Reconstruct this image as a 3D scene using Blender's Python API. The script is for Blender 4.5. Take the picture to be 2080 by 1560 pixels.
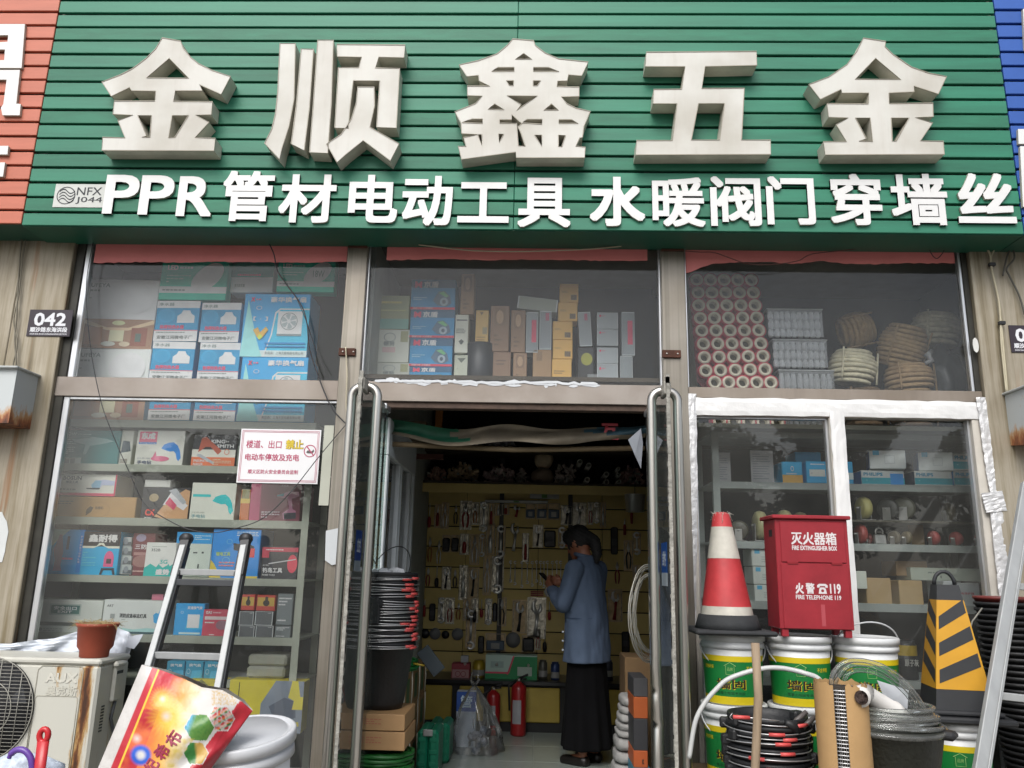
import bpy, bmesh, math, random
from mathutils import Vector, Matrix
from mathutils.geometry import tessellate_polygon
R = math.radians
PI = math.pi
for o in list(bpy.data.objects):
    bpy.data.objects.remove(o)
S = bpy.context.scene
COL = S.collection

# ------------------------------------------------------------------ camera
CAM = Vector((0.0, -4.4, 1.45))
PITCH, YAW, ROLL, FPX = R(13.167), R(1.792), R(1.2735), 1622.0
_f = Vector((-math.sin(YAW) * math.cos(PITCH), math.cos(YAW) * math.cos(PITCH), math.sin(PITCH)))
_r0 = Vector((math.cos(YAW), math.sin(YAW), 0))
_u0 = _r0.cross(_f)
_r = _r0 * math.cos(ROLL) + _u0 * math.sin(ROLL)
_u = -_r0 * math.sin(ROLL) + _u0 * math.cos(ROLL)
cd = bpy.data.cameras.new('camera'); cam = bpy.data.objects.new('camera', cd); COL.objects.link(cam)
M3 = Matrix((_r, _u, -_f)).transposed()
cam.matrix_world = Matrix.Translation(CAM) @ M3.to_4x4()
cd.sensor_fit = 'HORIZONTAL'; cd.sensor_width = 36.0; cd.lens = FPX / 2080 * 36
cd.clip_start = 0.05; cd.clip_end = 600
S.camera = cam

def W(px, py, Y):
    """real position of what the photograph shows at (px, py), on the upright plane Y"""
    d = _f + _r * ((px - 1040) / FPX) - _u * ((py - 780) / FPX)
    return CAM + d * ((Y - CAM.y) / d.y)

# ------------------------------------------------------------------ world, sun, exposure
SUN_EL, SUN_AZ = 47, 196          # sun behind the camera, a little to the left
w = bpy.data.worlds.new('World'); S.world = w; w.use_nodes = True
nt = w.node_tree; nt.nodes.clear()
sky = nt.nodes.new('ShaderNodeTexSky'); sky.sky_type = 'NISHITA'; sky.sun_disc = False
sky.sun_elevation = R(SUN_EL); sky.sun_rotation = R(SUN_AZ)
sky.air_density = 1.0; sky.dust_density = 3.0; sky.ozone_density = 1.0
bg = nt.nodes.new('ShaderNodeBackground'); bg.inputs[1].default_value = 0.13
hs = nt.nodes.new('ShaderNodeHueSaturation'); hs.inputs['Saturation'].default_value = 0.45
wo = nt.nodes.new('ShaderNodeOutputWorld')
nt.links.new(sky.outputs[0], hs.inputs['Color']); nt.links.new(hs.outputs[0], bg.inputs[0]); nt.links.new(bg.outputs[0], wo.inputs[0])
sl = bpy.data.lights.new('sun', 'SUN'); sl.energy = 1.6; sl.angle = R(34); sl.color = (1, 0.985, 0.96)
so = bpy.data.objects.new('sun', sl); COL.objects.link(so)
az = R(SUN_AZ)
sd = Vector((math.sin(az) * math.cos(R(SUN_EL)), math.cos(az) * math.cos(R(SUN_EL)), math.sin(R(SUN_EL))))
so.rotation_euler = sd.to_track_quat('Z', 'Y').to_euler(); so.location = (0, -12, 14)
S.view_settings.view_transform = 'Standard'; S.view_settings.look = 'None'
S.view_settings.exposure = 0.70; S.view_settings.gamma = 1
S.view_settings.use_curve_mapping = False
S.render.engine = 'CYCLES'
S.cycles.use_denoising = True
S.cycles.max_bounces = 9; S.cycles.diffuse_bounces = 5; S.cycles.glossy_bounces = 4
S.cycles.transparent_max_bounces = 24; S.cycles.transmission_bounces = 4
S.cycles.caustics_reflective = False; S.cycles.caustics_refractive = False

# ------------------------------------------------------------------ materials
ORD = ['first', 'second', 'third', 'fourth', 'fifth', 'sixth', 'seventh', 'eighth', 'ninth', 'tenth', 'eleventh', 'twelfth', 'thirteenth', 'fourteenth', 'fifteenth', 'sixteenth', 'seventeenth', 'eighteenth', 'nineteenth', 'twentieth', 'twenty-first', 'twenty-second', 'twenty-third', 'twenty-fourth', 'twenty-fifth', 'twenty-sixth', 'twenty-seventh', 'twenty-eighth']
def lin(c):
    if isinstance(c, str):
        c = c.lstrip('#'); c = tuple(int(c[i:i + 2], 16) / 255 for i in (0, 2, 4))
        return tuple((x / 12.92 if x <= 0.04045 else ((x + 0.055) / 1.055) ** 2.4) for x in c)
    return tuple(c)
_mc = {}
def mat(col, rough=0.6, metal=0.0, var=0.12, nscale=9.0, bump=0.0, bscale=60.0, spec=0.5, stretch=(1, 1, 1), trans=0.0, name=None):
    """one procedural material: base colour with soft mottling and fine relief"""
    key = (col if isinstance(col, str) else tuple(col), rough, metal, var, nscale, bump, bscale, spec, stretch, trans)
    if key in _mc: return _mc[key]
    m = bpy.data.materials.new(name or 'paint'); m.use_nodes = True
    n = m.node_tree.nodes; l = m.node_tree.links; b = n['Principled BSDF']
    c = lin(col)
    tc = n.new('ShaderNodeTexCoord'); mp = n.new('ShaderNodeMapping'); l.new(tc.outputs['Object'], mp.inputs[0])
    mp.inputs['Scale'].default_value = stretch
    ns = n.new('ShaderNodeTexNoise'); ns.inputs['Scale'].default_value = nscale; ns.inputs['Detail'].default_value = 5
    ns.inputs['Roughness'].default_value = 0.6
    oi = n.new('ShaderNodeObjectInfo'); ad = n.new('ShaderNodeVectorMath'); ad.operation = 'ADD'
    sc = n.new('ShaderNodeVectorMath'); sc.operation = 'SCALE'; sc.inputs['Scale'].default_value = 7.0
    cb = n.new('ShaderNodeCombineXYZ'); [l.new(oi.outputs['Random'], cb.inputs[i]) for i in range(3)]
    l.new(cb.outputs[0], sc.inputs[0]); l.new(mp.outputs[0], ad.inputs[0]); l.new(sc.outputs[0], ad.inputs[1])
    l.new(ad.outputs[0], ns.inputs['Vector'])
    cr = n.new('ShaderNodeValToRGB')
    cr.color_ramp.elements[0].position = 0.3; cr.color_ramp.elements[1].position = 0.7
    g = sum(c) / 3
    cr.color_ramp.elements[0].color = (*[x * (1 - var) for x in c], 1)
    cr.color_ramp.elements[1].color = (*[min(1, x * (1 + var * 0.6) + g * var * 0.1) for x in c], 1)
    l.new(ns.outputs[0], cr.inputs[0]); l.new(cr.outputs[0], b.inputs['Base Color'])
    b.inputs['Roughness'].default_value = rough; b.inputs['Metallic'].default_value = metal
    b.inputs['Specular IOR Level'].default_value = spec
    if trans: b.inputs['Transmission Weight'].default_value = trans
    if bump:
        n2 = n.new('ShaderNodeTexNoise'); n2.inputs['Scale'].default_value = bscale; n2.inputs['Detail'].default_value = 3
        l.new(ad.outputs[0], n2.inputs['Vector'])
        bp = n.new('ShaderNodeBump'); bp.inputs['Strength'].default_value = bump; bp.inputs['Distance'].default_value = 0.01
        l.new(n2.outputs[0], bp.inputs['Height']); l.new(bp.outputs[0], b.inputs['Normal'])
    _mc[key] = m
    return m

def streaked(name, base, cols, metal=0.3, rough=0.5, sx=14, sz=0.5, bump=0.1, rust=0.0, zs=0.0):
    """sheet metal with run-down stains: noise stretched along the upright axis, rust where a second noise peaks"""
    m = bpy.data.materials.new(name); m.use_nodes = True
    n = m.node_tree.nodes; l = m.node_tree.links; b = n['Principled BSDF']
    tc = n.new('ShaderNodeTexCoord'); mp = n.new('ShaderNodeMapping'); l.new(tc.outputs['Object'], mp.inputs[0])
    mp.inputs['Scale'].default_value = (sx, sx, sz)
    ns = n.new('ShaderNodeTexNoise'); ns.inputs['Scale'].default_value = 1.0; ns.inputs['Detail'].default_value = 7; ns.inputs['Roughness'].default_value = 0.65
    l.new(mp.outputs[0], ns.inputs['Vector'])
    cr = n.new('ShaderNodeValToRGB'); e = cr.color_ramp.elements
    e[0].position = 0.25; e[0].color = (*lin(cols[0]), 1); e[1].position = 0.75; e[1].color = (*lin(cols[-1]), 1)
    for i, c in enumerate(cols[1:-1]):
        q = e.new(0.25 + 0.5 * (i + 1) / (len(cols) - 1)); q.color = (*lin(c), 1)
    l.new(ns.outputs[0], cr.inputs[0])
    out = cr.outputs[0]
    n3 = n.new('ShaderNodeTexNoise'); n3.inputs['Scale'].default_value = 2.3; n3.inputs['Detail'].default_value = 6
    l.new(tc.outputs['Object'], n3.inputs['Vector'])
    mx = n.new('ShaderNodeMix'); mx.data_type = 'RGBA'; mx.blend_type = 'MULTIPLY'; mx.inputs[0].default_value = 0.6
    c3 = n.new('ShaderNodeValToRGB'); c3.color_ramp.elements[0].position = 0.35; c3.color_ramp.elements[0].color = (.62, .58, .52, 1)
    c3.color_ramp.elements[1].position = 0.6; c3.color_ramp.elements[1].color = (1, 1, 1, 1)
    l.new(n3.outputs[0], c3.inputs[0]); l.new(out, mx.inputs[6]); l.new(c3.outputs[0], mx.inputs[7]); out = mx.outputs[2]
    if rust:
        mp2 = n.new('ShaderNodeMapping'); l.new(tc.outputs['Object'], mp2.inputs[0]); mp2.inputs['Scale'].default_value = (sx * 1.3, sx * 1.3, sz * 1.2); mp2.inputs['Location'].default_value = (3.1, 1.7, 9.2)
        n2 = n.new('ShaderNodeTexNoise'); n2.inputs['Scale'].default_value = 1.0; n2.inputs['Detail'].default_value = 4
        l.new(mp2.outputs[0], n2.inputs['Vector'])
        c2 = n.new('ShaderNodeValToRGB'); c2.color_ramp.elements[0].position = 0.68 - rust * 0.2; c2.color_ramp.elements[0].color = (0, 0, 0, 1)
        c2.color_ramp.elements[1].position = 0.78 - rust * 0.2; c2.color_ramp.elements[1].color = (.75, .75, .75, 1)
        l.new(n2.outputs[0], c2.inputs[0])
        m2 = n.new('ShaderNodeMix'); m2.data_type = 'RGBA'; l.new(c2.outputs[0], m2.inputs[0]); l.new(out, m2.inputs[6]); m2.inputs[7].default_value = (*lin('#8a5a34'), 1)
        out = m2.outputs[2]
    l.new(out, b.inputs['Base Color'])
    b.inputs['Metallic'].default_value = metal; b.inputs['Roughness'].default_value = rough
    if bump:
        bp = n.new('ShaderNodeBump'); bp.inputs['Strength'].default_value = bump; bp.inputs['Distance'].default_value = 0.01
        l.new(ns.outputs[0], bp.inputs['Height']); l.new(bp.outputs[0], b.inputs['Normal'])
    return m

def glass_mat(name, tint=(0.9, 0.95, 0.93), dust=0.05, rough=0.0, ior=1.5, refl=1.0, dirt_scale=1.2):
    """thin pane: see-through with a Fresnel mirror and a film of dust"""
    m = bpy.data.materials.new(name); m.use_nodes = True
    n = m.node_tree.nodes; l = m.node_tree.links; n.clear()
    o = n.new('ShaderNodeOutputMaterial'); t = n.new('ShaderNodeBsdfTransparent'); t.inputs[0].default_value = (*tint, 1)
    g = n.new('ShaderNodeBsdfGlossy'); g.inputs['Roughness'].default_value = rough; g.inputs[0].default_value = (refl, refl, refl, 1)
    fr = n.new('ShaderNodeFresnel'); fr.inputs[0].default_value = ior
    mx = n.new('ShaderNodeMixShader'); l.new(fr.outputs[0], mx.inputs[0]); l.new(t.outputs[0], mx.inputs[1]); l.new(g.outputs[0], mx.inputs[2])
    d = n.new('ShaderNodeBsdfDiffuse'); d.inputs[0].default_value = (.62, .62, .58, 1)
    ns = n.new('ShaderNodeTexNoise'); ns.inputs['Scale'].default_value = dirt_scale; ns.inputs['Detail'].default_value = 8; ns.inputs['Roughness'].default_value = .62
    tc = n.new('ShaderNodeTexCoord'); l.new(tc.outputs['Object'], ns.inputs['Vector'])
    mr = n.new('ShaderNodeMapRange'); mr.inputs[1].default_value = 0.3; mr.inputs[2].default_value = 0.75; mr.inputs[3].default_value = dust * 0.4; mr.inputs[4].default_value = dust * 1.6
    l.new(ns.outputs[0], mr.inputs[0])
    m2 = n.new('ShaderNodeMixShader'); l.new(mr.outputs[0], m2.inputs[0]); l.new(mx.outputs[0], m2.inputs[1]); l.new(d.outputs[0], m2.inputs[2])
    l.new(m2.outputs[0], o.inputs[0])
    return m

# ------------------------------------------------------------------ mesh helpers
_tx = {}
def textmesh(s, bold=0.0, res=2):
    bold = 0.0
    k = (s, bold, res)
    if k in _tx: return _tx[k]
    c = bpy.data.curves.new('text', 'FONT'); c.body = s; c.offset = bold; c.resolution_u = res
    o = bpy.data.objects.new('text', c); COL.objects.link(o); bpy.context.view_layer.update()
    ev = o.evaluated_get(bpy.context.evaluated_depsgraph_get()); me = ev.to_mesh()
    vs = [(v.co.x, v.co.y) for v in me.vertices]; fs = [tuple(p.vertices) for p in me.polygons]
    ev.to_mesh_clear(); bpy.data.objects.remove(o); bpy.data.curves.remove(c)
    x0 = min(v[0] for v in vs); x1 = max(v[0] for v in vs); y0 = min(v[1] for v in vs); y1 = max(v[1] for v in vs)
    vs = [((x - x0) / (x1 - x0), (y - y0) / (y1 - y0)) for x, y in vs]
    # outline edges, for giving letters depth
    cnt = {}
    for f in fs:
        for i in range(len(f)):
            a, b = f[i], f[(i + 1) % len(f)]
            k2 = (min(a, b), max(a, b)); cnt[k2] = None if k2 in cnt else (a, b)
    ed = [e for e in cnt.values() if e]
    _tx[k] = (vs, fs, ed, (x1 - x0) / (y1 - y0))
    return _tx[k]

class MB:
    def __init__(s): s.v = []; s.f = []; s.mi = []; s.sm = []; s.mats = []
    def mid(s, m):
        if m not in s.mats: s.mats.append(m)
        return s.mats.index(m)
    def add(s, vs, fs, m, smooth=False, M=None):
        b = len(s.v); i = s.mid(m)
        s.v += [tuple(M @ Vector(v)) for v in vs] if M else [tuple(v) for v in vs]
        for f in fs:
            s.f.append(tuple(b + k for k in f)); s.mi.append(i); s.sm.append(smooth)
        return s
    def box(s, x0, y0, z0, x1, y1, z1, m, b=0.0, M=None):
        if x0 > x1: x0, x1 = x1, x0
        if y0 > y1: y0, y1 = y1, y0
        if z0 > z1: z0, z1 = z1, z0
        if b <= 0:
            vs = [(x, y, z) for x in (x0, x1) for y in (y0, y1) for z in (z0, z1)]
            fs = [(0, 1, 3, 2), (4, 6, 7, 5), (0, 4, 5, 1), (2, 3, 7, 6), (0, 2, 6, 4), (1, 5, 7, 3)]
            return s.add(vs, fs, m, M=M)
        b = min(b, (x1 - x0) * .45, (y1 - y0) * .45, (z1 - z0) * .45)
        vs = []; ix = {}
        for X in (0, 1):
            for Y in (0, 1):
                for Z in (0, 1):
                    for a in range(3):
                        p = [(x0, x1)[X], (y0, y1)[Y], (z0, z1)[Z]]
                        for k, q in enumerate((X, Y, Z)):
                            if k != a: p[k] += b if q == 0 else -b
                        ix[(X, Y, Z, a)] = len(vs); vs.append(p)
        fs = []
        def F(keys):
            ids = [ix[k] for k in keys]; c = sum((Vector(vs[i]) for i in ids), Vector()) / len(ids)
            ctr = Vector(((x0 + x1) / 2, (y0 + y1) / 2, (z0 + z1) / 2))
            nrm = (Vector(vs[ids[1]]) - Vector(vs[ids[0]])).cross(Vector(vs[ids[2]]) - Vector(vs[ids[1]]))
            if nrm.dot(c - ctr) < 0: ids.reverse()
            fs.append(tuple(ids))
        for a in range(3):
            o = [k for k in range(3) if k != a]
            for q in (0, 1):
                ks = []
                for (u, v2) in ((0, 0), (1, 0), (1, 1), (0, 1)):
                    t = [0, 0, 0]; t[a] = q; t[o[0]] = u; t[o[1]] = v2; ks.append((*t, a))
                F(ks)
        for a in range(3):
            o = [k for k in range(3) if k != a]
            for u in (0, 1):
                for v2 in (0, 1):
                    ks = []
                    for q, fa in ((0, o[0]), (1, o[0]), (1, o[1]), (0, o[1])):
                        t = [0, 0, 0]; t[a] = q; t[o[0]] = u; t[o[1]] = v2; ks.append((*t, fa))
                    F(ks)
        for X in (0, 1):
            for Y in (0, 1):
                for Z in (0, 1): F([(X, Y, Z, 0), (X, Y, Z, 1), (X, Y, Z, 2)])
        return s.add(vs, fs, m, M=M)
    def tube(s, pts, r, m, n=8, closed=False, cap=True, smooth=True, M=None, flat=1.0):
        pts = [Vector(p) for p in pts]; N = len(pts); rs = r if isinstance(r, (list, tuple)) else [r] * N
        vs = []; pn = None
        for i, p in enumerate(pts):
            if closed: t = pts[(i + 1) % N] - pts[i - 1]
            else: t = pts[min(i + 1, N - 1)] - pts[max(i - 1, 0)]
            if t.length < 1e-9: t = Vector((0, 0, 1))
            t.normalize()
            if pn is None:
                a = Vector((0, 0, 1)) if abs(t.z) < .9 else Vector((1, 0, 0)); u = t.cross(a).normalized()
            else:
                u = pn - t * pn.dot(t)
                u = u.normalized() if u.length > 1e-6 else t.orthogonal().normalized()
            pn = u; q = t.cross(u)
            for k in range(n):
                a = 2 * PI * (k + .5) / n; vs.append(p + (u * math.cos(a) * flat + q * math.sin(a)) * rs[i])
        fs = []
        for i in range(N if closed else N - 1):
            j = (i + 1) % N
            for k in range(n):
                k2 = (k + 1) % n; fs.append((i * n + k, i * n + k2, j * n + k2, j * n + k))
        if cap and not closed: fs += [tuple(range(n - 1, -1, -1)), tuple((N - 1) * n + k for k in range(n))]
        return s.add(vs, fs, m, smooth, M)
    def lathe(s, prof, c, m, n=24, M=None, smooth=True, a0=0, a1=2 * PI, sx=1, sy=1, capb=True, capt=True):
        full = abs(a1 - a0 - 2 * PI) < 1e-6; k = n if full else n + 1
        vs = [(c[0] + r * math.cos(a0 + (a1 - a0) * i / n) * sx, c[1] + r * math.sin(a0 + (a1 - a0) * i / n) * sy, c[2] + z) for r, z in prof for i in range(k)]
        fs = []
        for j in range(len(prof) - 1):
            for i in range(n):
                i2 = (i + 1) % k; fs.append((j * k + i, j * k + i2, (j + 1) * k + i2, (j + 1) * k + i))
        if full:
            if capb and prof[0][0] > 1e-4: fs.append(tuple(range(k - 1, -1, -1)))
            if capt and prof[-1][0] > 1e-4: fs.append(tuple((len(prof) - 1) * k + i for i in range(k)))
        return s.add(vs, fs, m, smooth, M)
    def prism(s, polys, y0, y1, m, ms=None, M=None):
        """outline (x,z) with holes, front at y0, back at y1"""
        ms = ms or m
        tri = tessellate_polygon([[Vector((a, b, 0)) for a, b in p] for p in polys])
        flat = [q for p in polys for q in p]; N = len(flat)
        fr = []
        for t in tri:
            a, b, c = [flat[i] for i in t]
            ar = (b[0] - a[0]) * (c[1] - a[1]) - (b[1] - a[1]) * (c[0] - a[0])
            fr.append(tuple(t) if ar > 0 else (t[0], t[2], t[1]))
        s.add([(a, y0, b) for a, b in flat], fr, m, M=M)
        if y1 is None: return s
        s.add([(a, y1, b) for a, b in flat], [tuple(reversed(t)) for t in fr], ms, M=M)
        for p in polys:
            K = len(p)
            for i in range(K):
                a, b = p[i], p[(i + 1) % K]
                s.add([(a[0], y0, a[1]), (b[0], y0, b[1]), (b[0], y1, b[1]), (a[0], y1, a[1])], [(3, 2, 1, 0)], ms, M=M)
        return s
    def text(s, t, x0, z0, x1, z1, y, m, bold=0.0, depth=0.0, ms=None, M=None, keep=False, res=2, al='l'):
        """lettering filling the rectangle (x0,z0)-(x1,z1) on the plane y, facing -y"""
        vs, fs, ed, asp = textmesh(t, bold, res)
        if keep:
            h = z1 - z0; wd = h * asp
            if wd > x1 - x0: h2 = (x1 - x0) / asp; z0 += (h - h2) / 2; h = h2; wd = x1 - x0
            z1 = z0 + h
            if al == 'c': x0 += ((x1 - x0) - wd) / 2
            x1 = x0 + wd
        # heavy type: the same glyph struck several times round a small circle
        h = z1 - z0; rb = bold * h; K = 8 if depth else 4
        sh = [(0, 0)] + ([(a * rb, c * rb) for a, c in ((-1, -1), (1, -1), (1, 1), (-1, 1)) + (((-1, 0), (1, 0), (0, 1), (0, -1), (-.5, 1), (.5, 1), (-.5, -1), (.5, -1), (1, .5), (1, -.5), (-1, .5), (-1, -.5)) if depth else ())] if rb else [])
        x0 += rb; x1 -= rb; z0 += rb; z1 -= rb
        for k, (dx, dz) in enumerate(sh):
            yy = y + k * (.00012 if depth else .00006)
            P = [(x0 + u * (x1 - x0) + dx, z0 + v * (z1 - z0) + dz) for u, v in vs]
            s.add([(a, yy, b) for a, b in P], fs, m, M=M)
            if depth:
                N = len(P)
                s.add([(a, yy, b) for a, b in P] + [(a, y + depth, b) for a, b in P], [(b, a, a + N, b + N) for a, b in ed], ms or m, M=M)
        return s
    def ell(s, x0, z0, x1, z1, y, m, n=18, M=None, ring=None):
        cx, cz, rx, rz = (x0 + x1) / 2, (z0 + z1) / 2, (x1 - x0) / 2, (z1 - z0) / 2
        vs = [(cx + rx * math.cos(2 * PI * i / n), y, cz + rz * math.sin(2 * PI * i / n)) for i in range(n)]
        if ring is None: return s.add(vs, [tuple(range(n))], m, M=M)
        vs += [(cx + rx * ring * math.cos(2 * PI * i / n), y, cz + rz * ring * math.sin(2 * PI * i / n)) for i in range(n)]
        return s.add(vs, [(i, (i + 1) % n, n + (i + 1) % n, n + i) for i in range(n)], m, M=M)
    def obj(s, name, parent=None, label=None, cat=None, group=None, kind=None, origin=None, M=None):
        if M is not None: s.v = [tuple(M @ Vector(v)) for v in s.v]
        if parent is not None: og = Vector(parent['_o']) if '_o' in parent else Vector((0, 0, 0)); 
        if parent is None:
            if origin is None:
                xs = [v[0] for v in s.v]; ys = [v[1] for v in s.v]; zs = [v[2] for v in s.v]
                origin = ((min(xs) + max(xs)) / 2, (min(ys) + max(ys)) / 2, min(zs))
            og = Vector(origin)
        me = bpy.data.meshes.new(name)
        me.from_pydata([(v[0] - og.x, v[1] - og.y, v[2] - og.z) for v in s.v], [], s.f)
        for m in s.mats: me.materials.append(m)
        me.polygons.foreach_set('material_index', s.mi); me.polygons.foreach_set('use_smooth', s.sm)
        me.validate(); me.update()
        o = bpy.data.objects.new(name, me); COL.objects.link(o)
        if parent is None: o.location = og
        else: o.parent = parent
        o['_o'] = list(og)
        tag(o, label, cat, group, kind)
        return o
def tag(o, label=None, cat=None, group=None, kind=None):
    if label: o['label'] = label
    if cat: o['category'] = cat
    if group: o['group'] = group
    if kind: o['kind'] = kind
    return o
def empty(name, loc, label=None, cat=None, group=None):
    o = bpy.data.objects.new(name, None); COL.objects.link(o); o.location = loc; o.empty_display_size = .1
    o['_o'] = list(loc); return tag(o, label, cat, group)
def struct(mb, name, parent=None, label=None): return mb.obj(name, parent, label=label, kind=None if parent else 'structure', origin=(0, 0, 0))
def copy_tree(o, parent=None):
    c = o.copy(); COL.objects.link(c)
    if parent is not None: c.parent = parent
    for ch in list(o.children): copy_tree(ch, c)
    return c
def RX(a): return Matrix.Rotation(a, 4, 'X')
def RY(a): return Matrix.Rotation(a, 4, 'Y')
def RZ(a): return Matrix.Rotation(a, 4, 'Z')
def T(x, y, z): return Matrix.Translation((x, y, z))
def bez(p0, p1, p2, p3, n=10):
    p0, p1, p2, p3 = map(Vector, (p0, p1, p2, p3)); o = []
    for i in range(n + 1):
        t = i / n; o.append(p0 * (1 - t) ** 3 + p1 * 3 * t * (1 - t) ** 2 + p2 * 3 * t * t * (1 - t) + p3 * t ** 3)
    return o
def smooth_path(pts, n=6):
    pts = [Vector(p) for p in pts]; out = []
    for i in range(len(pts) - 1):
        a = pts[max(i - 1, 0)]; b = pts[i]; c = pts[i + 1]; d = pts[min(i + 2, len(pts) - 1)]
        for k in range(n):
            t = k / n
            out.append(0.5 * ((2 * b) + (c - a) * t + (2 * a - 5 * b + 4 * c - d) * t * t + (3 * b - a - 3 * c + d) * t ** 3))
    out.append(pts[-1]); return out
def pxrect(px0, py0, px1, py1, Y):
    cx, cy = (px0 + px1) / 2, (py0 + py1) / 2
    return W(px0, cy, Y).x, W(cx, py1, Y).z, W(px1, cy, Y).x, W(cx, py0, Y).z   # x0 z0 x1 z1
rnd = random.Random(7)

# common materials
WHITE = mat('#d9d8d2', .5, var=.05); OFFW = mat('#c9c6ba', .55, var=.1)
BLACK = mat('#1b1c1f', .5, var=.2); DGREY = mat('#3a3c3f', .6); GREY = mat('#7c7e7e', .6)
STEEL = mat((.55, .52, .48), .3, metal=.9, var=.15, nscale=5, stretch=(6, 6, .6))
ALU = mat((.62, .63, .64), .35, metal=.85, var=.12, stretch=(4, 4, .5))
FRAME = streaked('window_frame_steel', None, ['#867d75', '#8f867e', '#968e86', '#8b827a'], metal=.45, rough=.4, sx=2.2, sz=2.5, bump=.02)
PILLAR = streaked('stained_steel', None, ['#7b756b', '#888278', '#928c82', '#7f7a6f', '#8b857c'], metal=.55, rough=.36, sx=34, sz=.35, bump=.015, rust=.12)
COLUMN = streaked('stained_cladding', None, ['#635a48', '#877d68', '#a09888', '#7a6f55', '#989080'], metal=.3, rough=.5, sx=12, sz=.6, bump=.02, rust=.36)
RUST = mat('#4a2a1c', .85, var=.4, nscale=30, bump=.3)
GLASS = glass_mat('window_glass', tint=(.98, .99, .988), dust=.03, ior=1.36)
GLASSU = glass_mat('upper_window_glass', tint=(.98, .99, .99), dust=.022, ior=1.28)
GLASSD = glass_mat('door_glass', tint=(.8, .9, .87), dust=.06, dirt_scale=2.5)
# ------------------------------------------------------------------ ground, road
ASPH = mat('#4b4a48', .9, var=.2, nscale=3, bump=.4, bscale=180)
PAVE = mat('#8f8b84', .85, var=.18, nscale=2, bump=.3, bscale=90)
FLOORIN = mat('#8a9490', .25, var=.15, nscale=2.5)
b = MB(); b.box(-300, -300, -.3, 300, 300, 0, ASPH); struct(b, 'ground')
b = MB(); b.box(-30, -6.2, .001, 30, -.9, .12, PAVE, .01); struct(b, 'pavement')
b = MB(); b.box(-6, -.9, .002, 6, .06, .18, PAVE, .01); struct(b, 'step')
b = MB(); b.box(-2.9, .06, .001, 2.9, 4.2, .18, FLOORIN)
fl = struct(b, 'floor')
tl = mat('#858e88', .22, var=.12, nscale=3)
tmesh = None
for i in range(5):
    for j in range(6):
        b = MB(); b.box(-.98 + i * .5, .5 + j * .5, .1805, -.98 + i * .5 + .494, .5 + j * .5 + .494, .184, tl, .001); b.obj('floor_tile', fl)

# building shell (room behind the glass)
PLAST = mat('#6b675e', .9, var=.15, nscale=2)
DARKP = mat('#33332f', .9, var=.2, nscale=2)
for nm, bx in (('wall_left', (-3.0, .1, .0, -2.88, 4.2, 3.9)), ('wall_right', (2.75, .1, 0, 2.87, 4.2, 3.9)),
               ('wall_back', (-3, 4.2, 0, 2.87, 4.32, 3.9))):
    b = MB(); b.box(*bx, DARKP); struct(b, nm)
b = MB(); b.box(-2.88, .02, 3.42, 2.75, 4.2, 3.55, mat('#8f8c84', .9)); struct(b, 'ceiling')
b = MB(); b.box(-6, .05, 3.42, 6, .3, 6.0, PLAST); b.box(-6, .3, 3.9, 6, 4.4, 6.0, PLAST); struct(b, 'wall_upper')

# ------------------------------------------------------------------ facade columns and frames
XL, XR = -2.74, 2.46           # outer edges of the window band
xs = {k: W(*v, 0).x for k, v in dict(p1l=(700, 650), p1r=(742, 650), p2l=(1342, 650), p2r=(1391, 650)).items()}
zT1 = W(1100, 782, 0).z; zT0 = W(1100, 822, 0).z; zHead = 3.40
FL = -.02
def clad(x0, x1, name, label):
    r = empty(name, ((x0 + x1) / 2, 0, .18), label, 'column', 'steel-clad columns between the shops')
    n = max(1, round(abs(x1 - x0) / .32)); 
    for i in range(n):
        a, c = x0 + (x1 - x0) * i / n, x0 + (x1 - x0) * (i + 1) / n
        b = MB(); b.box(a + .0015, -.06, .18, c - .0015, .1, 3.55, COLUMN, .004); b.obj('panel', r)
    return r
cl = clad(-3.95, XL - .0, 'clad_column', 'stained beige steel-clad column beside the left window, carrying number plate 042')
cr_ = clad(XR + .0, 3.9, 'clad_column', 'stained beige steel-clad column beside the right window, with cables hanging down')
# the two pillars
for k, (a, c, lab) in enumerate(((xs['p1l'], xs['p1r'], 'stained steel pillar at the left side of the doorway'), (xs['p2l'], xs['p2r'], 'stained steel pillar at the right side of the doorway'))):
    r = empty('door_pillar', ((a + c) / 2, 0, .18), lab, 'pillar', 'pillars flanking the doorway')
    b = MB(); b.box(a, -.05, .18, c, .08, 3.37, PILLAR, .004); b.obj('shaft', r)
    zc = W((a and 715), 716, -.05).z if k == 0 else W(1372, 720, -.05).z
    b = MB(); b.box(a - .005, -.066, zc - .022, (a + c) / 2 + .03, -.05, zc + .022, RUST, .002)
    for dx in (.02, .08): b.lathe([(0, -.004), (.006, -.004), (.005, .003)], (0, 0, 0), STEEL, 8, M=T(a + dx, -.067, zc) @ RX(R(90)))
    b.obj('bracket', r)
    b = MB(); b.box(a + .004, -.062, 3.27, c - .004, -.05, 3.365, RUST, .002); b.obj('bracket', r)
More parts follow.
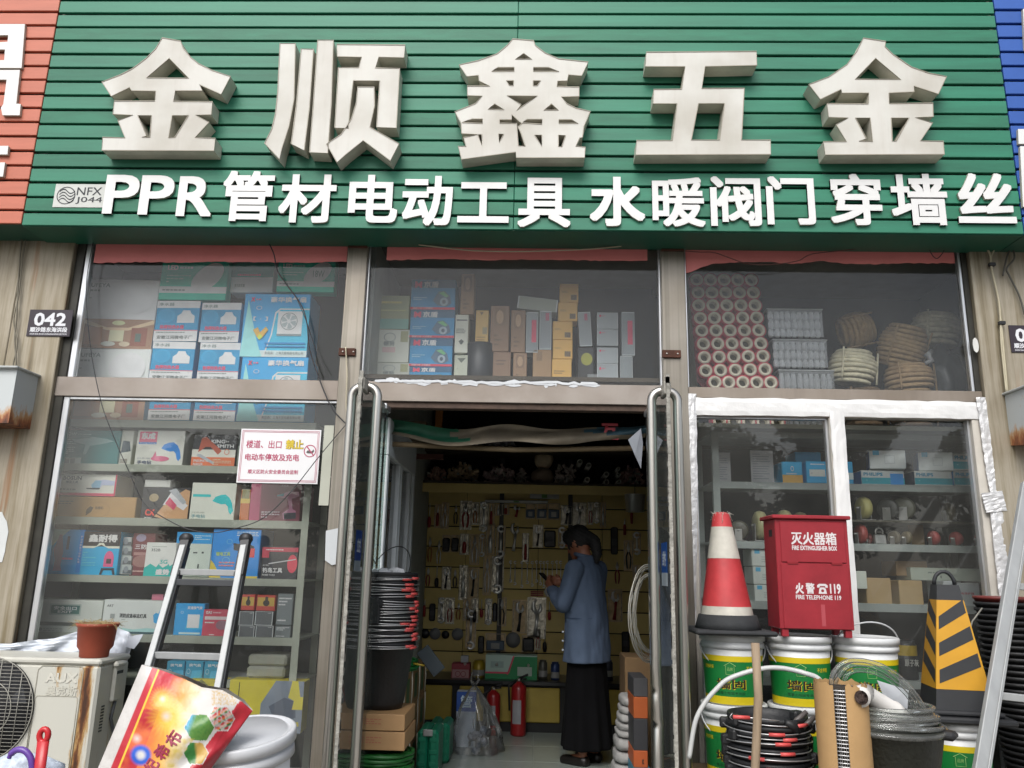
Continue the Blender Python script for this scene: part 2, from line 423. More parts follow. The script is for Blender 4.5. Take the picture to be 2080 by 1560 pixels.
# window frames: left, centre, right
def bars(rects, par, m=FRAME, y0=-.035, y1=.045, name='frame_bar', bv=.003):
    for (x0, z0, x1, z1) in rects:
        b = MB(); b.box(x0, y0, z0, x1, y1, z1, m, bv); b.obj(name, par)
DKF = mat('#33322c', .5, metal=.3, var=.3, nscale=12)
def pane(x0, z0, x1, z1, par, y=.0, m=None, name='pane'):
    b = MB(); b.box(x0, y - .003, z0, x1, y + .003, z1, m or GLASS); return b.obj(name, par)
zB = .42
lw = empty('shop_window', ((XL + xs['p1l']) / 2, 0, zB), 'left shop window in a steel frame, tool boxes on shelves behind it', 'window', 'windows of the shopfront')
a, c = XL, xs['p1l']
bars([(a, zT0, c, zT1), (a, zB - .1, c, zB)], lw)
bars([(a + .05, zT1, a + .085, 3.37), (a + .05, zB, a + .085, zT0), (a + .085, 3.345, c, 3.37), (a + .085, zB, c, zB + .02)], lw, ALU, -.02, .02)
bars([(a, zT1, a + .05, 3.37), (a, zB, a + .05, zT0)], lw, DKF, -.03, .04)
bars([(a + .085, zT0 - .016, c, zT0)], lw, ALU, -.02, .02)
pane(a + .085, zT1, c, 3.345, lw, m=GLASSU); pane(a + .085, zB + .02, c, zT0 - .016, lw)
cw = empty('shop_window', ((xs['p1r'] + xs['p2l']) / 2, 0, zT0), 'window above the open doorway, mask boxes and cartons behind it', 'window', 'windows of the shopfront')
a, c = xs['p1r'], xs['p2l']
bars([(a, zT0, c, zT1)], cw)
bars([(a, zT1, a + .012, 3.37), (c - .012, zT1, c, 3.37), (a + .012, 3.35, c - .012, 3.37)], cw, ALU, -.02, .02)
bars([(a, zT0 - .035, c, zT0)], cw, mat('#4a3a30', .8, var=.4, nscale=20), -.02, .04)
pane(a + .012, zT1, c - .012, 3.35, cw, m=GLASSU)
rw = empty('shop_window', ((xs['p2r'] + XR) / 2, 0, zB), 'right shop window with tape rolls above and a white-taped sliding frame below', 'window', 'windows of the shopfront')
a, c = xs['p2r'], XR
zR1 = W(1690, 793, 0).z; zR0 = W(1690, 815, 0).z
bars([(a, zR0, c, zR1), (a, zB - .1, c, zB)], rw, streaked('brown_frame', None, ['#7d7268', '#8d8378', '#968d83'], metal=.4, rough=.45, sx=6, sz=1, bump=.04))
bars([(a, zR1, a + .012, 3.37), (c - .045, zR1, c - .03, 3.37), (a + .012, 3.35, c - .045, 3.37)], rw, ALU, -.02, .02)
bars([(c - .03, zR1, c, 3.37)], rw, DKF, -.03, .04)
pane(a + .012, zR1, c - .045, 3.35, rw, m=GLASSU)
# foil-taped frame of the sliding part
FOIL = mat((.60, .60, .60), .42, metal=.35, var=.14, nscale=14, bump=1.0, bscale=22)
FOILS = mat((.66, .66, .65), .5, metal=.1, var=.08, nscale=7, bump=.35, bscale=30, stretch=(1, 1, .5))
def foil(pts, wd, y, par, seed, m=FOIL):
    """crumpled foil tape stuck along a frame bar"""
    rr = random.Random(seed); b = MB(); pts = smooth_path([Vector((p[0], 0, p[1])) for p in pts], 14)
    vs = []; K = 5
    for i, p in enumerate(pts):
        t = (pts[min(i + 1, len(pts) - 1)] - pts[max(i - 1, 0)]).normalized(); nrm = Vector((t.z, 0, -t.x))
        for k in range(K):
            e = (k / (K - 1) - .5) * (wd + rr.uniform(-.006, .006) * (1 if k in (0, K - 1) else 0))
            q = p + nrm * e; vs.append((q.x, y - .002 - rr.uniform(0, .0022 if m is FOILS else .004) - (.003 if 0 < k < K - 1 else 0), q.z))
    fs = [(i * K + k, i * K + k + 1, (i + 1) * K + k + 1, (i + 1) * K + k) for i in range(len(pts) - 1) for k in range(K - 1)]
    n0 = len(vs); vs += [(v[0], y + .001, v[2]) for v in vs]
    fs += [(f[3] + n0, f[2] + n0, f[1] + n0, f[0] + n0) for f in fs]
    for i in range(len(pts) - 1):
        for k in (0, K - 1): fs.append((i * K + k, (i + 1) * K + k, (i + 1) * K + k + n0, i * K + k + n0))
    b.add(vs, fs, m, False); return b.obj('foil_tape', par)
wt = mat('#bdb8ae', .5, var=.12)
g = lambda px, py, Y=-.04: (lambda v: (v.x, v.z))(W(px, py, Y))
SF = W(1700, 848, -.04)
xm0, xm1 = W(1688, 900, -.04).x, W(1718, 900, -.04).x
fz0 = W(1690, 847, -.04).z; fz1 = zR0
xa, xb = W(1413, 900, -.04).x, W(1980, 900, -.04).x
bars([(a + .005, fz0, c - .02, fz1 - .002), (a + .005, zB, xa, fz0), (xm0, zB, xm1, fz0), (xb, zB, xb + .055, fz0)], rw, wt, -.036, .04)
foil([(a + .01, (fz0 + fz1) / 2), ((a + c) / 2, (fz0 + fz1) / 2 + .002), (c - .03, (fz0 + fz1) / 2)], fz1 - fz0, -.038, rw, 1, FOILS)
foil([g(1403, 800), g(1406, 1000), g(1403, 1300), g(1400, 1560)], .055, -.041, rw, 2)
foil([((xm0 + xm1) / 2, fz0 + .03), ((xm0 + xm1) / 2, 1.6), ((xm0 + xm1) / 2, .6)], xm1 - xm0 - .004, -.044, rw, 3, FOILS)
foil([g(1992, 808), g(2010, 940), g(2022, 1010)], .06, -.05, rw, 4)
foil([g(2017, 1005), g(2030, 1110), g(2042, 1220), g(2052, 1330)], .075, -.053, rw, 5)
foil([g(2010, 1000), g(2020, 1040)], .11, -.058, rw, 6)
pane(xa, zB, xm0, fz0, rw, .01); pane(xm1, zB, xb, fz0, rw, .022)
bars([(xa, zB, xa + .012, fz0), (xm0 - .012, zB, xm0, fz0), (xa + .012, fz0 - .012, xm0 - .012, fz0), (xm1, zB, xm1 + .01, fz0), (xb - .012, zB, xb, fz0)], rw, ALU, -.008, .03, bv=.001)
# wall plinth under windows
b = MB(); b.box(XL, -.045, .18, xs['p1l'], .08, zB - .1, PAVE, .004); b.box(xs['p2r'], -.045, .18, XR, .08, zB - .1, PAVE, .004); struct(b, 'wall_base')
b = MB(); b.box(-6, -.04, 3.37, 6, .05, 3.56, mat('#57503f', .8, var=.3)); struct(b, 'wall_beam')

# neighbouring shopfronts: plain wall beyond the columns
b = MB(); b.box(-6, -.03, .18, -3.95, .1, 3.55, COLUMN); b.box(3.9, -.03, .18, 6, .1, 3.55, COLUMN); struct(b, 'wall_outer')

# ------------------------------------------------------------------ sign boards
SY = -.30                                          # front of the slats
GREEN = mat('#1f6f55', .55, var=.2, nscale=3, stretch=(.6, 1, 6), bump=.05)
GREEN2 = mat('#1c674e', .6, var=.24, nscale=3, stretch=(.6, 1, 6), bump=.05)
GRS_ = [GREEN, GREEN2, mat('#23755a', .55, var=.2, nscale=2.2, stretch=(.5, 1, 7), bump=.05), mat('#1e6b50', .6, var=.22, nscale=4, stretch=(.9, 1, 5), bump=.05)]
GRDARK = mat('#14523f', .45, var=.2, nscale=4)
SALM = mat('#b5664f', .55, var=.10, nscale=4, stretch=(.8, 1, 6)); BLUE = mat('#23519e', .5, var=.1, nscale=4)
GALV = mat('#6f7472', .6, metal=.4, var=.3, nscale=6)
GAPBACK = mat('#7c8683', .8, var=.4, nscale=8, stretch=(2, 1, 1))
sx0 = W(45, 452, SY).x; sx1 = W(2079, 468, SY).x
ztop = 5.1
z0 = W(1040, 466, SY).z; pitch_px = [439, 405.7, 375, 348, 318, 288, 257.6, 229, 200, 170, 141, 113, 84, 57, 28.6]
zz = [W(1040, p, SY).z for p in pitch_px]
pitch = (zz[-1] - zz[0]) / (len(zz) - 1)
def board(x0, x1, name, label, colf, zb=z0, off=0, np=1, soff=GRDARK):
    r = empty(name, ((x0 + x1) / 2, SY, zb), label, 'shop sign', 'slatted sign boards over the shops')
    b = MB(); b.box(x0 + .01, SY + .045, zb + .02, x1 - .01, SY + .06, ztop, GAPBACK); b.obj('backing', r)
    b = MB()
    k = int((x1 - x0) / .55) + 1
    for i in range(k + 1):
        xx = x0 + .05 + (x1 - x0 - .1) * i / k
        b.box(xx - .012, SY + .022, zb + .02, xx + .012, SY + .046, ztop, GALV)
    b.obj('rail', r)
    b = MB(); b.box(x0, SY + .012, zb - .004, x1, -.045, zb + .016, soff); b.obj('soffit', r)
    gap = pitch * .16
    zc = zz[0] + off; edges = [zb]
    while zc < ztop: edges.append(zc); zc += pitch
    edges.append(zc)
    for i in range(len(edges) - 1):
        a = edges[i] + (gap / 2 if i else 0); c_ = edges[i + 1] - gap / 2
        if c_ - a < .02: continue
        m = colf(i)
        for k2 in range(np):
            xa_, xb_ = x0 + (x1 - x0) * k2 / np, x0 + (x1 - x0) * (k2 + 1) / np
            b = MB(); b.box(xa_ + (.0012 if k2 else 0), SY, a, xb_ - (.0012 if k2 < np - 1 else 0), SY + .02, c_, m, .0025)
            dz = rnd.uniform(-.0015, .0015); o = b.obj('slat', r); o.location.z += dz; o.location.y += rnd.uniform(-.001, .001)
    return r
sign = board(sx0, sx1, 'shop_sign', 'long green slatted shop sign with raised white Chinese letters across the whole shopfront', lambda i: GRS_[(i * 7 + i // 3) % 4], np=2)
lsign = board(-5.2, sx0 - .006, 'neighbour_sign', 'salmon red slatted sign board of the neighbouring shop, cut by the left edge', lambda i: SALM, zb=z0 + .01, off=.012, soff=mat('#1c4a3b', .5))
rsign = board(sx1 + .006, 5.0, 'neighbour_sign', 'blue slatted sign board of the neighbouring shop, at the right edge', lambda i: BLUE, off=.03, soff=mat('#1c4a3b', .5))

LETY = SY - .10
LET = streaked('letter_face', None, ['#bdbbb3', '#c4c2bb', '#c5c4bd', '#c1bfb8'], metal=0, rough=.6, sx=16, sz=1.2, bump=.01); LSIDE = mat('#bdb9ac', .5, var=.2, nscale=7); LRIM = mat('#8c8677', .5)
def c1(pts): return [(x / 2.971, y / 2.971) for x, y in pts]
def c2(pts): return [(680 + x / 2.971, y / 2.971) for x, y in pts]
def c3(pts): return [(1380 + x / 2.971, y / 2.971) for x, y in pts]
def wp(pts, Y): return [(lambda v: (v.x, v.z))(W(x, y, Y)) for x, y in pts]
def big_letter(shapes, label):
    b = MB()
    for polys in shapes:
        polys = [wp(p, LETY) for p in polys]
        b.prism(polys, LETY, SY - .002, LET, LSIDE)
        for p in polys:
            b.tube([(x, LETY - .0005, z) for x, z in p], .0032, LRIM, 4, closed=True, smooth=False)
    # small drain cut-outs on the lower edge
    return b.obj('letter', sign, label=label)
big_letter([[c1([(980,228),(1090,248),(1105,290),(1150,345),(1200,385),(1280,425),(1392,462),(1335,570),(1205,512),(1222,548),(1058,548),(1047,612),(1283,614),(1275,692),(1182,695),(1262,738),(1178,830),(1300,835),(1292,910),(615,908),(620,828),(755,832),(712,728),(800,695),(682,690),(690,610),(935,610),(940,550),(795,548),(782,528),(672,582),(615,495),(720,455),(800,415),(880,355),(940,295)]),
  c1([(1022,352),(885,470),(1140,472)]), c1([(832,697),(915,697),(905,830),(858,828),(885,820)]), c1([(1040,697),(1138,697),(1055,830),(1018,832)])]], 'raised white channel letter 金 at the left end')
big_letter([[c1([(1690,262),(1783,262),(1775,600),(1745,760),(1700,900),(1688,962),(1597,865),(1640,780),(1662,690),(1676,560)])],
  [c1([(1818,295),(1892,297),(1868,650),(1836,908),(1757,868),(1788,640)])],
  [c1([(1918,242),(2012,242),(2000,620),(1978,925),(1868,920),(1890,640)])],
  [c2([(12,268),(425,272),(418,348),(265,345),(245,410),(392,413),(372,773),(252,768),(272,488),(112,487),(92,650),(82,775),(0,772),(22,408),(145,408),(162,345),(15,342)])],
  [c2([(138,525),(238,525),(240,640),(212,768),(388,868),(335,970),(172,848),(70,930),(14,980),(-50,870),(40,810),(100,720),(130,620)])]], 'raised white channel letter 顺')
big_letter([[c2([(1075,235),(1200,245),(1210,275),(1270,320),(1350,355),(1530,374),(1490,458),(1410,452),(1402,488),(1345,490),(1340,522),(1475,525),(1475,582),(1368,585),(1400,625),(1455,652),(1542,672),(1503,765),(1495,830),(1478,832),(1455,882),(1512,888),(1508,952),(1095,952),(1092,918),(765,962),(745,882),(792,883),(778,830),(860,812),(765,806),(762,745),(725,675),(850,625),(890,580),(800,577),(800,520),(935,520),(870,488),(868,455),(797,462),(750,392),(870,365),(980,325),(1040,275)]),
  c2([(1140,322),(1090,358),(1190,358)]), c2([(985,407),(1083,407),(1083,431),(947,432)]), c2([(1198,407),(1290,407),(1352,432),(1198,431)]),
  c2([(1035,487),(1080,487),(1078,518),(1052,515)]), c2([(1197,487),(1242,487),(1222,518),(1197,518)]),
  c2([(1040,578),(1222,580),(1135,640),(1098,668),(1125,632)]), c2([(965,627),(925,660),(1022,662)]), c2([(1308,627),(1262,665),(1350,665)]),
  c2([(830,718),(892,718),(892,745),(768,740)]), c2([(995,722),(1068,722),(1068,692),(1115,735),(1130,745),(1105,765),(1122,800),(1150,882),(1108,880),(1098,745),(995,744)]),
  c2([(1160,720),(1252,720),(1250,750),(1132,742)]), c2([(1352,722),(1430,722),(1468,745),(1352,745)]), c2([(862,812),(888,812),(888,878)]),
  c2([(988,808),(1020,810),(992,860)]), c2([(1205,815),(1250,815),(1250,884)]), c2([(1350,815),(1393,818),(1370,885),(1350,885)])]], 'raised white channel letter 鑫 in the middle')
big_letter([[c3([(-200,315),(465,310),(468,395),(155,402),(135,534),(392,532),(375,845),(550,845),(552,932),(-265,935),(-258,848),(-42,848),(-15,626),(-160,626),(-155,540),(14,538),(34,402),(-206,402)]),
  c3([(115,625),(272,625),(242,845),(72,845)])]], 'raised white channel letter 五')
big_letter([[c3([(1110,230),(1245,250),(1240,282),(1290,330),(1400,405),(1500,440),(1612,462),(1562,568),(1415,520),(1417,555),(1264,562),(1266,625),(1530,622),(1532,705),(1425,710),(1528,742),(1455,850),(1592,852),(1600,932),(880,935),(868,855),(1008,855),(945,752),(1018,712),(900,708),(890,625),(1140,627),(1142,562),(980,562),(976,540),(850,600),(780,510),(900,465),(1010,390),(1070,310)]),
  c3([(1183,352),(1060,478),(1335,480)]), c3([(1062,712),(1150,712),(1165,855),(1085,852),(1128,838)]), c3([(1278,712),(1385,712),(1308,852),(1285,852)])]], 'raised white channel letter 金 at the right end')
LW = mat('#d2d2d0', .4, var=.03); LWS = mat('#a9a497', .6)
for ch, x0, y0, x1, y1, bd in [('P',212,355,281,434,.036),('P',284,356,352,436,.036),('R',361,358,432,439,.036),('管',451,347,555,449,.03),('材',567,354,682,452,.03),('电',708,355,808,452,.03),
   ('动',817,357,919,458,.03),('工',930,370,1034,452,.035),('具',1052,361,1159,461,.03),('水',1198,359,1310,459,.035),('暖',1325,360,1432,460,.025),('阀',1443,358,1546,459,.025),
   ('门',1557,358,1655,456,.03),('穿',1686,353,1791,457,.028),('墙',1810,353,1925,457,.028),('丝',1943,352,2060,453,.03)]:
    yy = SY - .018; q0 = W(x0, y1, yy); q1 = W(x1, y0, yy)
    xr0, zr0, xr1, zr1 = pxrect(x0, y0, x1, y1, yy)
    b = MB(); b.text(ch, xr0, zr0, xr1, zr1, yy, LW, bold=bd * .85, depth=.016, ms=LWS, res=4); b.obj('letter', sign)
# registration badge
b = MB(); xr = pxrect(110, 374, 213, 421, SY - .004); INK = mat('#22262b', .6)
b.box(xr[0], SY - .004, xr[1], xr[2], SY - .0005, xr[3], mat('#b9bbb6', .5))
wd, ht = xr[2] - xr[0], xr[3] - xr[1]; yb = SY - .0048
b.text('NFX', xr[0] + wd * .44, xr[1] + ht * .52, xr[0] + wd * .93, xr[1] + ht * .86, yb, INK, .01)
b.text('J044', xr[0] + wd * .44, xr[1] + ht * .14, xr[0] + wd * .96, xr[1] + ht * .45, yb, INK, .01)
b.ell(xr[0] + wd * .05, xr[1] + ht * .12, xr[0] + wd * .42, xr[1] + ht * .88, yb, INK, 24, ring=.9)
for k in range(4):
    za = xr[1] + ht * (.25 + .13 * k); pp = [(xr[0] + wd * (.1 + .3 * t), za + ht * .10 * math.sin(t * 6.3) + ht * (.03) * t) for t in [i / 10 for i in range(11)]]
    b.prism([pp + [(x, z + ht * .05) for x, z in reversed(pp)]], yb, None, INK)
b.obj('number_badge', sign, label='small grey badge with a wave emblem reading NFX J044')
# partial letters of the neighbours
for pts in ([(-120,145),(150,145),(130,410),(-120,410),(-120,370),(25,362),(30,298),(-120,298),(-120,262),(45,252),(50,212),(-120,212)],
            [(-60,422),(120,422),(98,625),(125,628),(118,695),(15,695),(5,650),(20,628),(40,480),(-60,480)],
            [(-100,880),(50,880),(45,932),(-100,930)], [(-60,980),(30,980),(18,1065),(-60,1065)]):
    b = MB(); b.prism([wp(c1(pts), SY - .02)], SY - .02, SY - .002, LW, LWS); b.obj('letter', lsign)
for pts in ([(2068, 262), (2140, 262), (2140, 292), (2069, 292)], [(2072, 297), (2140, 297), (2140, 420), (2078, 420)], [(2078, 18), (2150, 18), (2150, 100), (2082, 100)]):
    b = MB(); b.prism([wp(pts, SY - .02)], SY - .02, SY - .002, LW, LWS); b.obj('letter', rsign)

# red banner strips behind the glass
RED = mat('#dd8482', .7, var=.08, nscale=3, bump=.1)
def banner(x0p, x1p, ytop, ybots, label, Y=-.012):
    rr = random.Random(x0p); n = 60; b = MB(); top = []; bot = []
    for i in range(n + 1):
        px = x0p + (x1p - x0p) * i / n; k = i / n * (len(ybots) - 1); j = min(int(k), len(ybots) - 2)
        yb_ = ybots[j] + (ybots[j + 1] - ybots[j]) * (k - j) + rr.uniform(-1.2, 1.2)
        v = W(px, yb_, Y); bot.append((v.x, v.z)); top.append((v.x, 3.344))
    b.prism([bot + top[::-1]], Y, Y + .003, RED); return b.obj('banner_strip', None, label, 'banner', 'red banner strips along the window tops')
banner(190, 704, 490, [534, 532, 533, 531, 533, 533, 531], 'faded red banner strip along the top of the left window')
banner(785, 1315, 500, [528, 526, 528, 527, 529, 530], 'faded red banner strip along the top of the window over the doorway')
banner(1391, 1940, 500, [556, 536, 533, 531, 536, 530, 535, 537, 534, 535, 534], 'faded red banner strip with ragged lower edge along the top of the right window')
# ------------------------------------------------------------------ trees, street and parked car across the road (they show in the glass)
LEAF = mat('#2c3d1e', .7, var=.35, nscale=2); BARK = mat('#4a3d30', .9, var=.3, nscale=8)
def tree(x, y, h, label, seed):
    rr = random.Random(seed); r = empty('street_tree', (x, y, 0), label, 'tree', 'street trees across the road')
    b = MB(); b.tube([(x, y, 0), (x + .1, y, h * .25), (x - .05, y + .1, h * .55), (x, y, h * .85)], [h * .022, h * .018, h * .012, h * .004], BARK, 8)
    for k in range(7):
        a = k * 2.4; z = h * (.3 + .07 * k); L = h * .22
        b.tube([(x, y, z), (x + math.cos(a) * L * .6, y + math.sin(a) * L * .6, z + L * .5), (x + math.cos(a) * L, y + math.sin(a) * L, z + L)], [h * .008, h * .005, h * .002], BARK, 5)
    b.obj('trunk', r)
    b = MB(); vs = []; fs = []
    clumps = [(x + rr.gauss(0, h * .13), y + rr.gauss(0, h * .12), h * rr.uniform(.38, .95), h * rr.uniform(.08, .15)) for _ in range(26)]
    for _ in range(9000):
        c = rr.choice(clumps); d = Vector((rr.gauss(0, 1), rr.gauss(0, 1), rr.gauss(0, .8))).normalized() * c[3] * rr.uniform(.55, 1.1)
        p = Vector(c[:3]) + d; u = Vector((rr.gauss(0, 1), rr.gauss(0, 1), rr.gauss(0, 1))).normalized(); v = u.orthogonal().normalized(); s_ = h * .02
        i = len(vs); vs += [p - u * s_, p + v * s_ * .6, p + u * s_, p - v * s_ * .6]; fs.append((i, i + 1, i + 2, i + 3))
    b.add(vs, fs, LEAF); b.obj('crown', r, kind='stuff'); return r
for i, (x, y, h) in enumerate([(-13, -27, 6.2), (-7.5, -25, 5.4), (-2.2, -28, 6.6), (3.2, -26, 7.6), (7.0, -24.5, 6.6), (11.5, -27, 8.2), (16, -25, 6.4)]):
    tree(x, y, h, 'dark leafy street tree across the road, number %s along the row' % ['one', 'two', 'three', 'four', 'five', 'six', 'seven'][i], 20 + i)

# ------------------------------------------------------------------ cartons and what is printed on them
_mat0 = mat
NOGAIN = ('flat cartons under the rubber pails', 'orange and black boxes by the right door')
def carton(name, label, px, Y, dep, col, prints=(), group=None, tilt=0, side=None, cat='box', rough=.55, sides=None, yaw=0, bev=.003, world=None):
    """closed carton with its prints; px = face rectangle as seen, Y = distance of the face"""
    x0, z0, x1, z1 = world or pxrect(*px, Y)
    G = 1.0 if group in NOGAIN else 1.7
    def mat(c, *a, **k): return _mat0(tuple(min(.8, q * G) for q in lin(c)) if isinstance(c, str) else c, *a, **k)
    w_, h_ = x1 - x0, z1 - z0
    m = mat(col, rough, var=.08, nscale=6, bump=.04, bscale=25) if isinstance(col, str) else col
    b = MB(); b.box(0, 0, 0, w_, dep, h_, m, bev)
    if side: b.box(-.0006, .003, .003, .0, dep - .003, h_ - .003, mat(side, rough)); b.box(w_, .003, .003, w_ + .0006, dep - .003, h_ - .003, mat(side, rough))
    # closing seam of the lid
    for i, p in enumerate(prints):
        y = -.0005 - .0003 * i; k = p[0]
        u = lambda a: a * w_
        v = lambda a: a * h_
        if k == 'r': b.add([(u(p[1]), y, v(p[2])), (u(p[3]), y, v(p[2])), (u(p[3]), y, v(p[4])), (u(p[1]), y, v(p[4]))], [(0, 1, 2, 3)], mat(p[5], rough, var=.08))
        elif k == 't': b.text(p[1], u(p[2]), v(p[3]), u(p[4]), v(p[5]), y, mat(p[6], rough, var=.03), bold=p[7] if len(p) > 7 else .02)
        elif k == 'p': b.prism([[(u(a), v(c)) for a, c in p[1]]], y, None, mat(p[2], rough, var=.1))
        elif k == 'e': b.ell(u(p[1]), v(p[2]), u(p[3]), v(p[4]), y, mat(p[5], rough, var=.08), ring=p[6] if len(p) > 6 else None)
        elif k == 'l':   # lines of small type
            rr = random.Random(len(b.v)); n = p[6]
            for q in range(n):
                zc = p[2] + (p[4] - p[2]) * (q + .5) / n; hh = (p[4] - p[2]) / n * .22; xx = p[1]
                while xx < p[3] - .02:
                    L = rr.uniform(.02, .07); e = min(xx + L, p[3])
                    b.add([(u(xx), y, v(zc - hh)), (u(e), y, v(zc - hh)), (u(e), y, v(zc + hh)), (u(xx), y, v(zc + hh))], [(0, 1, 2, 3)], mat(p[5], rough, var=.03)); xx = e + .012
                    if rr.random() < .12: break
    jr = random.Random(label)
    if not yaw and not tilt and group == LEFTG: yaw = jr.uniform(-.035, .035); tilt = jr.uniform(-.006, .006)
    M = T(x0 + w_ / 2, Y, z0) @ RZ(yaw) @ RY(tilt) @ T(-w_ / 2, 0, 0)
    b.v = [tuple(M @ Vector(q)) for q in b.v]
    return b.obj(name, None, label, cat, group)

DRILL = [(.28, .62), (.36, .78), (.52, .86), (.66, .88), (.80, .74), (.88, .55), (.93, .25), (.86, .12), (.80, .22), (.76, .42), (.68, .52), (.56, .5), (.40, .56)]
def sub(pts, x0, z0, x1, z1): return [(x0 + a * (x1 - x0), z0 + b_ * (z1 - z0)) for a, b_ in pts]
LEFTG, Yb = 'boxed goods in the left window', .24
TEAL, BLU = '#0f7f78', '#1a7fb8'
# upper left: lamp boxes, bath-heater boxes, fan boxes
ROOM = [('r', .0, .0, 1, .42, '#8a6a55'), ('p', [(0, .42), (.35, .3), (.65, .3), (1, .42), (1, .36), (.65, .26), (.35, .26), (0, .36)], '#b9a184'), ('r', .06, .05, .3, .3, '#9c7259'), ('r', .7, .04, .92, .3, '#7a4a3c'), ('r', .4, .1, .6, .26, '#c7b295'),
        ('r', .76, .1, .84, .22, '#4b5a52'), ('e', .3, .03, .5, .1, '#c9c0ad'), ('e', .55, .03, .7, .1, '#b4a68f'), ('e', .42, .33, .6, .4, '#d8c28e')]
UF = [('t', 'UFEYA', .05, .88, .32, .94, '#7d8480', .03), ('l', .05, .8, .3, .86, '#8a908c', 1), ('l', .05, .7, .25, .74, '#9aa09c', 1), ('e', .45, .5, .95, .95, '#b7bcb8'), ('e', .48, .53, .92, .92, '#bcc1bd')]
carton('lamp_carton', 'large white lamp carton with a room picture, upper of two in the left window', (170, 568, 315, 708), Yb, .3, '#b9bdb9', ROOM + UF, LEFTG)
carton('lamp_carton', 'large white lamp carton with a room picture, lower of two in the left window', (149, 708.5, 300, 853), Yb, .3, '#b4b8b4', ROOM + UF, LEFTG)
def led(lab, px, word):
    carton('lamp_box', lab, px, Yb, .08, '#17a088', [('r', 0, .16, 1, .32, '#b9bcb6'), ('t', 'LED', .09, .72, .25, .84, '#d7dad6', .05), ('l', .27, .73, .48, .83, '#9fc4ba', 1), ('l', .09, .4, .45, .62, '#7fb5a6', 3),
      ('p', [(.46 + .24 * (1 + math.cos(t) * .95 + math.sin(t) * .22) , .55 + .4 * (math.sin(t) * .85 + math.cos(t) * .25)) for t in [i * PI / 12 for i in range(24)]], '#c6c9bf'), ('l', .05, .2, .4, .26, '#4a5a55', 1)] + ([('t', word, .62, .45, .82, .65, '#5d7a70', 0)] if word else []), LEFTG)
led('green LED ceiling-lamp box with a white oval lamp, over the small heater boxes', (326, 526, 462, 609), None)
led('green LED ceiling-lamp box marked 18W by hand, beside the fan boxes at the top', (564, 526, 680, 593), '18W')
carton('lamp_box', 'small green and white box with red print between the two LED lamp boxes', (470, 526, 556, 594), Yb + .05, .12, '#c0c2bb', [('r', 0, .45, 1, 1, '#0e6a5f'), ('l', .15, .46, .7, .58, '#c0455a', 1), ('l', .1, .1, .9, .3, '#8a8f8c', 1)], LEFTG)
def heater(lab, px):
    carton('heater_box', lab, px, Yb, .16, '#1878a0', [('r', 0, .82, 1, 1, '#bfc2bd'), ('r', 0, 0, 1, .26, '#bdbfb9'), ('t', '净水器', .04, .87, .4, .95, '#5b6d6a', .01), ('p', [(.5, .45), (.9, .45), (.9, .62), (.82, .68), (.78, .76), (.62, .76), (.58, .68), (.5, .62)], '#c9ccc8'),
      ('t', '热得快热水器', .12, .3, .68, .4, '#c2415c', .03), ('r', 0, .255, 1, .275, '#c96a72'), ('l', .05, .19, .95, .24, '#6a7470', 1), ('t', '安徽江河微电子厂', .08, .05, .9, .14, '#4d5654', .01), ('e', .05, .45, .45, .8, '#2487ad'), ('e', .09, .49, .4, .76, '#1b7ea6')], LEFTG)
for lab, px in (('top left', (315, 611, 404, 693)), ('top right', (407, 615, 488, 695)), ('middle left', (307, 694, 393, 774)), ('middle right', (403, 696, 486, 776)), ('bottom left', (304, 775, 389, 853)), ('bottom right', (396, 777, 480, 855))):
    heater('small white and blue heater box, %s of a block of six' % lab, px)
def fan(lab, px):
    bl = []
    for k in range(6):
        a = k * PI / 3 + .4; q = lambda r_, t: (.70 + .12 * r_ * math.cos(t), .56 + .125 * r_ * math.sin(t))
        bl.append(('p', [q(.15, a), q(.95, a - .05), q(1, a + .35), q(.85, a + .7), q(.2, a + .6)], '#8d9698'))
    carton('fan_box', lab, px, Yb - .03, .22, '#1f86b8', [('p', [(.34, 0), (.45, .35), (.5, .7), (.55, .78), (1, .78), (1, 0)], '#2c9acb'), ('r', 0, 0, 1, .1, '#a9bcc2'), ('p', [(0, 0), (.33, 0), (.22, .3), (.1, .75), (.06, .9)], '#7fb9cf'), ('p', [(.36, .0), (.46, .35), (.50, .68), (.56, .745), (1, .745), (1, .765), (.55, .765), (.48, .70), (.44, .35), (.34, 0)], '#cfe0e6'),
      ('r', .53, .33, .9, .72, '#c3c8c8'), ('e', .57, .42, .83, .70, '#5d6668', .93)] + bl + [('e', .67, .53, .73, .59, '#c9cccc'), ('r', .53, .33, .9, .36, '#6e7a7e'),
      ('t', '豪华换气扇', .40, .86, .94, .95, '#d5e4ea', .03), ('t', 'X', .1, .87, .16, .94, '#c23a55', .05), ('l', .18, .88, .33, .93, '#b8607a', 1), ('e', .19, .74, .28, .8, '#c3d6dc', .8), ('t', '【 · 】', .16, .56, .38, .63, '#cfe2ea', .01),
      ('p', [(.17, .42), (.24, .46), (.28, .38), (.36, .47), (.4, .42), (.32, .3), (.28, .26), (.24, .3)], '#c9903d'), ('p', [(.24, .3), (.28, .36), (.33, .31), (.28, .26)], '#a8b23e'), ('r', .36, .2, .97, .225, '#1572a6'), ('r', .36, .15, .97, .17, '#1572a6'), ('t', '制造商：上海天朗电器有限公司', .38, .035, .95, .08, '#4b5558', 0)], LEFTG)
fan('blue exhaust-fan box with a round white fan picture, upper of two', (493, 597, 627, 725))
fan('blue exhaust-fan box with a round white fan picture, lower of two', (486, 725.5, 622, 856))
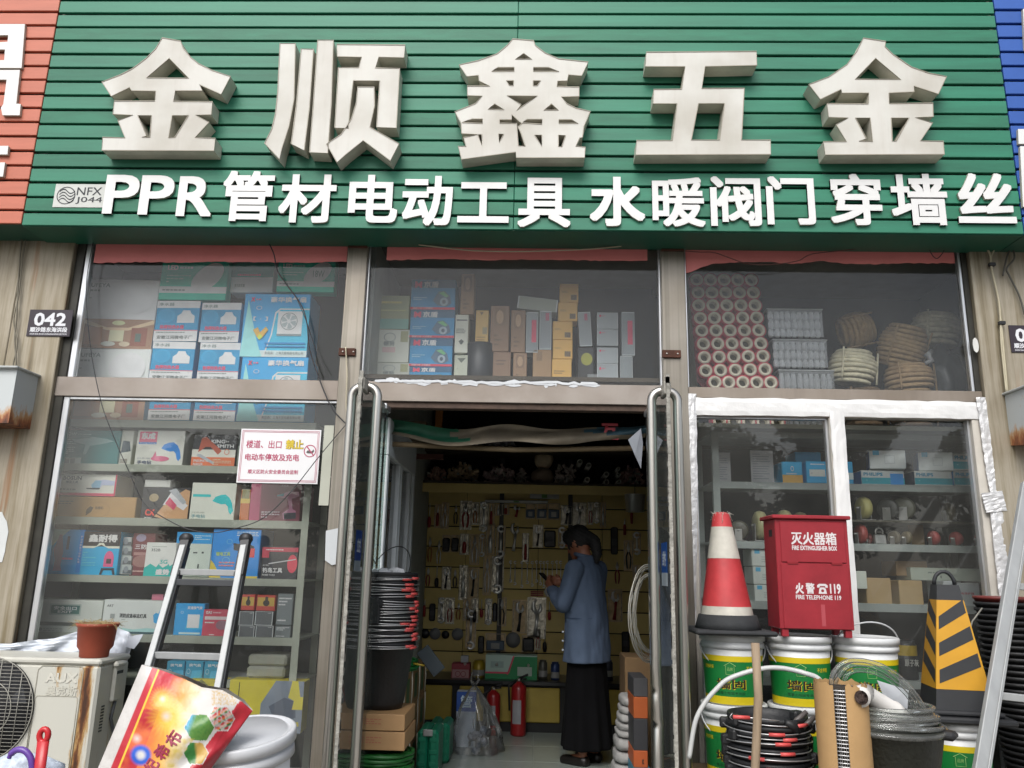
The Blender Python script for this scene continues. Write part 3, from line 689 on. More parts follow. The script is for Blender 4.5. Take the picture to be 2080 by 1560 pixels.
# row of tool boxes under the top shelf
carton('tool_box_carton', 'dark teal hammer-drill box with white right side, first on the top row of tool boxes', (122, 874, 243, 944), Yb, .25, '#1f5f5f', [('r', 0, .02, .38, .2, '#a8b2ac'), ('p', [(.2, .72), (.55, .8), (.78, .75), (.9, .68), (.7, .6), (.5, .55), (.45, .3), (.4, .3), (.42, .58), (.22, .66)], '#6d8c8a'), ('l', .02, .3, .25, .75, '#7fa39f', 8), ('t', 'DW', .1, .85, .25, .93, '#9ab5b0', .02), ('l', .27, .86, .5, .9, '#9ab5b0', 1), ('r', .01, .03, .09, .18, '#55605c'), ('r', .105, .03, .185, .18, '#55605c'), ('r', .2, .03, .28, .18, '#55605c')], LEFTG)
carton('tool_box_carton', 'plain off-white box end beside the dark teal drill box', (244, 874, 269, 945), Yb + .01, .22, '#a9aaa0', [('p', [(.1, .35), (.9, .4), (.75, .68), (.2, .7)], '#2b3b44'), ('r', .1, .05, .7, .18, '#7a776d')], LEFTG)
carton('tool_box_carton', 'white hand-drill box with pink name block and blue drill on the top row', (276, 874, 374, 946), Yb, .25, '#b9b8ae', [('r', .05, .66, .42, .96, '#c24b66'), ('t', '东成', .09, .74, .38, .93, '#e0d3cc', .05), ('r', .05, .6, .42, .66, '#2b63a0'), ('t', 'Dongcheng', .07, .61, .4, .65, '#c8d0d8', 0), ('p', sub(DRILL, .35, .05, 1.0, .75), '#1f6fb5'), ('p', [(.36, .2), (.42, .4), (.46, .22)], '#c9607a'), ('e', .34, .12, .72, .27, '#c9607a'), ('t', 'J1Z-FF-10A', .06, .17, .32, .22, '#5a6070', 0), ('t', '手电钻', .06, .04, .36, .14, '#3c4660', .02)], LEFTG)
carton('tool_box_carton', 'black, white and orange nailer box lettered KING SMITH', (390, 884, 479, 948), Yb, .22, '#24262b', [('r', 0, 0, 1, .54, '#b8b5ab'), ('r', 0, 0, 1, .3, '#c4603c'), ('t', 'KING', .42, .74, .74, .86, '#d8d8d2', .05), ('l', .75, .76, .95, .84, '#7c7c7c', 1), ('t', 'SMITH', .56, .6, .95, .71, '#d8d8d2', .05), ('p', [(.2, .9), (.3, .95), (.42, .8), (.62, .58), (.68, .5), (.6, .38), (.42, .62), (.3, .62), (.2, .5), (.14, .45)], '#9c4a36'), ('p', [(.14, .4), (.22, .38), (.56, .12), (.5, .08), (.12, .34)], '#8f9499'), ('e', .74, .38, .86, .56, '#c4603c', .8), ('t', 'PNEUMATIC', .06, .14, .4, .22, '#e3ded0', .02), ('t', 'NAILER', .06, .03, .28, .11, '#e3ded0', .02), ('l', .5, .05, .95, .25, '#d9a78c', 4)], LEFTG)
carton('tool_box_carton', 'green and grey box partly hidden behind the white notice', (482, 880, 600, 948), Yb + .02, .2, '#6f7a6f', [('r', 0, .6, 1, 1, '#2e3b38')], LEFTG)
# second row
carton('tool_box_carton', 'low white grinder box with red lower edge lettered BOSUN', (109, 963, 237, 1007), Yb, .2, '#b9b6ac', [('r', 0, 0, 1, .13, '#b23a55'), ('r', .975, 0, 1, 1, '#a8304a'), ('t', 'BOSUN', .13, .72, .43, .9, '#2d3236', .04), ('t', '博深工具', .18, .56, .38, .68, '#4c5254', .01), ('p', [(.6, .5), (.66, .72), (.8, .76), (.97, .7), (.97, .5), (.78, .5), (.74, .35), (.62, .36)], '#9aa0b4'), ('p', [(.6, .5), (.66, .72), (.76, .7), (.74, .35), (.62, .36)], '#6f93a8'), ('p', [(.52, .36), (.75, .38), (.74, .3), (.54, .31)], '#2a2c30'), ('l', .1, .2, .4, .36, '#7a7a72', 1)], LEFTG)
carton('tool_box_carton', 'long plain brown carton under the low white grinder box', (103, 1009, 277, 1053), Yb, .22, '#947448', [('l', .05, .62, .25, .82, '#5c4a30', 2), ('p', [(.42, .12), (.48, .3), (.5, .5), (.46, .56), (.42, .4)], '#4a3f30'), ('t', '角磨机', .52, .42, .62, .56, '#5b4930', .02), ('e', .4, .05, .7, .75, '#7d6340', .97)], LEFTG)
carton('tool_box_carton', 'black box with a pink and silver cutting tool, tilted lid, on the second row', (287, 990, 384, 1056), Yb, .2, '#202024', [('p', [(.3, .1), (.55, .6), (.9, .95), (1, .9), (1, .05), (.5, .02)], '#a8825e'), ('p', [(.45, .45), (.62, .9), (.8, .7), (.98, .45), (.9, .3), (.65, .5)], '#b5b3b4'), ('p', [(.5, .5), (.58, .7), (.75, .45), (.7, .3)], '#b04058'), ('p', [(.55, .9), (.7, .98), (.95, .55), (.88, .48)], '#8d9094'), ('e', .15, .55, .35, .8, '#8a7c60'), ('t', 'CX', .1, .12, .3, .32, '#d63a30', .05), ('t', 'POW', .1, .01, .25, .08, '#c9c9c9', .02)], LEFTG)
carton('tool_box_carton', 'small plain white box lying on top of the black cutting-tool box', (294, 975, 346, 990), Yb + .02, .15, '#a8a8a2', [], LEFTG)
carton('tool_box_carton', 'off-white hand-drill box with turquoise drill, second row', (387, 981, 478, 1057), Yb, .25, '#b4b6ab', [('r', .04, .62, .44, .69, '#2aa0a0'), ('p', sub(DRILL, .28, .08, 1.02, .78), '#1aa3a5'), ('t', 'J1Z-FF-10A', .05, .17, .34, .22, '#666c66', 0), ('t', '手电钻', .05, .06, .36, .15, '#4c7f86', .01), ('l', .05, .01, .4, .04, '#666c66', 1)], LEFTG)
carton('parts_bottle', 'small orange and yellow container between two drill boxes', (488, 994, 507, 1057), Yb, .05, '#a35a2c', [('r', 0, .55, 1, .7, '#b29a4a'), ('r', .1, .7, .9, 1, '#7d7a58')], LEFTG, cat='container')
carton('tool_box_carton', 'dark pink cordless-wrench box with pink spine, second row', (508, 983, 611, 1061), Yb, .25, '#6e2b3d', [('r', 0, 0, .2, 1, '#9c3f5e'), ('p', [(.52, .72), (.75, .8), (.95, .8), (.97, .68), (.82, .62), (.85, .35), (.92, .3), (.93, .1), (.68, .08), (.66, .24), (.78, .36), (.74, .62), (.54, .66)], '#c27a96'), ('p', [(.7, .08), (.93, .1), (.92, .26), (.68, .24)], '#2b2c36'), ('p', [(.52, .71), (.66, .76), (.66, .68), (.53, .67)], '#3f7f96'), ('l', .24, .1, .6, .3, '#c9a3ae', 3), ('l', .6, .93, .95, .98, '#b58797', 1), ('t', 'MIS-FLY-230T', .24, .22, .48, .26, '#e0c8cf', 0)], LEFTG)
# third row
carton('tool_box_carton', 'blue cordless-drill box lettered POWER TOOLS on its edge, third row', (89, 1075, 168, 1167), Yb, .2, '#2a7fb2', [('p', [(0, 1), (.6, 1), (.1, .55), (0, .5)], '#7f9f9a'), ('p', [(.35, .88), (.42, .88), (.46, .7), (.5, .5), (.48, .2), (.52, .08), (.3, .08), (.32, .3), (.25, .55), (.3, .7)], '#7c6a80'), ('r', .56, .55, .63, .85, '#32485c'), ('r', .88, .05, 1, 1, '#1f6fae'), ('l', .5, .3, .8, .4, '#b0607a', 1)] + [('t', c_, .91, .82 - .062 * i, .96, .86 - .062 * i, '#d5e2ea', .02) for i, c_ in enumerate('POWERTOOLS')], LEFTG)
carton('tool_box_carton', 'blue laser-level box with black top and pink level picture, third row', (166, 1080, 242, 1169), Yb - .01, .2, '#1f8fbe', [('r', 0, .66, 1, 1, '#1f1c1e'), ('t', '鑫耐得', .14, .76, .92, .94, '#c9c3b4', .04), ('p', [(0, .62), (.3, .62), (.5, .7), (.7, .62), (1, .62), (1, .67), (.62, .67), (.56, .74), (.44, .74), (.38, .67), (0, .67)], '#c9c2a8'), ('e', .62, .2, .88, .56, '#b84a72'), ('r', .62, .2, .88, .42, '#b84a72'), ('r', .69, .27, .82, .38, '#3a2b33'), ('p', [(.58, .17), (.92, .17), (.96, .02), (.9, .02), (.86, .12), (.64, .12), (.6, .02), (.54, .02)], '#22303a'), ('l', .04, .2, .4, .55, '#4aa6cf', 6)], LEFTG)
for i in range(4):
    carton('parts_box', 'narrow grey and white parts box, %s in the pile beside the laser-level box' % ['lowest', 'second lowest', 'third', 'topmost'][i], (242, 1148 - i * 19, 267, 1167 - i * 19), Yb + .02, .12, '#8f9492', [('r', .3, .1, 1, .5, '#4a4f52'), ('e', .35, .2, .75, .9, '#6d7275')], LEFTG)
carton('tool_box_carton', 'dark red box lettered 三防 behind the white and teal box', (266, 1083, 312, 1170), Yb + .03, .15, '#5f2c30', [('t', '三防/', .14, .62, .75, .74, '#d5cfc8', .02), ('e', .15, .8, .6, .98, '#7c7286'), ('r', .12, .48, .9, .55, '#8c6a66'), ('e', .1, .2, .9, .48, '#7d5a56'), ('l', .1, .02, .9, .14, '#b59c92', 2)], LEFTG)
carton('tool_box_carton', 'white and teal box lettered 352B with a hexagon emblem', (294, 1102, 356, 1172), Yb - .02, .15, '#b5b9b2', [('p', [(0, 0), (1, 0), (1, .42), (.85, .32), (.62, .56), (.4, .28), (.2, .38), (0, .25)], '#13948c'), ('t', '352B', .18, .74, .48, .82, '#3a4442', .02), ('l', .2, .86, .7, .9, '#7d8581', 1), ('p', [(.5, .35), (.62, .27), (.78, .35), (.78, .52), (.62, .6), (.5, .52)], '#b5b9b2'), ('t', 'SG', .52, .38, .76, .5, '#13948c', .03), ('t', '盛势', .4, .06, .86, .23, '#d8dcd6', .05)], LEFTG)
carton('tool_box_carton', 'white box with blue top flap and scattered marks, behind the black ladder hinge', (356, 1081, 428, 1171), Yb, .2, '#a9b2a8', [('r', 0, .74, 1, 1, '#217fb4'), ('l', .5, .82, .95, .94, '#9cc0d6', 3), ('r', .5, .52, .62, .55, '#3c4442'), ('r', .74, .52, .8, .56, '#3c4442'), ('r', .66, .18, .7, .28, '#3c4442')], LEFTG)
carton('tool_box_carton', 'large blue cordless-tool box with yellow corners, third row', (429, 1075, 527, 1177), Yb - .02, .22, '#1c74b8', [('p', [(0, 0), (.26, 0), (.08, .3), (0, .38)], '#c9a43a'), ('r', .72, 0, 1, .07, '#c9a43a'), ('p', [(.44, .72), (.62, .7), (.74, .72), (.88, .66), (.88, .5), (.8, .44), (.76, .5), (.62, .5), (.58, .56), (.46, .58)], '#22262a'), ('r', .78, .44, .9, .62, '#b5383c'), ('l', .5, .86, .95, .96, '#a8cfe6', 3), ('t', '锂电工具', .1, .46, .4, .54, '#8aa65e', .03), ('l', .18, .24, .5, .36, '#c96a6a', 2), ('e', .3, .7, .42, .8, '#5aa0d0', .85), ('e', .24, .3, .4, .44, '#5aa0d0', .85)], LEFTG, side='#14609c')
carton('tool_box_carton', 'black and red tool box lettered 钓岛工具 at the right end of the third row', (531, 1110, 604, 1179), Yb, .2, '#25262a', [('r', 0, .84, 1, .97, '#9c3040'), ('l', .1, .87, .6, .93, '#d5b8ba', 1), ('r', 0, .66, .2, .84, '#9c3040'), ('e', .72, .22, 1, .76, '#b83246'), ('p', [(.2, .5), (.95, .64), (.95, .61), (.2, .47)], '#a9a9ab'), ('t', '01901', .05, .42, .22, .46, '#c9c9c9', .01), ('t', '钓岛工具', .05, .22, .6, .37, '#d2d0cc', .03), ('t', 'POWER TOOLS', .05, .13, .4, .18, '#c9c9c9', .01)], LEFTG)
# fourth row
carton('sign_lamp_box', 'wide white box with a green EXIT sign printed on it, fourth row', (60, 1218, 206, 1290), Yb, .15, '#a9ada6', [('r', .26, .56, .7, .88, '#8a968f'), ('r', .28, .6, .68, .84, '#2c5550'), ('t', '安全出口', .32, .71, .64, .81, '#d5dcd8', .03), ('t', 'EXIT', .38, .62, .58, .69, '#d5dcd8', .04), ('r', 0, .26, 1, .36, '#454b46'), ('r', .04, .1, .12, .2, '#7c3f3f'), ('e', .14, .1, .2, .2, '#8a908a'), ('l', .22, .08, .5, .2, '#8a908a', 2), ('l', .08, .78, .14, .9, '#8a908a', 1)], LEFTG)
carton('sign_lamp_box', 'wide white emergency-lamp box with a blue paint splash and dark base, fourth row', (208, 1219, 339, 1292), Yb, .15, '#b0b4b0', [('r', 0, 0, 1, .12, '#28434a'), ('p', [(0, .2), (.15, .17), (.3, .22), (.5, .18), (.7, .23), (1, .2), (1, .12), (0, .12)], '#8cb0ae'), ('t', 'ART', .05, .79, .15, .86, '#3f4644', .02), ('t', '消防应急标志灯具', .26, .5, .68, .62, '#2d3234', .03), ('l', .3, .42, .6, .47, '#8a908c', 1), ('p', [(.8, .4), (.78, .6), (.82, .66), (.86, .64), (.88, .76), (.92, .62), (.98, .7), (1, .5), (1, .34), (.9, .3)], '#2a86b8'), ('r', .12, .47, .19, .6, '#7d827f')], LEFTG)
carton('fan_box', 'small blue ventilator box with a white square fan, fourth row', (354, 1226, 414, 1291), Yb, .06, '#1c80b4', [('p', [(.4, .2), (.45, .55), (.55, .62), (.95, .62), (.98, .25), (.9, .2)], '#2a93c6'), ('r', .45, .24, .86, .66, '#b3c3cc'), ('r', .5, .29, .81, .61, '#bfccd2'), ('t', '双速换气扇', .42, .82, .92, .92, '#c5dbe8', .02), ('r', .2, .04, .92, .1, '#9fc0d2'), ('e', .2, .68, .3, .76, '#a8c4d4', .8)], LEFTG)
carton('regulator_box', 'red gas-regulator box lettered GAS, fourth row', (411, 1238, 466, 1293), Yb, .06, '#a33c4c', [('t', 'GAS', .1, .83, .32, .94, '#e0cfd0', .03), ('l', .36, .84, .9, .92, '#d0a5aa', 1), ('r', .08, .62, .96, .74, '#b9a9aa'), ('l', .1, .46, .5, .56, '#dcb9bd', 1), ('e', .5, .25, .95, .6, '#7c5a66'), ('l', .3, .03, .8, .1, '#dcb9bd', 1)], LEFTG)
for lab, px, col, pr in (('small red and yellow box, left of the pair on the grey boxes', (490, 1208, 517, 1240), '#a03a30', 1), ('small red and yellow box, right of the pair on the grey boxes', (521, 1209, 559, 1241), '#a03a30', 1),
    ('tall grey box with white bars at the right end of the fourth row', (562, 1206, 594, 1270), '#5f6668', 2), ('small silver-framed dark box under the left red and yellow box', (486, 1242, 515, 1270), '#4c5052', 3),
    ('small silver-framed dark box under the right red and yellow box', (518, 1242, 554, 1270), '#4c5052', 3), ('lowest silver-framed dark box, left', (485, 1271, 516, 1297), '#484b4d', 3), ('lowest silver-framed dark box, middle', (519, 1271, 555, 1297), '#484b4d', 3), ('lowest grey box with dotted print, right', (558, 1271, 590, 1296), '#5a6062', 2)):
    P_ = {1: [('r', .05, .3, .95, .85, '#a3873c'), ('e', .35, .3, .7, .7, '#2b2420'), ('r', .45, .6, .6, .9, '#2b2420')], 2: [('l', .1, .6, .9, .9, '#b5babb', 3), ('l', .1, .1, .9, .2, '#c0c3c3', 1)], 3: [('r', .0, .0, 1, .03, '#a9adae'), ('r', 0, .97, 1, 1, '#a9adae'), ('r', .0, 0, .04, 1, '#a9adae'), ('r', .96, 0, 1, 1, '#a9adae'), ('l', .7, .85, .9, .92, '#c9c9c9', 1)]}[pr]
    carton('parts_box', lab, px, Yb, .1, col, P_, LEFTG)
carton('parts_box', 'small pink box lying behind the blue ventilator box', (308, 1207, 332, 1219), Yb + .05, .1, '#a05a6c', [], LEFTG)
for i, px in enumerate(((338, 1343, 374, 1378), (376, 1343, 412, 1378), (414, 1344, 450, 1379))):
    carton('fan_box', 'small blue fan box on the low shelf, %s of three' % ['left', 'middle', 'right'][i], px, Yb, .1, '#2a7d9a', [('t', '换气扇', .2, .68, .85, .85, '#b9d0da', .02), ('e', .1, .25, .3, .55, '#a9c4d0', .85), ('p', [(.35, 0), (.42, .45), (.95, .5), (.95, 0)], '#3a93b4')], LEFTG)
for i, px in enumerate(((503, 1330, 582, 1353), (500, 1354, 578, 1378))):
    b = MB(); q = pxrect(*px, Yb); b.box(q[0], Yb, q[1], q[2], Yb + .2, q[3], mat('#a3a597', .8, bump=.3), .012); b.obj('foam_pad', None, 'thick off-white pad on the low shelf, %s of two' % ['upper', 'lower'][i], 'pad', 'off-white pads on the low shelf')
carton('glove_box', 'yellow and grey work-glove box with a pliers picture at the window foot', (462, 1382, 614, 1488), Yb - .06, .12, '#b3a62e', [('p', [(.62, 1), (1, 1), (1, 0), (.48, 0), (.44, .2), (.44, .55)], '#6d7682'), ('p', [(.55, .5), (.75, .68), (.9, .6), (.92, .3), (.75, .2), (.6, .35)], '#4a5260'), ('p', [(.84, 1), (.92, 1), (.96, .7), (1, .7), (1, .45), (.86, .45), (.88, .62), (.8, .68)], '#b8ab36'), ('p', [(.62, .06), (.68, .12), (.96, .22), (.97, .14), (.75, .04), (.95, -.0), (.7, 0)], '#aaa03a'), ('r', .13, .62, .14, .95, '#33311f'), ('r', .28, .08, .4, .13, '#8c5a3a')], LEFTG)
carton('glove_box', 'yellow work-glove box half hidden behind the ladder', (380, 1380, 450, 1486), Yb - .05, .12, '#b0a32e', [('p', [(.1, .9), (.35, 1), (.7, .8), (.6, .5), (.2, .55)], '#6b6a3a')], LEFTG)

# shelf rack behind the left window
SHM = mat('#a9ae9f', .6, var=.12, nscale=5)
def rack(label, xw, shelves, Y, dep, ups, zb=.2, cat='shelf rack', m=SHM, edge=.04):
    r = empty('shelf_rack', ((xw[0] + xw[1]) / 2, Y + dep / 2, zb), label, cat, 'shelf racks in the windows')
    for (z, th) in shelves:
        b = MB(); b.box(xw[0], Y, z - th, xw[1], Y + .006, z, m, .001); b.box(xw[0], Y + .006, z - .012, xw[1], Y + dep, z - .0015, m); b.obj('shelf', r)
    for x in ups:
        for yy in (Y - .008, Y + dep - .03):
            b = MB(); b.box(x, yy, zb, x + .04, yy + .006, max(s_[0] for s_ in shelves), m); b.box(x, yy + .006, zb, x + .004, yy + .03, max(s_[0] for s_ in shelves), m); b.obj('upright', r)
    return r
Ys = Yb - .04
sz = [(W(380, t, Ys).z, W(380, t, Ys).z - W(380, u_, Ys).z) for t, u_ in ((855, 870), (945, 960), (1054, 1070), (1172, 1187), (1291, 1307), (1380, 1395))]
xu = W(612, 1080, Ys).x
rack('pale steel shelf rack full of boxed tools behind the left window', (-2.86, xu + .04), sz, Ys, .42, (-2.83, xu), .18)
# dark board behind the rack
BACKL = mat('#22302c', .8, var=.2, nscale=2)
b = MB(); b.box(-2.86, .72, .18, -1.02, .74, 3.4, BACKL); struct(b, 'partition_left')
# parked car across the pavement, mirrored in the left window
def car(cx, cy, label):
    e = empty('parked_car', (cx, cy, 0), label, 'car'); CW = mat('#c8cacc', .25, var=.02, spec=.7); CG = mat('#15181b', .1, spec=.8); M = T(cx, cy, 0)
    prof = [(-2.2, .32), (-2.22, .62), (-2.1, .78), (-1.6, .90), (-1.0, .97), (-.3, 1.36), (.2, 1.44), (1.0, 1.42), (1.6, 1.12), (2.05, 1.02), (2.18, .8), (2.15, .32), (1.75, .3), (1.7, .5), (1.5, .64), (1.2, .64), (1.02, .5), (.98, .26), (-.95, .26), (-1.0, .5), (-1.2, .64), (-1.5, .64), (-1.7, .5), (-1.74, .3)]
    b = MB(); n = 6
    for k in range(n):      # rounded across the width
        w0, w1 = -.86 + 1.72 * k / n, -.86 + 1.72 * (k + 1) / n; s_ = 1 - .05 * max(abs(w0), abs(w1)) ** 6
        b.prism([[(x * s_, .26 + (z - .26) * s_) for x, z in prof]], w0, w1, CW, M=M)
    b.obj('body', e)
    for s_ in (-1, 1):
        b = MB(); b.prism([[(-.92, 1.0), (-.28, 1.30), (.2, 1.37), (.3, 1.37), (.3, 1.0)], ], s_ * .865, s_ * .868, CG, M=M); b.obj('window', e)
        b = MB(); b.prism([[(.36, 1.0), (.36, 1.37), (.95, 1.34), (1.45, 1.08), (1.4, 1.0)]], s_ * .865, s_ * .868, CG, M=M); b.obj('window', e)
        for x in (-1.36, 1.36): b = MB(); b.lathe([(.1, -.09), (.31, -.1), (.33, 0), (.31, .1), (.1, .09)], (0, 0, 0), BLACK, 24, M=M @ T(x, s_ * .78, .33) @ RX(R(90))); b.lathe([(.001, 0), (.2, .0)], (0, 0, 0), STEEL, 20, M=M @ T(x, s_ * .885, .33) @ RX(R(90))); b.obj('wheel', e)
        b = MB(); b.box(-2.23, s_ * .5 - .2, .66, -2.12, s_ * .5 + .2, .78, mat('#b5bac0', .1), .03, M=M); b.obj('headlight', e)
    b = MB(); b.prism([[(-.98, .99), (-.32, 1.35), (-.29, 1.33), (-.95, .97)]], -.7, .7, CG, M=M); b.obj('windscreen', e); return e
car(-3.2, -8.4, 'white parked car across the pavement, seen mirrored in the left window')
# ------------------------------------------------------------------ goods over the doorway
Yc = .34; CG = 'boxed goods over the doorway'
b = MB(); zsh = W(1040, 786, Yc).z; b.box(xs['p1r'] - .0, .06, zsh - .025, xs['p2l'], .95, zsh, mat('#4d4438', .8)); b.obj('storage_shelf', None, 'dark wooden storage shelf over the doorway', 'shelf')
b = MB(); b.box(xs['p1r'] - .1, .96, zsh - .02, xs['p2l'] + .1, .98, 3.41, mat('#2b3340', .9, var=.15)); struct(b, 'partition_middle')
def C(lab, px, col, pr=(), dep=.12, Y=Yc, **k): return carton(k.pop('name', 'carton'), lab, (px[0], px[1], px[2], min(px[3], 785.5)), Y, dep, col, pr, k.pop('group', CG), **k)
C('olive and teal patterned box in the far left pile over the doorway', (756, 600, 831, 668), '#7c8263', [('r', 0, 0, 1, .3, '#5f8a80'), ('l', .15, .72, .85, .86, '#b0a868', 1), ('l', .1, .4, .9, .6, '#9a9c6c', 2)])
DL = [('e', .36, .62, .66, .9, '#7d8381', .85), ('t', '德努', .36, .5, .64, .64, '#646b6a', .03), ('r', .78, .62, .96, .95, '#7c7d5e'), ('r', .34, .3, .66, .46, '#a58f8e')]
C('white box with a round emblem, under the olive box', (749, 669, 831, 736), '#a3a59c', DL); C('white box with a round emblem, lowest of its pile', (747, 736.5, 831, 786), '#9a9c94', DL)
for i, px in enumerate(((835, 568, 925, 629), (833, 629.5, 923, 686), (832, 686.5, 919, 744), (831, 744.5, 917, 802))):
    C('blue respirator box lettered 京盾, %s of four' % ['top', 'second', 'third', 'lowest'][i], px, '#23729c', [('r', 0, .72, 1, 1, '#27516f'), ('p', [(.08, .72), (.12, .72), (.16, .78), (.2, .72), (.24, .72), (.24, .93), (.2, .93), (.16, .86), (.12, .93), (.08, .93)], '#c03a55'), ('t', '京盾', .28, .73, .62, .94, '#d0d4d6', .03), ('r', 0, 0, 1, .08, '#b03a4c'), ('t', '国盾工具 工具典范', .06, .015, .5, .07, '#dcc5ca', .0),
      ('p', [(.5, .3), (.62, .6), (.75, .62), (.88, .45), (.92, .2), (.8, .1), (.6, .14)], '#455c70'), ('e', .66, .12, .84, .4, '#8a98a3'), ('e', .71, .19, .79, .33, '#3d4c5c'), ('l', .06, .3, .4, .42, '#86a8c4', 2), ('p', [(.62, .55), (.74, .6), (.85, .45), (.8, .4)], '#5f9a6c')], dep=.2, name='respirator_box')
WN, BRN, YEL, GRY = '#a9aaa0', '#7d6248', '#a88a52', '#71767a'
TT = [('r', .2, .55, .8, .95, '#6a5340'), ('e', .3, .6, .7, .9, '#8f745a'), ('l', .2, .1, .8, .4, '#5c4a3a', 3)]
C('tall brown carton standing on top of the white column beside the respirator boxes', (936, 556, 963, 638), BRN, TT); C('tall white printed carton, upper of two beside the respirator boxes', (924, 639, 951, 717), WN, [('r', .1, .84, .9, .87, '#3c4040'), ('l', .1, .5, .9, .64, '#3f4443', 3), ('p', [(.45, .22), (.55, .22), (.7, .3), (.5, .36), (.3, .3)], '#3f4443')])
C('pale green-white carton, lower of two beside the respirator boxes', (922, 721, 951, 786), '#999c8e', [('p', [(.2, .9), (.8, .9), (.5, .75)], '#4a5048'), ('r', .5, .2, .8, .36, '#4a5048'), ('l', .2, .5, .7, .6, '#5c6058', 2)])
C('yellowish carton standing on the dark drum', (966, 630, 992, 700), YEL, [('r', .55, .3, .9, .5, '#7f7458'), ('l', .1, .1, .9, .25, '#7c6440', 2), ('p', [(.3, .94), (.6, .94), (.45, .85)], '#6b5a3a')])
b = MB(); q = W(976, 742, Yc + .08); zl = W(976, 702, Yc + .08).z; b.lathe([(.105, 0), (.11, .01), (.11, zl - zsh - .01), (.1, zl - zsh)], (q.x, q.y, zsh), mat('#22262e', .4), 24); b.obj('drum', None, 'dark round drum standing between the cartons over the doorway', 'drum')
C('large brown carton standing upright, left of two tall brown ones', (996, 621, 1034, 714), '#705744', TT); C('slim brown carton standing upright, right of two tall brown ones', (1038, 630, 1067, 716), '#735a45', TT)
C('brown carton under the large upright brown carton', (1001, 715, 1037, 786), '#6d5543', [('l', .2, .6, .8, .8, '#4d3d30', 2)]); C('brown carton with a printed window under the slim upright brown carton', (1042, 717, 1070, 786), '#7a6049', TT)
RS = [('r', .45, .25, .85, .8, '#a83a52')]; GB = [('r', 0, 0, 1, .02, '#a0a4a6'), ('r', 0, .98, 1, 1, '#a0a4a6'), ('r', 0, 0, .03, 1, '#a0a4a6'), ('r', .97, 0, 1, 1, '#a0a4a6')]
C('grey carton with a red stripe beside the slim brown carton', (1069, 634, 1093, 716), GRY, RS + GB); C('plain grey carton with small red mark over the wide brown carton', (1096, 632, 1120, 710), GRY, GB + [('r', .5, .75, .8, .95, '#8c4a5c')])
C('wide brown carton standing under the plain grey carton', (1082, 710.5, 1120, 786), '#83684a', [('r', .2, .7, .5, .95, '#6b543c'), ('l', .2, .1, .7, .2, '#5a4838', 1)])
C('long grey carton lying tilted across the tops of two grey cartons', (1050, 605, 1131, 630), '#7b8078', GB, tilt=.11)
for i, px in enumerate(((1137, 576, 1175, 614), (1134, 614.4, 1173, 652), (1123, 652.4, 1163, 690), (1123, 690.4, 1163, 729), (1121, 729.4, 1161, 786))):
    C('small ochre carton with a dark square, %s of the ochre stack' % ['topmost', 'second', 'third', 'fourth', 'lowest'][i], px, '#b08a48', [('r', .6, .12, .9, .4, '#5a4a34'), ('l', .1, .5, .45, .62, '#7a6038', 2)] if i < 4 else [('l', .1, .45, .9, .6, '#5a4830', 2), ('r', .1, .2, .9, .22, '#6b5636')])
C('grey carton leaning right beside the ochre stack', (1178, 634, 1203, 703), '#777c7f', GB + [('r', .5, .75, .75, .95, '#8c4a5c')], tilt=-.06)
b = MB(); q = pxrect(1172, 704, 1208, 786, Yc); xc = (q[0] + q[2]) / 2; b.box(q[0], Yc, zsh, q[2], Yc + .12, q[3], mat('#17191c', .4), .008); b.ell(xc - .03, q[3] - .12, xc + .04, q[3] - .04, Yc - .001, mat('#a3a23a', .5)); b.add([(xc + .01, Yc - .001, q[1] + .02), (xc + .07, Yc - .001, q[1] + .02), (xc + .07, Yc - .001, q[1] + .08), (xc + .01, Yc - .001, q[1] + .08)], [(0, 1, 2, 3)], mat('#85898a', .5)); b.obj('black_case', None, 'black case with a yellow tag and small grey square, right of the ochre stack', 'case', CG)
for i, (y0, y1) in enumerate(((635, 668), (669, 702), (706, 738), (739, 786))):
    C('small grey carton with red mark, %s of the grey stack' % ['top', 'second', 'third', 'lowest'][i], (1213, y0, 1255, y1), '#82878a', GB + [('e', .1, .72, .2, .86, '#b03a50'), ('l', .22, .74, .4, .84, '#a05a68', 1)])
C('tall grey carton with a red stripe at the far right over the doorway', (1263, 634, 1289, 722), '#70767a', RS + GB); C('grey carton under the far right striped one', (1260, 723, 1285, 786), '#6d7376', GB)

# ------------------------------------------------------------------ right window, upper: tape rolls, wrapped trays, rope coils
Yr = .36
zs2 = W(1690, 868, Yr).z
TAPE = mat('#cfc6b2', .5, var=.08); CORE = mat('#7f7a6a', .8); PINK = mat('#b8404f', .35, var=.15)
FILM = glass_mat('pink_shrink_film', tint=(.9, .5, .52), dust=.12, rough=.15, dirt_scale=12)
tb = MB(); tb.lathe([(.024, 0), (.034, -.001), (.0395, .001), (.0395, .05), (.024, .05), (.024, 0)], (0, 0, 0), TAPE, 20, M=RX(R(90)) @ T(0, 0, -.05))
tb.lathe([(.0242, .001), (.0242, .049)], (0, 0, 0), CORE, 16, M=RX(R(90)) @ T(0, 0, -.05), capb=False, capt=False)
tb.lathe([(.0396, .048), (.0475, .046), (.0475, .004)], (0, 0, 0), PINK, 20, M=RX(R(90)) @ T(0, 0, -.05), capb=False, capt=False); tb.lathe([(.0396, .003), (.0475, .005)], (0, 0, 0), PINK, 20, M=RX(R(90)) @ T(0, 0, -.05), capb=False, capt=False)
tb.ell(-.026, -.026, .026, .026, .046, mat('#5d5a4e', .8))
names_r = ['top', 'second', 'third', 'fourth', 'fifth', 'sixth', 'seventh', 'eighth', 'ninth', 'tenth', 'eleventh', 'lowest']; names_c = ['first', 'second', 'third', 'fourth', 'fifth']
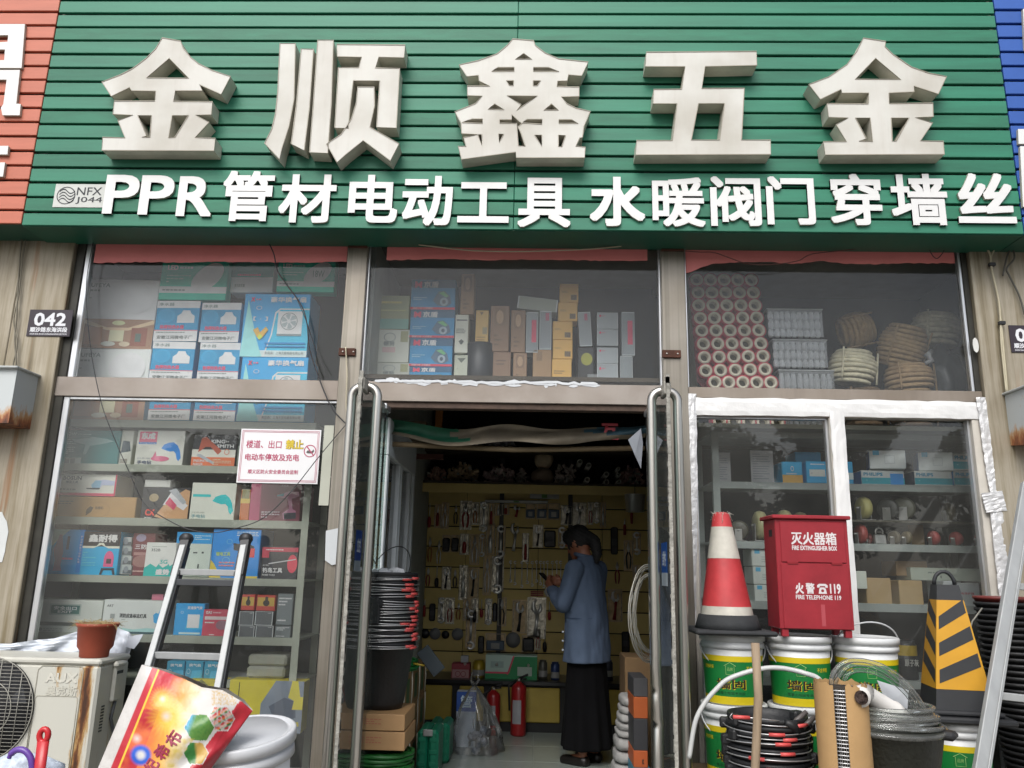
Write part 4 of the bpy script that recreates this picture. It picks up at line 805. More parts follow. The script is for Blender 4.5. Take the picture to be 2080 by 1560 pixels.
proto = None; rows = [((105, 320), (435, 322)), ((113, 398), (447, 398)), ((117, 475), (457, 475)), ((127, 552), (467, 550)), ((135, 628), (480, 626)), ((145, 708), (492, 705)), ((152, 790), (505, 782)), ((160, 870), (518, 862)), ((215, 940), (553, 942))]
allr = [[(1380 + (a[0] + (c_[0] - a[0]) * k / 4) / 2.971, 460 + (a[1] + (c_[1] - a[1]) * k / 4) / 2.971) for k in range(5)] for a, c_ in rows]
allr += [[(1460 + 28.5 * k, 802 + .4 * k) for k in range(5)], [(1462 + 29 * k, 829 + .4 * k) for k in range(5)], [(1462 + 29.5 * k, 856 + .4 * k) for k in range(5)]]
for ir, row in enumerate(allr):
    for ic, (px, py) in enumerate(row):
        v = W(px, py, Yr)
        if proto is None:
            proto = tb.obj('tape_roll', None, 'roll of packing tape end-on in the red-wrapped block of rolls', 'tape roll', 'tape rolls stacked end-on in the right window', origin=(0, 0, 0)); o = proto
        else: o = proto.copy(); COL.objects.link(o)
        o['label'] = 'packing tape roll, %s from the left in the %s row of the red-wrapped block' % (names_c[ic], names_r[ir])
        o.location = v; o.rotation_euler = (rnd.uniform(-.04, .04), rnd.uniform(0, 6), rnd.uniform(-.04, .04))
b = MB()
q0 = [W(*p, Yr + .0) for p in ((1402, 556), (1538, 558), (1572, 775), (1582, 866), (1446, 868), (1438, 790), (1420, 770))]
b.prism([[(v.x, v.z) for v in q0]], Yr + .062, Yr + .068, mat('#8f3444', .6, var=.15))
b.obj('wrapping_film', None, 'red film backing round the block of tape rolls', 'film')
b = MB(); q = W(1690, 868, Yr)
def tray(px, lab):
    x0, z0, x1, z1 = pxrect(*px, Yr + .02); b = MB(); WM = mat('#b0b3b3', .5, var=.1)
    b.box(x0 - .01, Yr + .01, z1 - .02, x1 + .01, Yr + .3, z1 - .012, WM, .002)
    n = 9; k = 0
    for r_ in range(3):
        for i in range(n):
            xx = x0 + (x1 - x0) * (i + .5) / n; h = (z1 - z0 - .02) / 3
            b.lathe([(.012, 0), (.017, h * .2), (.017, h * .6), (.011, h * .9)], (xx + rnd.uniform(-.003, .003), Yr + .04, z0 + r_ * h), WM, 8)
    b.box(x0, Yr + .07, z0, x1, Yr + .28, z1 - .021, mat('#4c5052', .6))
    # clear sleeve around
    b.box(x0 - .004, Yr + .015, z0, x1 + .004, Yr + .0165, z1 - .021, glass_mat('sleeve_film', (.95, .95, .96), dust=.10, rough=.15, dirt_scale=10)); return b.obj('wrapped_tray', None, lab, 'tray', 'film-wrapped trays of white fittings')
tray((1561, 624, 1669, 684), 'film-wrapped tray of white fittings, top of three'); tray((1572, 686, 1678, 746), 'film-wrapped tray of white fittings, middle of three'); tray((1586, 748, 1695, 866), 'film-wrapped tray of white fittings, bottom of three')
def coil(px, lab, col, ax=(0, 0, 1), n=9, tilt=0, yaw=0, Y=Yr + .12, rr=None):
    """rope wound into a barrel-shaped coil"""
    x0, z0, x1, z1 = pxrect(*px, Y); w_, h_ = x1 - x0, z1 - z0; M = T((x0 + x1) / 2, Y, (z0 + z1) / 2) @ RY(tilt) @ RX(yaw); m = mat(col, .9, var=.25, nscale=30, bump=.5, bscale=160)
    b = MB(); t = h_ / n / 2
    for i in range(n):
        u = (i + .5) / n * 2 - 1; rad = w_ / 2 * (1 - .32 * abs(u) ** 2.2) - t
        b.tube([(rad * math.cos(a), rad * math.sin(a) * .8, u * h_ / 2 + t * .9 * math.sin(a + i) * .4) for a in [k * 2 * PI / 28 for k in range(28)]], t * 1.12, m, 7, closed=True, M=M)
    b.lathe([(w_ * .28, -h_ * .42), (w_ * .42, -h_ * .1), (w_ * .42, h_ * .1), (w_ * .3, h_ * .42)], (0, 0, 0), m, 20, sy=.8, M=M)
    for a in (-.4, 2.2): b.tube([(w_ * .49 * math.cos(a + PI * 1.4), -w_ * .41 * abs(math.sin(a + PI * 1.4)), u * h_ * .5) for u in (-.95, -.5, 0, .5, .95)], t * .5, m, 5, M=M)
    return b.obj('rope_coil', None, lab, 'rope coil', 'rope coils in the right window')
coil((1700, 640, 1776, 702), 'tan rope coil behind the white one, tied with green string', '#b89a70', tilt=1.35, n=8, Y=Yr + .3)
coil((1684, 714, 1780, 781), 'cream rope coil wrapped in clear film at the front', '#d0c8ac', n=8, tilt=.12, Y=Yr + .1)
coil((1784, 664, 1880, 746), 'large brown hemp coil, upper of the brown pair', '#b0946c', n=10, tilt=.25, yaw=.3, Y=Yr + .14)
coil((1797, 741, 1897, 800), 'large brown hemp coil, lower of the brown pair', '#a08562', n=7, tilt=-.03, Y=Yr + .1)
coil((1852, 640, 1953, 703), 'cream rope coil at the far right top', '#c4bca2', n=7, tilt=.1, Y=Yr + .22)
coil((1702, 790, 1800, 866), 'brown hemp coil partly behind the window rail', '#66523c', n=8, Y=Yr + .14)
coil((1805, 803, 1900, 868), 'lowest brown hemp coil behind the window rail', '#66523c', n=7, Y=Yr + .12)
b = MB(); bm = bmesh.new(); bmesh.ops.create_icosphere(bm, subdivisions=4, radius=1)
q = pxrect(1885, 700, 1972, 866, Yr + .1); rr = random.Random(3)
from mathutils import noise as mn
vs = []
for v in bm.verts:
    d = 1 + .16 * mn.noise(v.co * 2.2) + .06 * mn.noise(v.co * 6); c_ = v.co * d; vs.append(((q[0] + q[2]) / 2 + c_.x * (q[2] - q[0]) / 2, Yr + .16 + c_.y * .13, (q[1] + q[3]) / 2 + c_.z * (q[3] - q[1]) / 2))
b.add(vs, [tuple(v.index for v in f.verts) for f in bm.faces], mat('#23292e', .35, bump=.5, bscale=18), True); bm.free(); b.obj('dark_bag', None, 'dark plastic-wrapped bundle at the far right of the window', 'bag')
b = MB(); b.tube([W(1892, 712, Yr + .06), W(1884, 722, Yr + .02), W(1892, 733, Yr + .04), W(1880, 738, Yr + .02)], [.012, .022, .02, .012], mat('#8f9092', .4, bump=.4), 7); b.obj('tied_plastic_neck', None, 'white twisted plastic bag neck between the rope coils and the dark bundle', 'plastic')
# board the upper goods stand on, dark back
b = MB(); b.box(xs['p2r'] + .02, Yr - .1, zs2 - .03, XR + .1, 1.1, zs2 - .004, mat('#5a5a50', .8)); b.obj('storage_board', None, 'thin dark storage board carrying the tape rolls and rope coils', 'shelf')
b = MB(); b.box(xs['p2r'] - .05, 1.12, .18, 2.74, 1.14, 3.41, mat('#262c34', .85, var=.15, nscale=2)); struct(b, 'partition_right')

# ------------------------------------------------------------------ right window, lower: rack and its goods
Yq = .40; RG = 'goods on the rack in the right window'
SHR = mat('#959d99', .6, var=.15, nscale=5)
zr = [(W(1700, t, Yq).z, W(1700, t, Yq).z - W(1700, u_, Yq).z) for t, u_ in ((879, 892), (982, 996), (1103, 1118), (1224, 1241), (1380, 1396))]
xl = W(1448, 980, Yq).x
rack('grey steel rack with lamp boxes and caster wheels behind the right window', (xl, 2.70), zr, Yq, .5, (xl, 2.66), .18, m=SHR)
b = MB(); zg = W(1850, 1057, Yq).z; b.box(W(1722, 1060, Yq).x, Yq + .03, zg - .012, 2.65, Yq + .45, zg, mat('#4d4b3f', .6)); b.obj('shelf', bpy.data.objects['shelf_rack.001'])
def Rr(lab, px, col, pr=(), dep=.2, name='lamp_box', **k): return carton(name, lab, px, Yq + k.pop('dy', .02), dep, col, pr, RG, **k)
for i, px in enumerate(((1452, 919, 1484, 980), (1525, 915, 1571, 980))):
    b = MB(); q = pxrect(*px, Yq + .06); b.box(q[0], Yq + .06, q[1], q[2], Yq + .062, q[3], mat('#a2a4a6', .7, var=.03))
    for k in range(11):
        z = q[3] - (q[3] - q[1]) * (.13 + .076 * k); L = [0.4, .85, .8, .9, .3, .85, .8, .7, .85, .5, .8][k]
        b.add([(q[0] + .012, Yq + .0594, z), (q[0] + .012 + (q[2] - q[0] - .02) * L, Yq + .0594, z), (q[0] + .012 + (q[2] - q[0] - .02) * L, Yq + .0594, z + .004), (q[0] + .012, Yq + .0594, z + .004)], [(0, 1, 2, 3)], mat('#7d8288', .7))
    b.obj('paper_notice', None, 'white printed paper standing on the rack, %s' % ['left one, half behind the upright', 'right one, wider'][i], 'paper notice', RG)
BW = [('e', .42, .55, .58, .8, '#b8d2dc', .7), ('l', .2, .38, .85, .5, '#b8d2dc', 1)]
Rr('blue box with yellow lower half beside the paper notice', (1589, 938, 1630, 981), '#208ab4', [('r', 0, 0, 1, .38, '#b08c46')] + BW); Rr('blue box lying behind the blue and yellow box', (1616, 918, 1668, 960), '#1d7fa8', [('l', .2, .3, .8, .4, '#a8c8d4', 1)], dy=.16)
Rr('blue box with a white paper label beside the window bar', (1638, 937, 1683, 981), '#2089b5', [('r', .14, .3, .84, .62, '#b3b7b0'), ('l', .2, .8, .9, .92, '#bfd8e2', 1), ('l', .2, .42, .7, .48, '#6b7274', 1)]); Rr('blue box end showing right of the window bar', (1716, 938, 1733, 983), '#1f82ac', [('r', .4, .2, 1, .5, '#a9bcc4')])
PH = lambda: [('r', 0, 0, 1, .06, '#a8afae'), ('r', 0, .06, 1, .5, '#1c8290'), ('t', 'PHILIPS', .05, .62, .5, .86, '#1f6f8c', .05), ('l', .1, .28, .35, .36, '#6fb5bc', 1)]
SQ = [('r', .1, .75, .28, 1, '#2f86a8'), ('r', .42, .28, .7, .72, '#8b9296'), ('r', .43, .30, .69, .70, '#a9aeae')]
Rr('white and teal lamp box lettered PHILIPS, lower left of three pairs', (1750, 956, 1837, 985), '#a8adab', PH() + [('r', .67, .02, .97, .8, '#1f74b2')], side='#1d5f96')
Rr('white lamp box set askew on the lower left PHILIPS box', (1768, 915, 1836, 952), '#acb1b0', SQ, side='#1b4f8c', yaw=-.3, tilt=.02, dy=-.0)
Rr('white and teal lamp box lettered PHILIPS, lower middle of three pairs', (1858, 957, 1934, 986), '#a8adab', PH(), side='#16304f', yaw=0); Rr('white lamp box set askew on the lower middle PHILIPS box', (1868, 919, 1932, 956), '#acb1b0', SQ, side='#1b4f8c', yaw=-.3, tilt=.02)
Rr('lamp box lettered PHILIPS at the far right, upper', (1936, 921, 2010, 955), '#9fa5a4', PH(), side='#1f74b2'); Rr('lamp box lettered PHILIPS at the far right, lower', (1938, 956, 2012, 987), '#8d9494', PH(), side='#1f74b2')
ZINC = mat((.5, .5, .48), .35, metal=.8, var=.15)
def caster(px, py, hpx, col, lab, Y=Yq + .1, yaw=0, wide=.36):
    """caster wheel between two fork plates"""
    v = W(px, py, Y); h = (W(px, py - hpx, Y) - v).z; r_ = h * .5; M = T(v.x, v.y, v.z) @ RZ(yaw); e = empty('caster_wheel', v, lab, 'caster wheel', 'caster wheels on the rack')
    b = MB(); wm = mat(col, .45, var=.12); t = h * wide / 2
    b.lathe([(r_ * .2, -t), (r_ * .8, -t), (r_ * .93, -t * .75), (r_, 0), (r_ * .93, t * .75), (r_ * .8, t), (r_ * .2, t)], (0, 0, 0), wm, 22, M=M @ T(0, 0, r_ + h * .04) @ RY(R(90))); b.obj('wheel', e)
    b = MB()
    for s_ in (-1, 1): b.box(s_ * (t + .006) - .0015, -r_ * .35, h * .03, s_ * (t + .006) + .0015, r_ * .35, r_ * 1.2, ZINC, M=M)
    b.box(-t - .02, -r_ * .7, 0, t + .02, r_ * .7, h * .03, ZINC, .001, M=M); b.tube([(-t - .02, 0, r_ + h * .04), (t + .02, 0, r_ + h * .04)], .006, ZINC, 8, M=M); b.obj('fork', e)
    return e
z_ = 1056
caster(1756, 1057, 46, '#a8a368', 'yellow caster wheel at the left of the thin shelf', yaw=.15, wide=.4); caster(1806, 1058, 44, '#3d3f3c', 'black caster wheel, second on the thin shelf', yaw=.8); caster(1838, 1058, 46, '#55564a', 'black caster wheel with cream hub side, third on the thin shelf', yaw=.9)
caster(1929, 1060, 38, '#7d7354', 'dull yellow caster wheel far back on the thin shelf', Y=Yq + .25)
caster(1750, 1106, 40, '#98453f', 'red caster wheel at the left end under the thin shelf', yaw=.1); caster(1766, 1106, 22, '#7a3a38', 'small dark red caster wheel beside the tall red one', Y=Yq + .16); caster(1818, 1107, 28, '#5c5544', 'brown caster wheel beside the padlock', yaw=.5); caster(1843, 1107, 27, '#6d6248', 'brown caster wheel by the cardboard sheet', yaw=.3)
caster(1898, 1109, 30, '#9c4240', 'red caster wheel, middle right under the thin shelf', yaw=.2, wide=.45); caster(1944, 1110, 29, '#9c4240', 'red caster wheel with long plate, right under the thin shelf', yaw=.35, wide=.5); caster(1992, 1111, 28, '#8c3f3c', 'red caster wheel at the far right behind tape', yaw=.1)
caster(1545, 1100, 60, '#aaa67c', 'large cream caster wheel between the cone and the red cabinet', wide=.34); caster(1596, 1100, 62, '#a5a178', 'large cream caster wheel hidden behind the red cabinet', wide=.34); caster(1628, 1100, 58, '#6d6a52', 'dull caster wheel behind the red cabinet'); caster(1502, 1099, 40, '#4c4a3e', 'dark caster wheel lying left of the cream one', yaw=1.2)
b = MB(); v = W(1790, 1106, Yq + .1); b.box(v.x - .035, v.y, v.z, v.x + .035, v.y + .03, v.z + .06, ZINC, .006); b.tube([(v.x - .02, v.y + .015, v.z + .055)] + [(v.x + .022 * math.cos(a), v.y + .015, v.z + .075 + .022 * math.sin(a)) for a in [PI - PI * k / 8 for k in range(9)]] + [(v.x + .02, v.y + .015, v.z + .055)], .005, ZINC, 6); b.obj('padlock', None, 'grey padlock standing on the rack between caster wheels', 'padlock', RG)
Rr('brown cardboard sheet standing behind the caster wheels', (1848, 1062, 1877, 1107), '#6d5a3e', (), dep=.02, dy=.2, name='cardboard_sheet')
for i, px in enumerate(((1527, 1115, 1566, 1150), (1530, 1151, 1567, 1187), (1533, 1188, 1570, 1222))):
    Rr('white box with a small blue square behind the red cabinet, %s of three' % ['top', 'middle', 'bottom'][i], px, '#989d98', [('r', .15, .72, .42, .96, '#3a7f9c'), ('l', .5, .2, .95, .6, '#7b817e', 3)])
Rr('flat brown carton lying behind the yellow-black cone', (1820, 1140, 1884, 1170), '#6f5a3d', (), dy=.15); Rr('long pale grey-green box lying above the white carton', (1850, 1154, 1992, 1180), '#7f877d', [('l', .25, .5, .5, .75, '#5c6560', 1), ('r', .42, .2, .44, .4, '#4d5552')], dy=.1)
Rr('plain brown carton left of the cone top', (1760, 1174, 1811, 1229), '#857150'); Rr('plain brown carton behind the cone top', (1827, 1179, 1875, 1231), '#8a7653'); Rr('white carton with small red print right of the cone top', (1943, 1184, 1991, 1232), '#8d9293', [('t', '漏电保护器', .05, .5, .75, .6, '#8c4048', .02)])
Rr('white carton at the left end beside the red cabinet', (1733, 1160, 1761, 1196), '#a3a89f', (), dy=-.03); Rr('narrow white and blue box between brown and white cartons', (1918, 1180, 1940, 1231), '#959a9c', [('r', 0, .1, .7, .5, '#5c8aa8')])
def jar(px, lab):
    x0, z0, x1, z1 = pxrect(*px, Yq + .12); r_ = (x1 - x0) / 2; h = z1 - z0; b = MB()
    b.lathe([(r_ * .95, 0), (r_, .01), (r_, h * .9), (r_ * .9, h * .92), (r_ * .9, h)], ((x0 + x1) / 2, Yq + .12, z0), mat('#26282b', .4), 24)
    b.lathe([(r_ + .001, h * .62), (r_ + .001, h * .88)], ((x0 + x1) / 2, Yq + .12, z0), mat('#a38a22', .5), 24, capb=False, capt=False); b.text('原子灰', x0 + .03, z0 + h * .36, x1 - .02, z0 + h * .54, Yq + .12 - r_ - .003, mat('#a9aaa4', .6), bold=.02); b.obj('putty_tin', None, lab, 'tin', RG)
jar((1816, 1300, 1862, 1380), 'black putty tin with a yellow band beside the striped cone'); jar((1766, 1302, 1812, 1380), 'black putty tin with a yellow band behind the bucket')
# ------------------------------------------------------------------ things on the facade
def sheet(name, px, Y, m, th=.002, **k):
    q = pxrect(*px, Y); b = MB(); b.box(q[0], Y, q[1], q[2], Y + th, q[3], m, .0006); return b, q
# white notice on the left window
b, q = sheet('notice', (485, 872, 649, 982), -.0125, mat('#d5d5d6', .4, var=.02), .004)
w_, h_ = q[2] - q[0], q[3] - q[1]; MG = mat('#a83a5c', .5, var=.05); X = lambda u: q[0] + w_ * u; Z = lambda v: q[1] + h_ * v; yn = -.0135
for (a, c_) in ((.02, .002), (.035, .0015)):
    for r_ in ((a, a * 1.5, 1 - a, a * 1.5 + .008), (a, 1 - a * 1.5 - .008, 1 - a, 1 - a * 1.5), (a, a * 1.5, a + .005, 1 - a * 1.5), (1 - a - .005, a * 1.5, 1 - a, 1 - a * 1.5)):
        b.add([(X(r_[0]), yn, Z(r_[1])), (X(r_[2]), yn, Z(r_[1])), (X(r_[2]), yn, Z(r_[3])), (X(r_[0]), yn, Z(r_[3]))], [(0, 1, 2, 3)], MG)
b.text('楼道、出口', X(.08), Z(.64), X(.52), Z(.79), yn, MG, bold=.012); b.text('禁止', X(.57), Z(.635), X(.79), Z(.81), yn - .0004, mat('#c9b02a', .5), bold=.03); b.text('禁止', X(.572), Z(.63), X(.795), Z(.805), yn, mat('#5c4a20', .5), bold=.05)
b.text('电动车停放及充电', X(.08), Z(.41), X(.75), Z(.54), yn, MG, bold=.02); b.text('顺义区防火安全委员会监制', X(.13), Z(.17), X(.75), Z(.25), yn, MG, bold=.015)
b.ell(X(.8), Z(.49), X(.955), Z(.72), yn, MG, 24, ring=.86); b.prism([[(X(.825), Z(.69)), (X(.835), Z(.705)), (X(.935), Z(.52)), (X(.925), Z(.51))]], yn - .0003, None, MG); b.prism([[(X(.83), Z(.58)), (X(.85), Z(.62)), (X(.9), Z(.6)), (X(.92), Z(.64)), (X(.93), Z(.6)), (X(.91), Z(.56)), (X(.85), Z(.56))]], yn, None, mat('#55504f', .5))
b.obj('notice_board', None, 'white notice with magenta Chinese text and a crossed-out scooter stuck on the left window', 'notice')
# paper strips
for px, lab in (((653, 864, 673, 1027), 'pale vertical paper strip stuck on the left window beside the pillar'),):
    b, q = sheet('s', px, -.0085, mat('#a9ab9e', .6, var=.05)); b.obj('paper_strip', None, lab, 'paper')
b = MB(); b.prism([wp([(662, 1078), (691, 1072), (688, 1145), (674, 1148), (660, 1138)], -.062)], -.062, -.0605, mat('#b9bdc0', .6, var=.05)); b.obj('torn_paper', None, 'torn white paper stuck on the pillar left of the doorway', 'paper')
b = MB(); b.prism([wp([(-30, 1040), (4, 1040), (8, 1050), (14, 1060), (17, 1080), (12, 1105), (10, 1120), (4, 1142), (-30, 1142)], -.063)], -.063, -.0615, mat('#c2c5c4', .6, var=.1)); b.obj('torn_paper', None, 'ragged white paper on the cladding at the left edge', 'paper')
b = MB(); q = pxrect(1976, 686, 1988, 716, -.0625); b.ell(q[0], q[1], q[2], q[3], -.0625, mat('#c9c9c4', .5)); b.box(q[0] + .004, -.0623, q[1] + .01, q[2] - .004, -.0605, q[3] - .01, mat('#c9c9c4', .5)); b.obj('round_sticker', None, 'small white oval sticker on the right cladding', 'sticker')
# number plates
def plate(px, lab):
    b, q = sheet('p', px, -.066, mat('#2a2029', .35, var=.05), .005); X = lambda u: q[0] + (q[2] - q[0]) * u; Z = lambda v: q[1] + (q[3] - q[1]) * v; wm = mat('#cfd0d4', .5, var=.02); y = -.0668
    b.text('042', X(.13), Z(.38), X(.87), Z(.88), y, wm, bold=.035); b.text('顺沙路东海洪段', X(.07), Z(.15), X(.93), Z(.34), y, wm, bold=.03); b.text('SHUN SHA ROAD DONGHAIHONG SECTION', X(.08), Z(.05), X(.93), Z(.11), y, wm, bold=.02); return b.obj('number_plate', None, lab, 'number plate', 'house number plates')
plate((57, 629, 145, 683), 'dark number plate reading 042 on the left cladding'); plate((2052, 661, 2140, 716), 'dark number plate cut off by the right edge of the photo')
# rusty lamp housings
LG = mat('#a9adab', .5, var=.08); RST = mat('#80492a', .85, var=.5, nscale=18, bump=.4, bscale=60)
def rusty(name, base, z0, z1):
    """enamel with rust eaten up from the lower edge, broken by noise"""
    m = bpy.data.materials.new(name); m.use_nodes = True; n = m.node_tree.nodes; l = m.node_tree.links; b = n['Principled BSDF']; b.inputs['Roughness'].default_value = .5
    tc = n.new('ShaderNodeTexCoord'); sp = n.new('ShaderNodeSeparateXYZ'); l.new(tc.outputs['Object'], sp.inputs[0])
    mr = n.new('ShaderNodeMapRange'); mr.inputs[1].default_value = z0; mr.inputs[2].default_value = z1; mr.inputs[3].default_value = .42; mr.inputs[4].default_value = 0; l.new(sp.outputs[2], mr.inputs[0])
    mp = n.new('ShaderNodeMapping'); mp.inputs['Scale'].default_value = (9, 9, 3); l.new(tc.outputs['Object'], mp.inputs[0])
    ns = n.new('ShaderNodeTexNoise'); ns.inputs['Scale'].default_value = 2.2; ns.inputs['Detail'].default_value = 8; ns.inputs['Roughness'].default_value = .7; l.new(mp.outputs[0], ns.inputs['Vector'])
    a = n.new('ShaderNodeMath'); a.operation = 'ADD'; l.new(mr.outputs[0], a.inputs[0]); l.new(ns.outputs[0], a.inputs[1])
    cr = n.new('ShaderNodeValToRGB'); el = cr.color_ramp.elements; el[0].position = .6; el[0].color = (*lin(base), 1); el[1].position = .98; el[1].color = (*lin('#4a2a1a'), 1); q = el.new(.72); q.color = (*lin('#b08a62'), 1); q = el.new(.84); q.color = (*lin('#8c5230'), 1)
    l.new(a.outputs[0], cr.inputs[0]); l.new(cr.outputs[0], b.inputs['Base Color']); return m
RUSTY = rusty('rusted_enamel', '#b4b9b9', 0.0, .14)
def housing(x0, x1, z0, z1, lab, slant):
    r = empty('wall_box', ((x0 + x1) / 2, -.06, z0), lab, 'metal box', 'rusty metal boxes on the wall')
    b = MB(); 
    pr = [(-.06, z0 + .02), (-.23, z0), (-.25, z0 + .05), (-.26, z1), (-.06, z1)] if slant else [(-.06, z0), (-.25, z0), (-.25, z1), (-.06, z1)]
    b.prism([[(a, c_) for a, c_ in pr]], x0, x1, RUSTY, M=Matrix(((0, 1, 0, 0), (1, 0, 0, 0), (0, 0, 1, 0), (0, 0, 0, 1)))); b.obj('casing', r)
    b = MB(); b.box(x0 - .015, -.275, z1, x1 + .015, -.05, z1 + .012, LG, .003); b.obj('lid', r)
    return r
    for xx, sx_ in ((x0, -1), (x1, 1)):
        pts = [(-.07, z0 + .0), (-.25, z0 + .0), (-.25, z0 + .05)] + [(-.25 + .18 * k / 6, z0 + .035 + rr.uniform(-.02, .025)) for k in range(1, 6)] + [(-.07, z0 + .02)]
        b.add([(xx + sx_ * .0012, a, c_) for a, c_ in pts], [tuple(range(len(pts)))], RST)
    pts = [(x0, z0), (x1, z0), (x1, z0 + .03)] + [(x1 - (x1 - x0) * k / 9, z0 + .02 + rr.uniform(-.012, .018)) for k in range(1, 9)] + [(x0, z0 + .03)]
    b.prism([pts], -.2512 if not slant else -.262, None, RST); b.box(x0 - .016, -.276, z1 - .002, x1 + .016, -.262, z1 + .002, RST); b.obj('rust_patch', r)
    return r
va, vb = W(78, 766, -.06), W(78, 872, -.06)
housing(va.x - .42, va.x, vb.z, va.z, 'rusty pale metal box on the cladding at the left edge', False)
va, vb = W(2037, 803, -.06), W(2050, 905, -.06)
housing(va.x + .01, va.x + .42, vb.z - .02, va.z, 'rusty pale metal box with pointed lid on the cladding at the right edge', True)
# cables
def cable(name, pts, r, m, lab, grp='loose cables on the shopfront', n=8):
    b = MB(); b.tube(smooth_path([W(*p) for p in pts], n), r, m, 6); return b.obj(name, None, lab, 'cable', grp)
WB = mat('#25262a', .5); WC = mat('#b0a890', .6, var=.15); WG = mat('#6f6a5c', .7)
y_ = -.07
cable('cable', [(543, 488, y_), (556, 515, y_), (563, 548, y_), (580, 575, y_), (612, 620, y_), (624, 660, y_), (628, 705, y_), (645, 760, y_), (672, 825, y_), (700, 858, y_), (712, 866, y_)], .0035, WB, 'thin black cable drooping from the sign to the pillar across the left window')
cable('cable', [(600, 600, y_ + .01), (622, 652, y_ + .01), (636, 695, y_ + .01), (650, 730, y_ + .01), (664, 752, y_ + .01)], .002, WB, 'second thin black wire beside the drooping cable')
cable('cable', [(190, 487, y_), (177, 560, y_), (176, 620, y_), (186, 720, y_), (205, 815, y_), (228, 880, y_), (262, 958, y_), (292, 1022, y_), (330, 1050, y_), (380, 1074, y_), (430, 1082, y_), (480, 1073, y_), (535, 1052, y_), (590, 1000, y_), (650, 925, y_), (703, 862, y_)], .0025, WB, 'long thin black wire looping over the left window and its white notice')
cable('cable', [(850, 497, -.09), (900, 503, -.09), (960, 509, -.09), (1040, 511, -.09), (1130, 509, -.09), (1210, 505, -.09), (1262, 500, -.09)], .004, WC, 'cream cable sagging under the sign over the doorway window')
cable('cable', [(1391, 510, -.08), (1420, 512, -.08), (1450, 513, -.08), (1480, 523, -.08), (1520, 536, -.08), (1570, 537, -.08), (1620, 530, -.08), (1650, 516, -.08), (1720, 508, -.08), (1790, 498, -.08)], .0028, mat('#5c3a34', .6), 'brown wire wandering across the red strip of the right window')
cable('cable', [(1825, 496, -.09), (1880, 500, -.09), (1965, 503, -.09)], .004, WC, 'cream cable along the sign edge over the right window')
cable('cable', [(1885, 500, -.08), (1893, 517, -.08), (1903, 525, -.08), (1914, 515, -.08), (1920, 502, -.08)], .0025, WB, 'small black wire loop hanging over the right red strip')
cable('cable', [(2003, 502, -.08), (2012, 520, -.08), (2014, 545, -.08), (2026, 600, -.08), (2033, 655, -.08), (2040, 730, -.08), (2046, 796, -.08)], .006, WC, 'cream cable pair running down the right cladding to the metal box')
cable('cable', [(2026, 496, -.08), (2014, 520, -.08), (2015, 548, -.085), (2030, 620, -.085), (2034, 700, -.085), (2044, 796, -.085)], .005, WC, 'second cream cable running down beside the first on the right cladding')
cable('cable', [(2037, 560, -.08), (2046, 520, -.08), (2056, 505, -.08), (2060, 525, -.09), (2045, 545, -.09), (2050, 560, -.08), (2070, 600, -.08), (2082, 640, -.08)], .005, mat('#4c4a44', .6), 'tangled grey cable hanging at the top right corner')
cable('cable', [(44, 487, -.08), (40, 530, -.08), (36, 590, -.08), (34, 640, -.085), (30, 690, -.08), (33, 730, -.085), (31, 757, -.08)], .005, WG, 'twisted grey cable running down the left cladding to the metal box')
cable('cable', [(52, 487, -.08), (44, 540, -.08), (38, 600, -.085), (28, 650, -.08), (35, 700, -.085), (27, 740, -.08), (30, 757, -.08)], .004, WG, 'second twisted grey cable beside the first on the left cladding')
b = MB()
for c_ in ((2014, 538), (2034, 657)): v = W(*c_, -.085); b.box(v.x - .015, v.y - .012, v.z - .008, v.x + .02, v.y + .012, v.z + .012, BLACK, .003)
b.obj('cable_clip', None, 'black clips holding the cream cables on the right cladding', 'clip')
cable('cord', [(702, 705, -.075), (705, 760, -.075), (703, 820, -.075), (706, 848, -.075)], .004, WC, 'cream cord hanging down the left pillar from its bracket', None)
# peeled white paper residue along the transom
b = MB(); rr = random.Random(5); WP = mat('#c3c6c9', .6, var=.1)
zt = zT1
for k in range(46):
    xx = W(765, 775, -.04).x + (W(1215, 785, -.04).x - W(765, 775, -.04).x) * rr.random(); w2 = rr.uniform(.006, .06); h2 = rr.uniform(.004, .018); z_0 = zt + rr.uniform(-.012, .008)
    pts = [(xx + w2 * math.cos(a) * rr.uniform(.6, 1.1), z_0 + h2 * math.sin(a) * rr.uniform(.4, 1.2)) for a in [i * PI / 4 for i in range(8)]]
    b.prism([pts], -.0368 - k * .00004, None, WP)
xa_ = W(770, 775, -.04).x; xb_ = W(1210, 785, -.04).x
pts = [(xa_ + (xb_ - xa_) * k / 40, zt + .004 + rr.uniform(0, .012)) for k in range(41)]; b.prism([pts + [(x, z - .014) for x, z in reversed(pts)]], -.0395, -.0365, WP)
b.obj('paper_residue', None, 'torn white paper residue along the steel rail over the doorway', 'paper', kind='stuff')

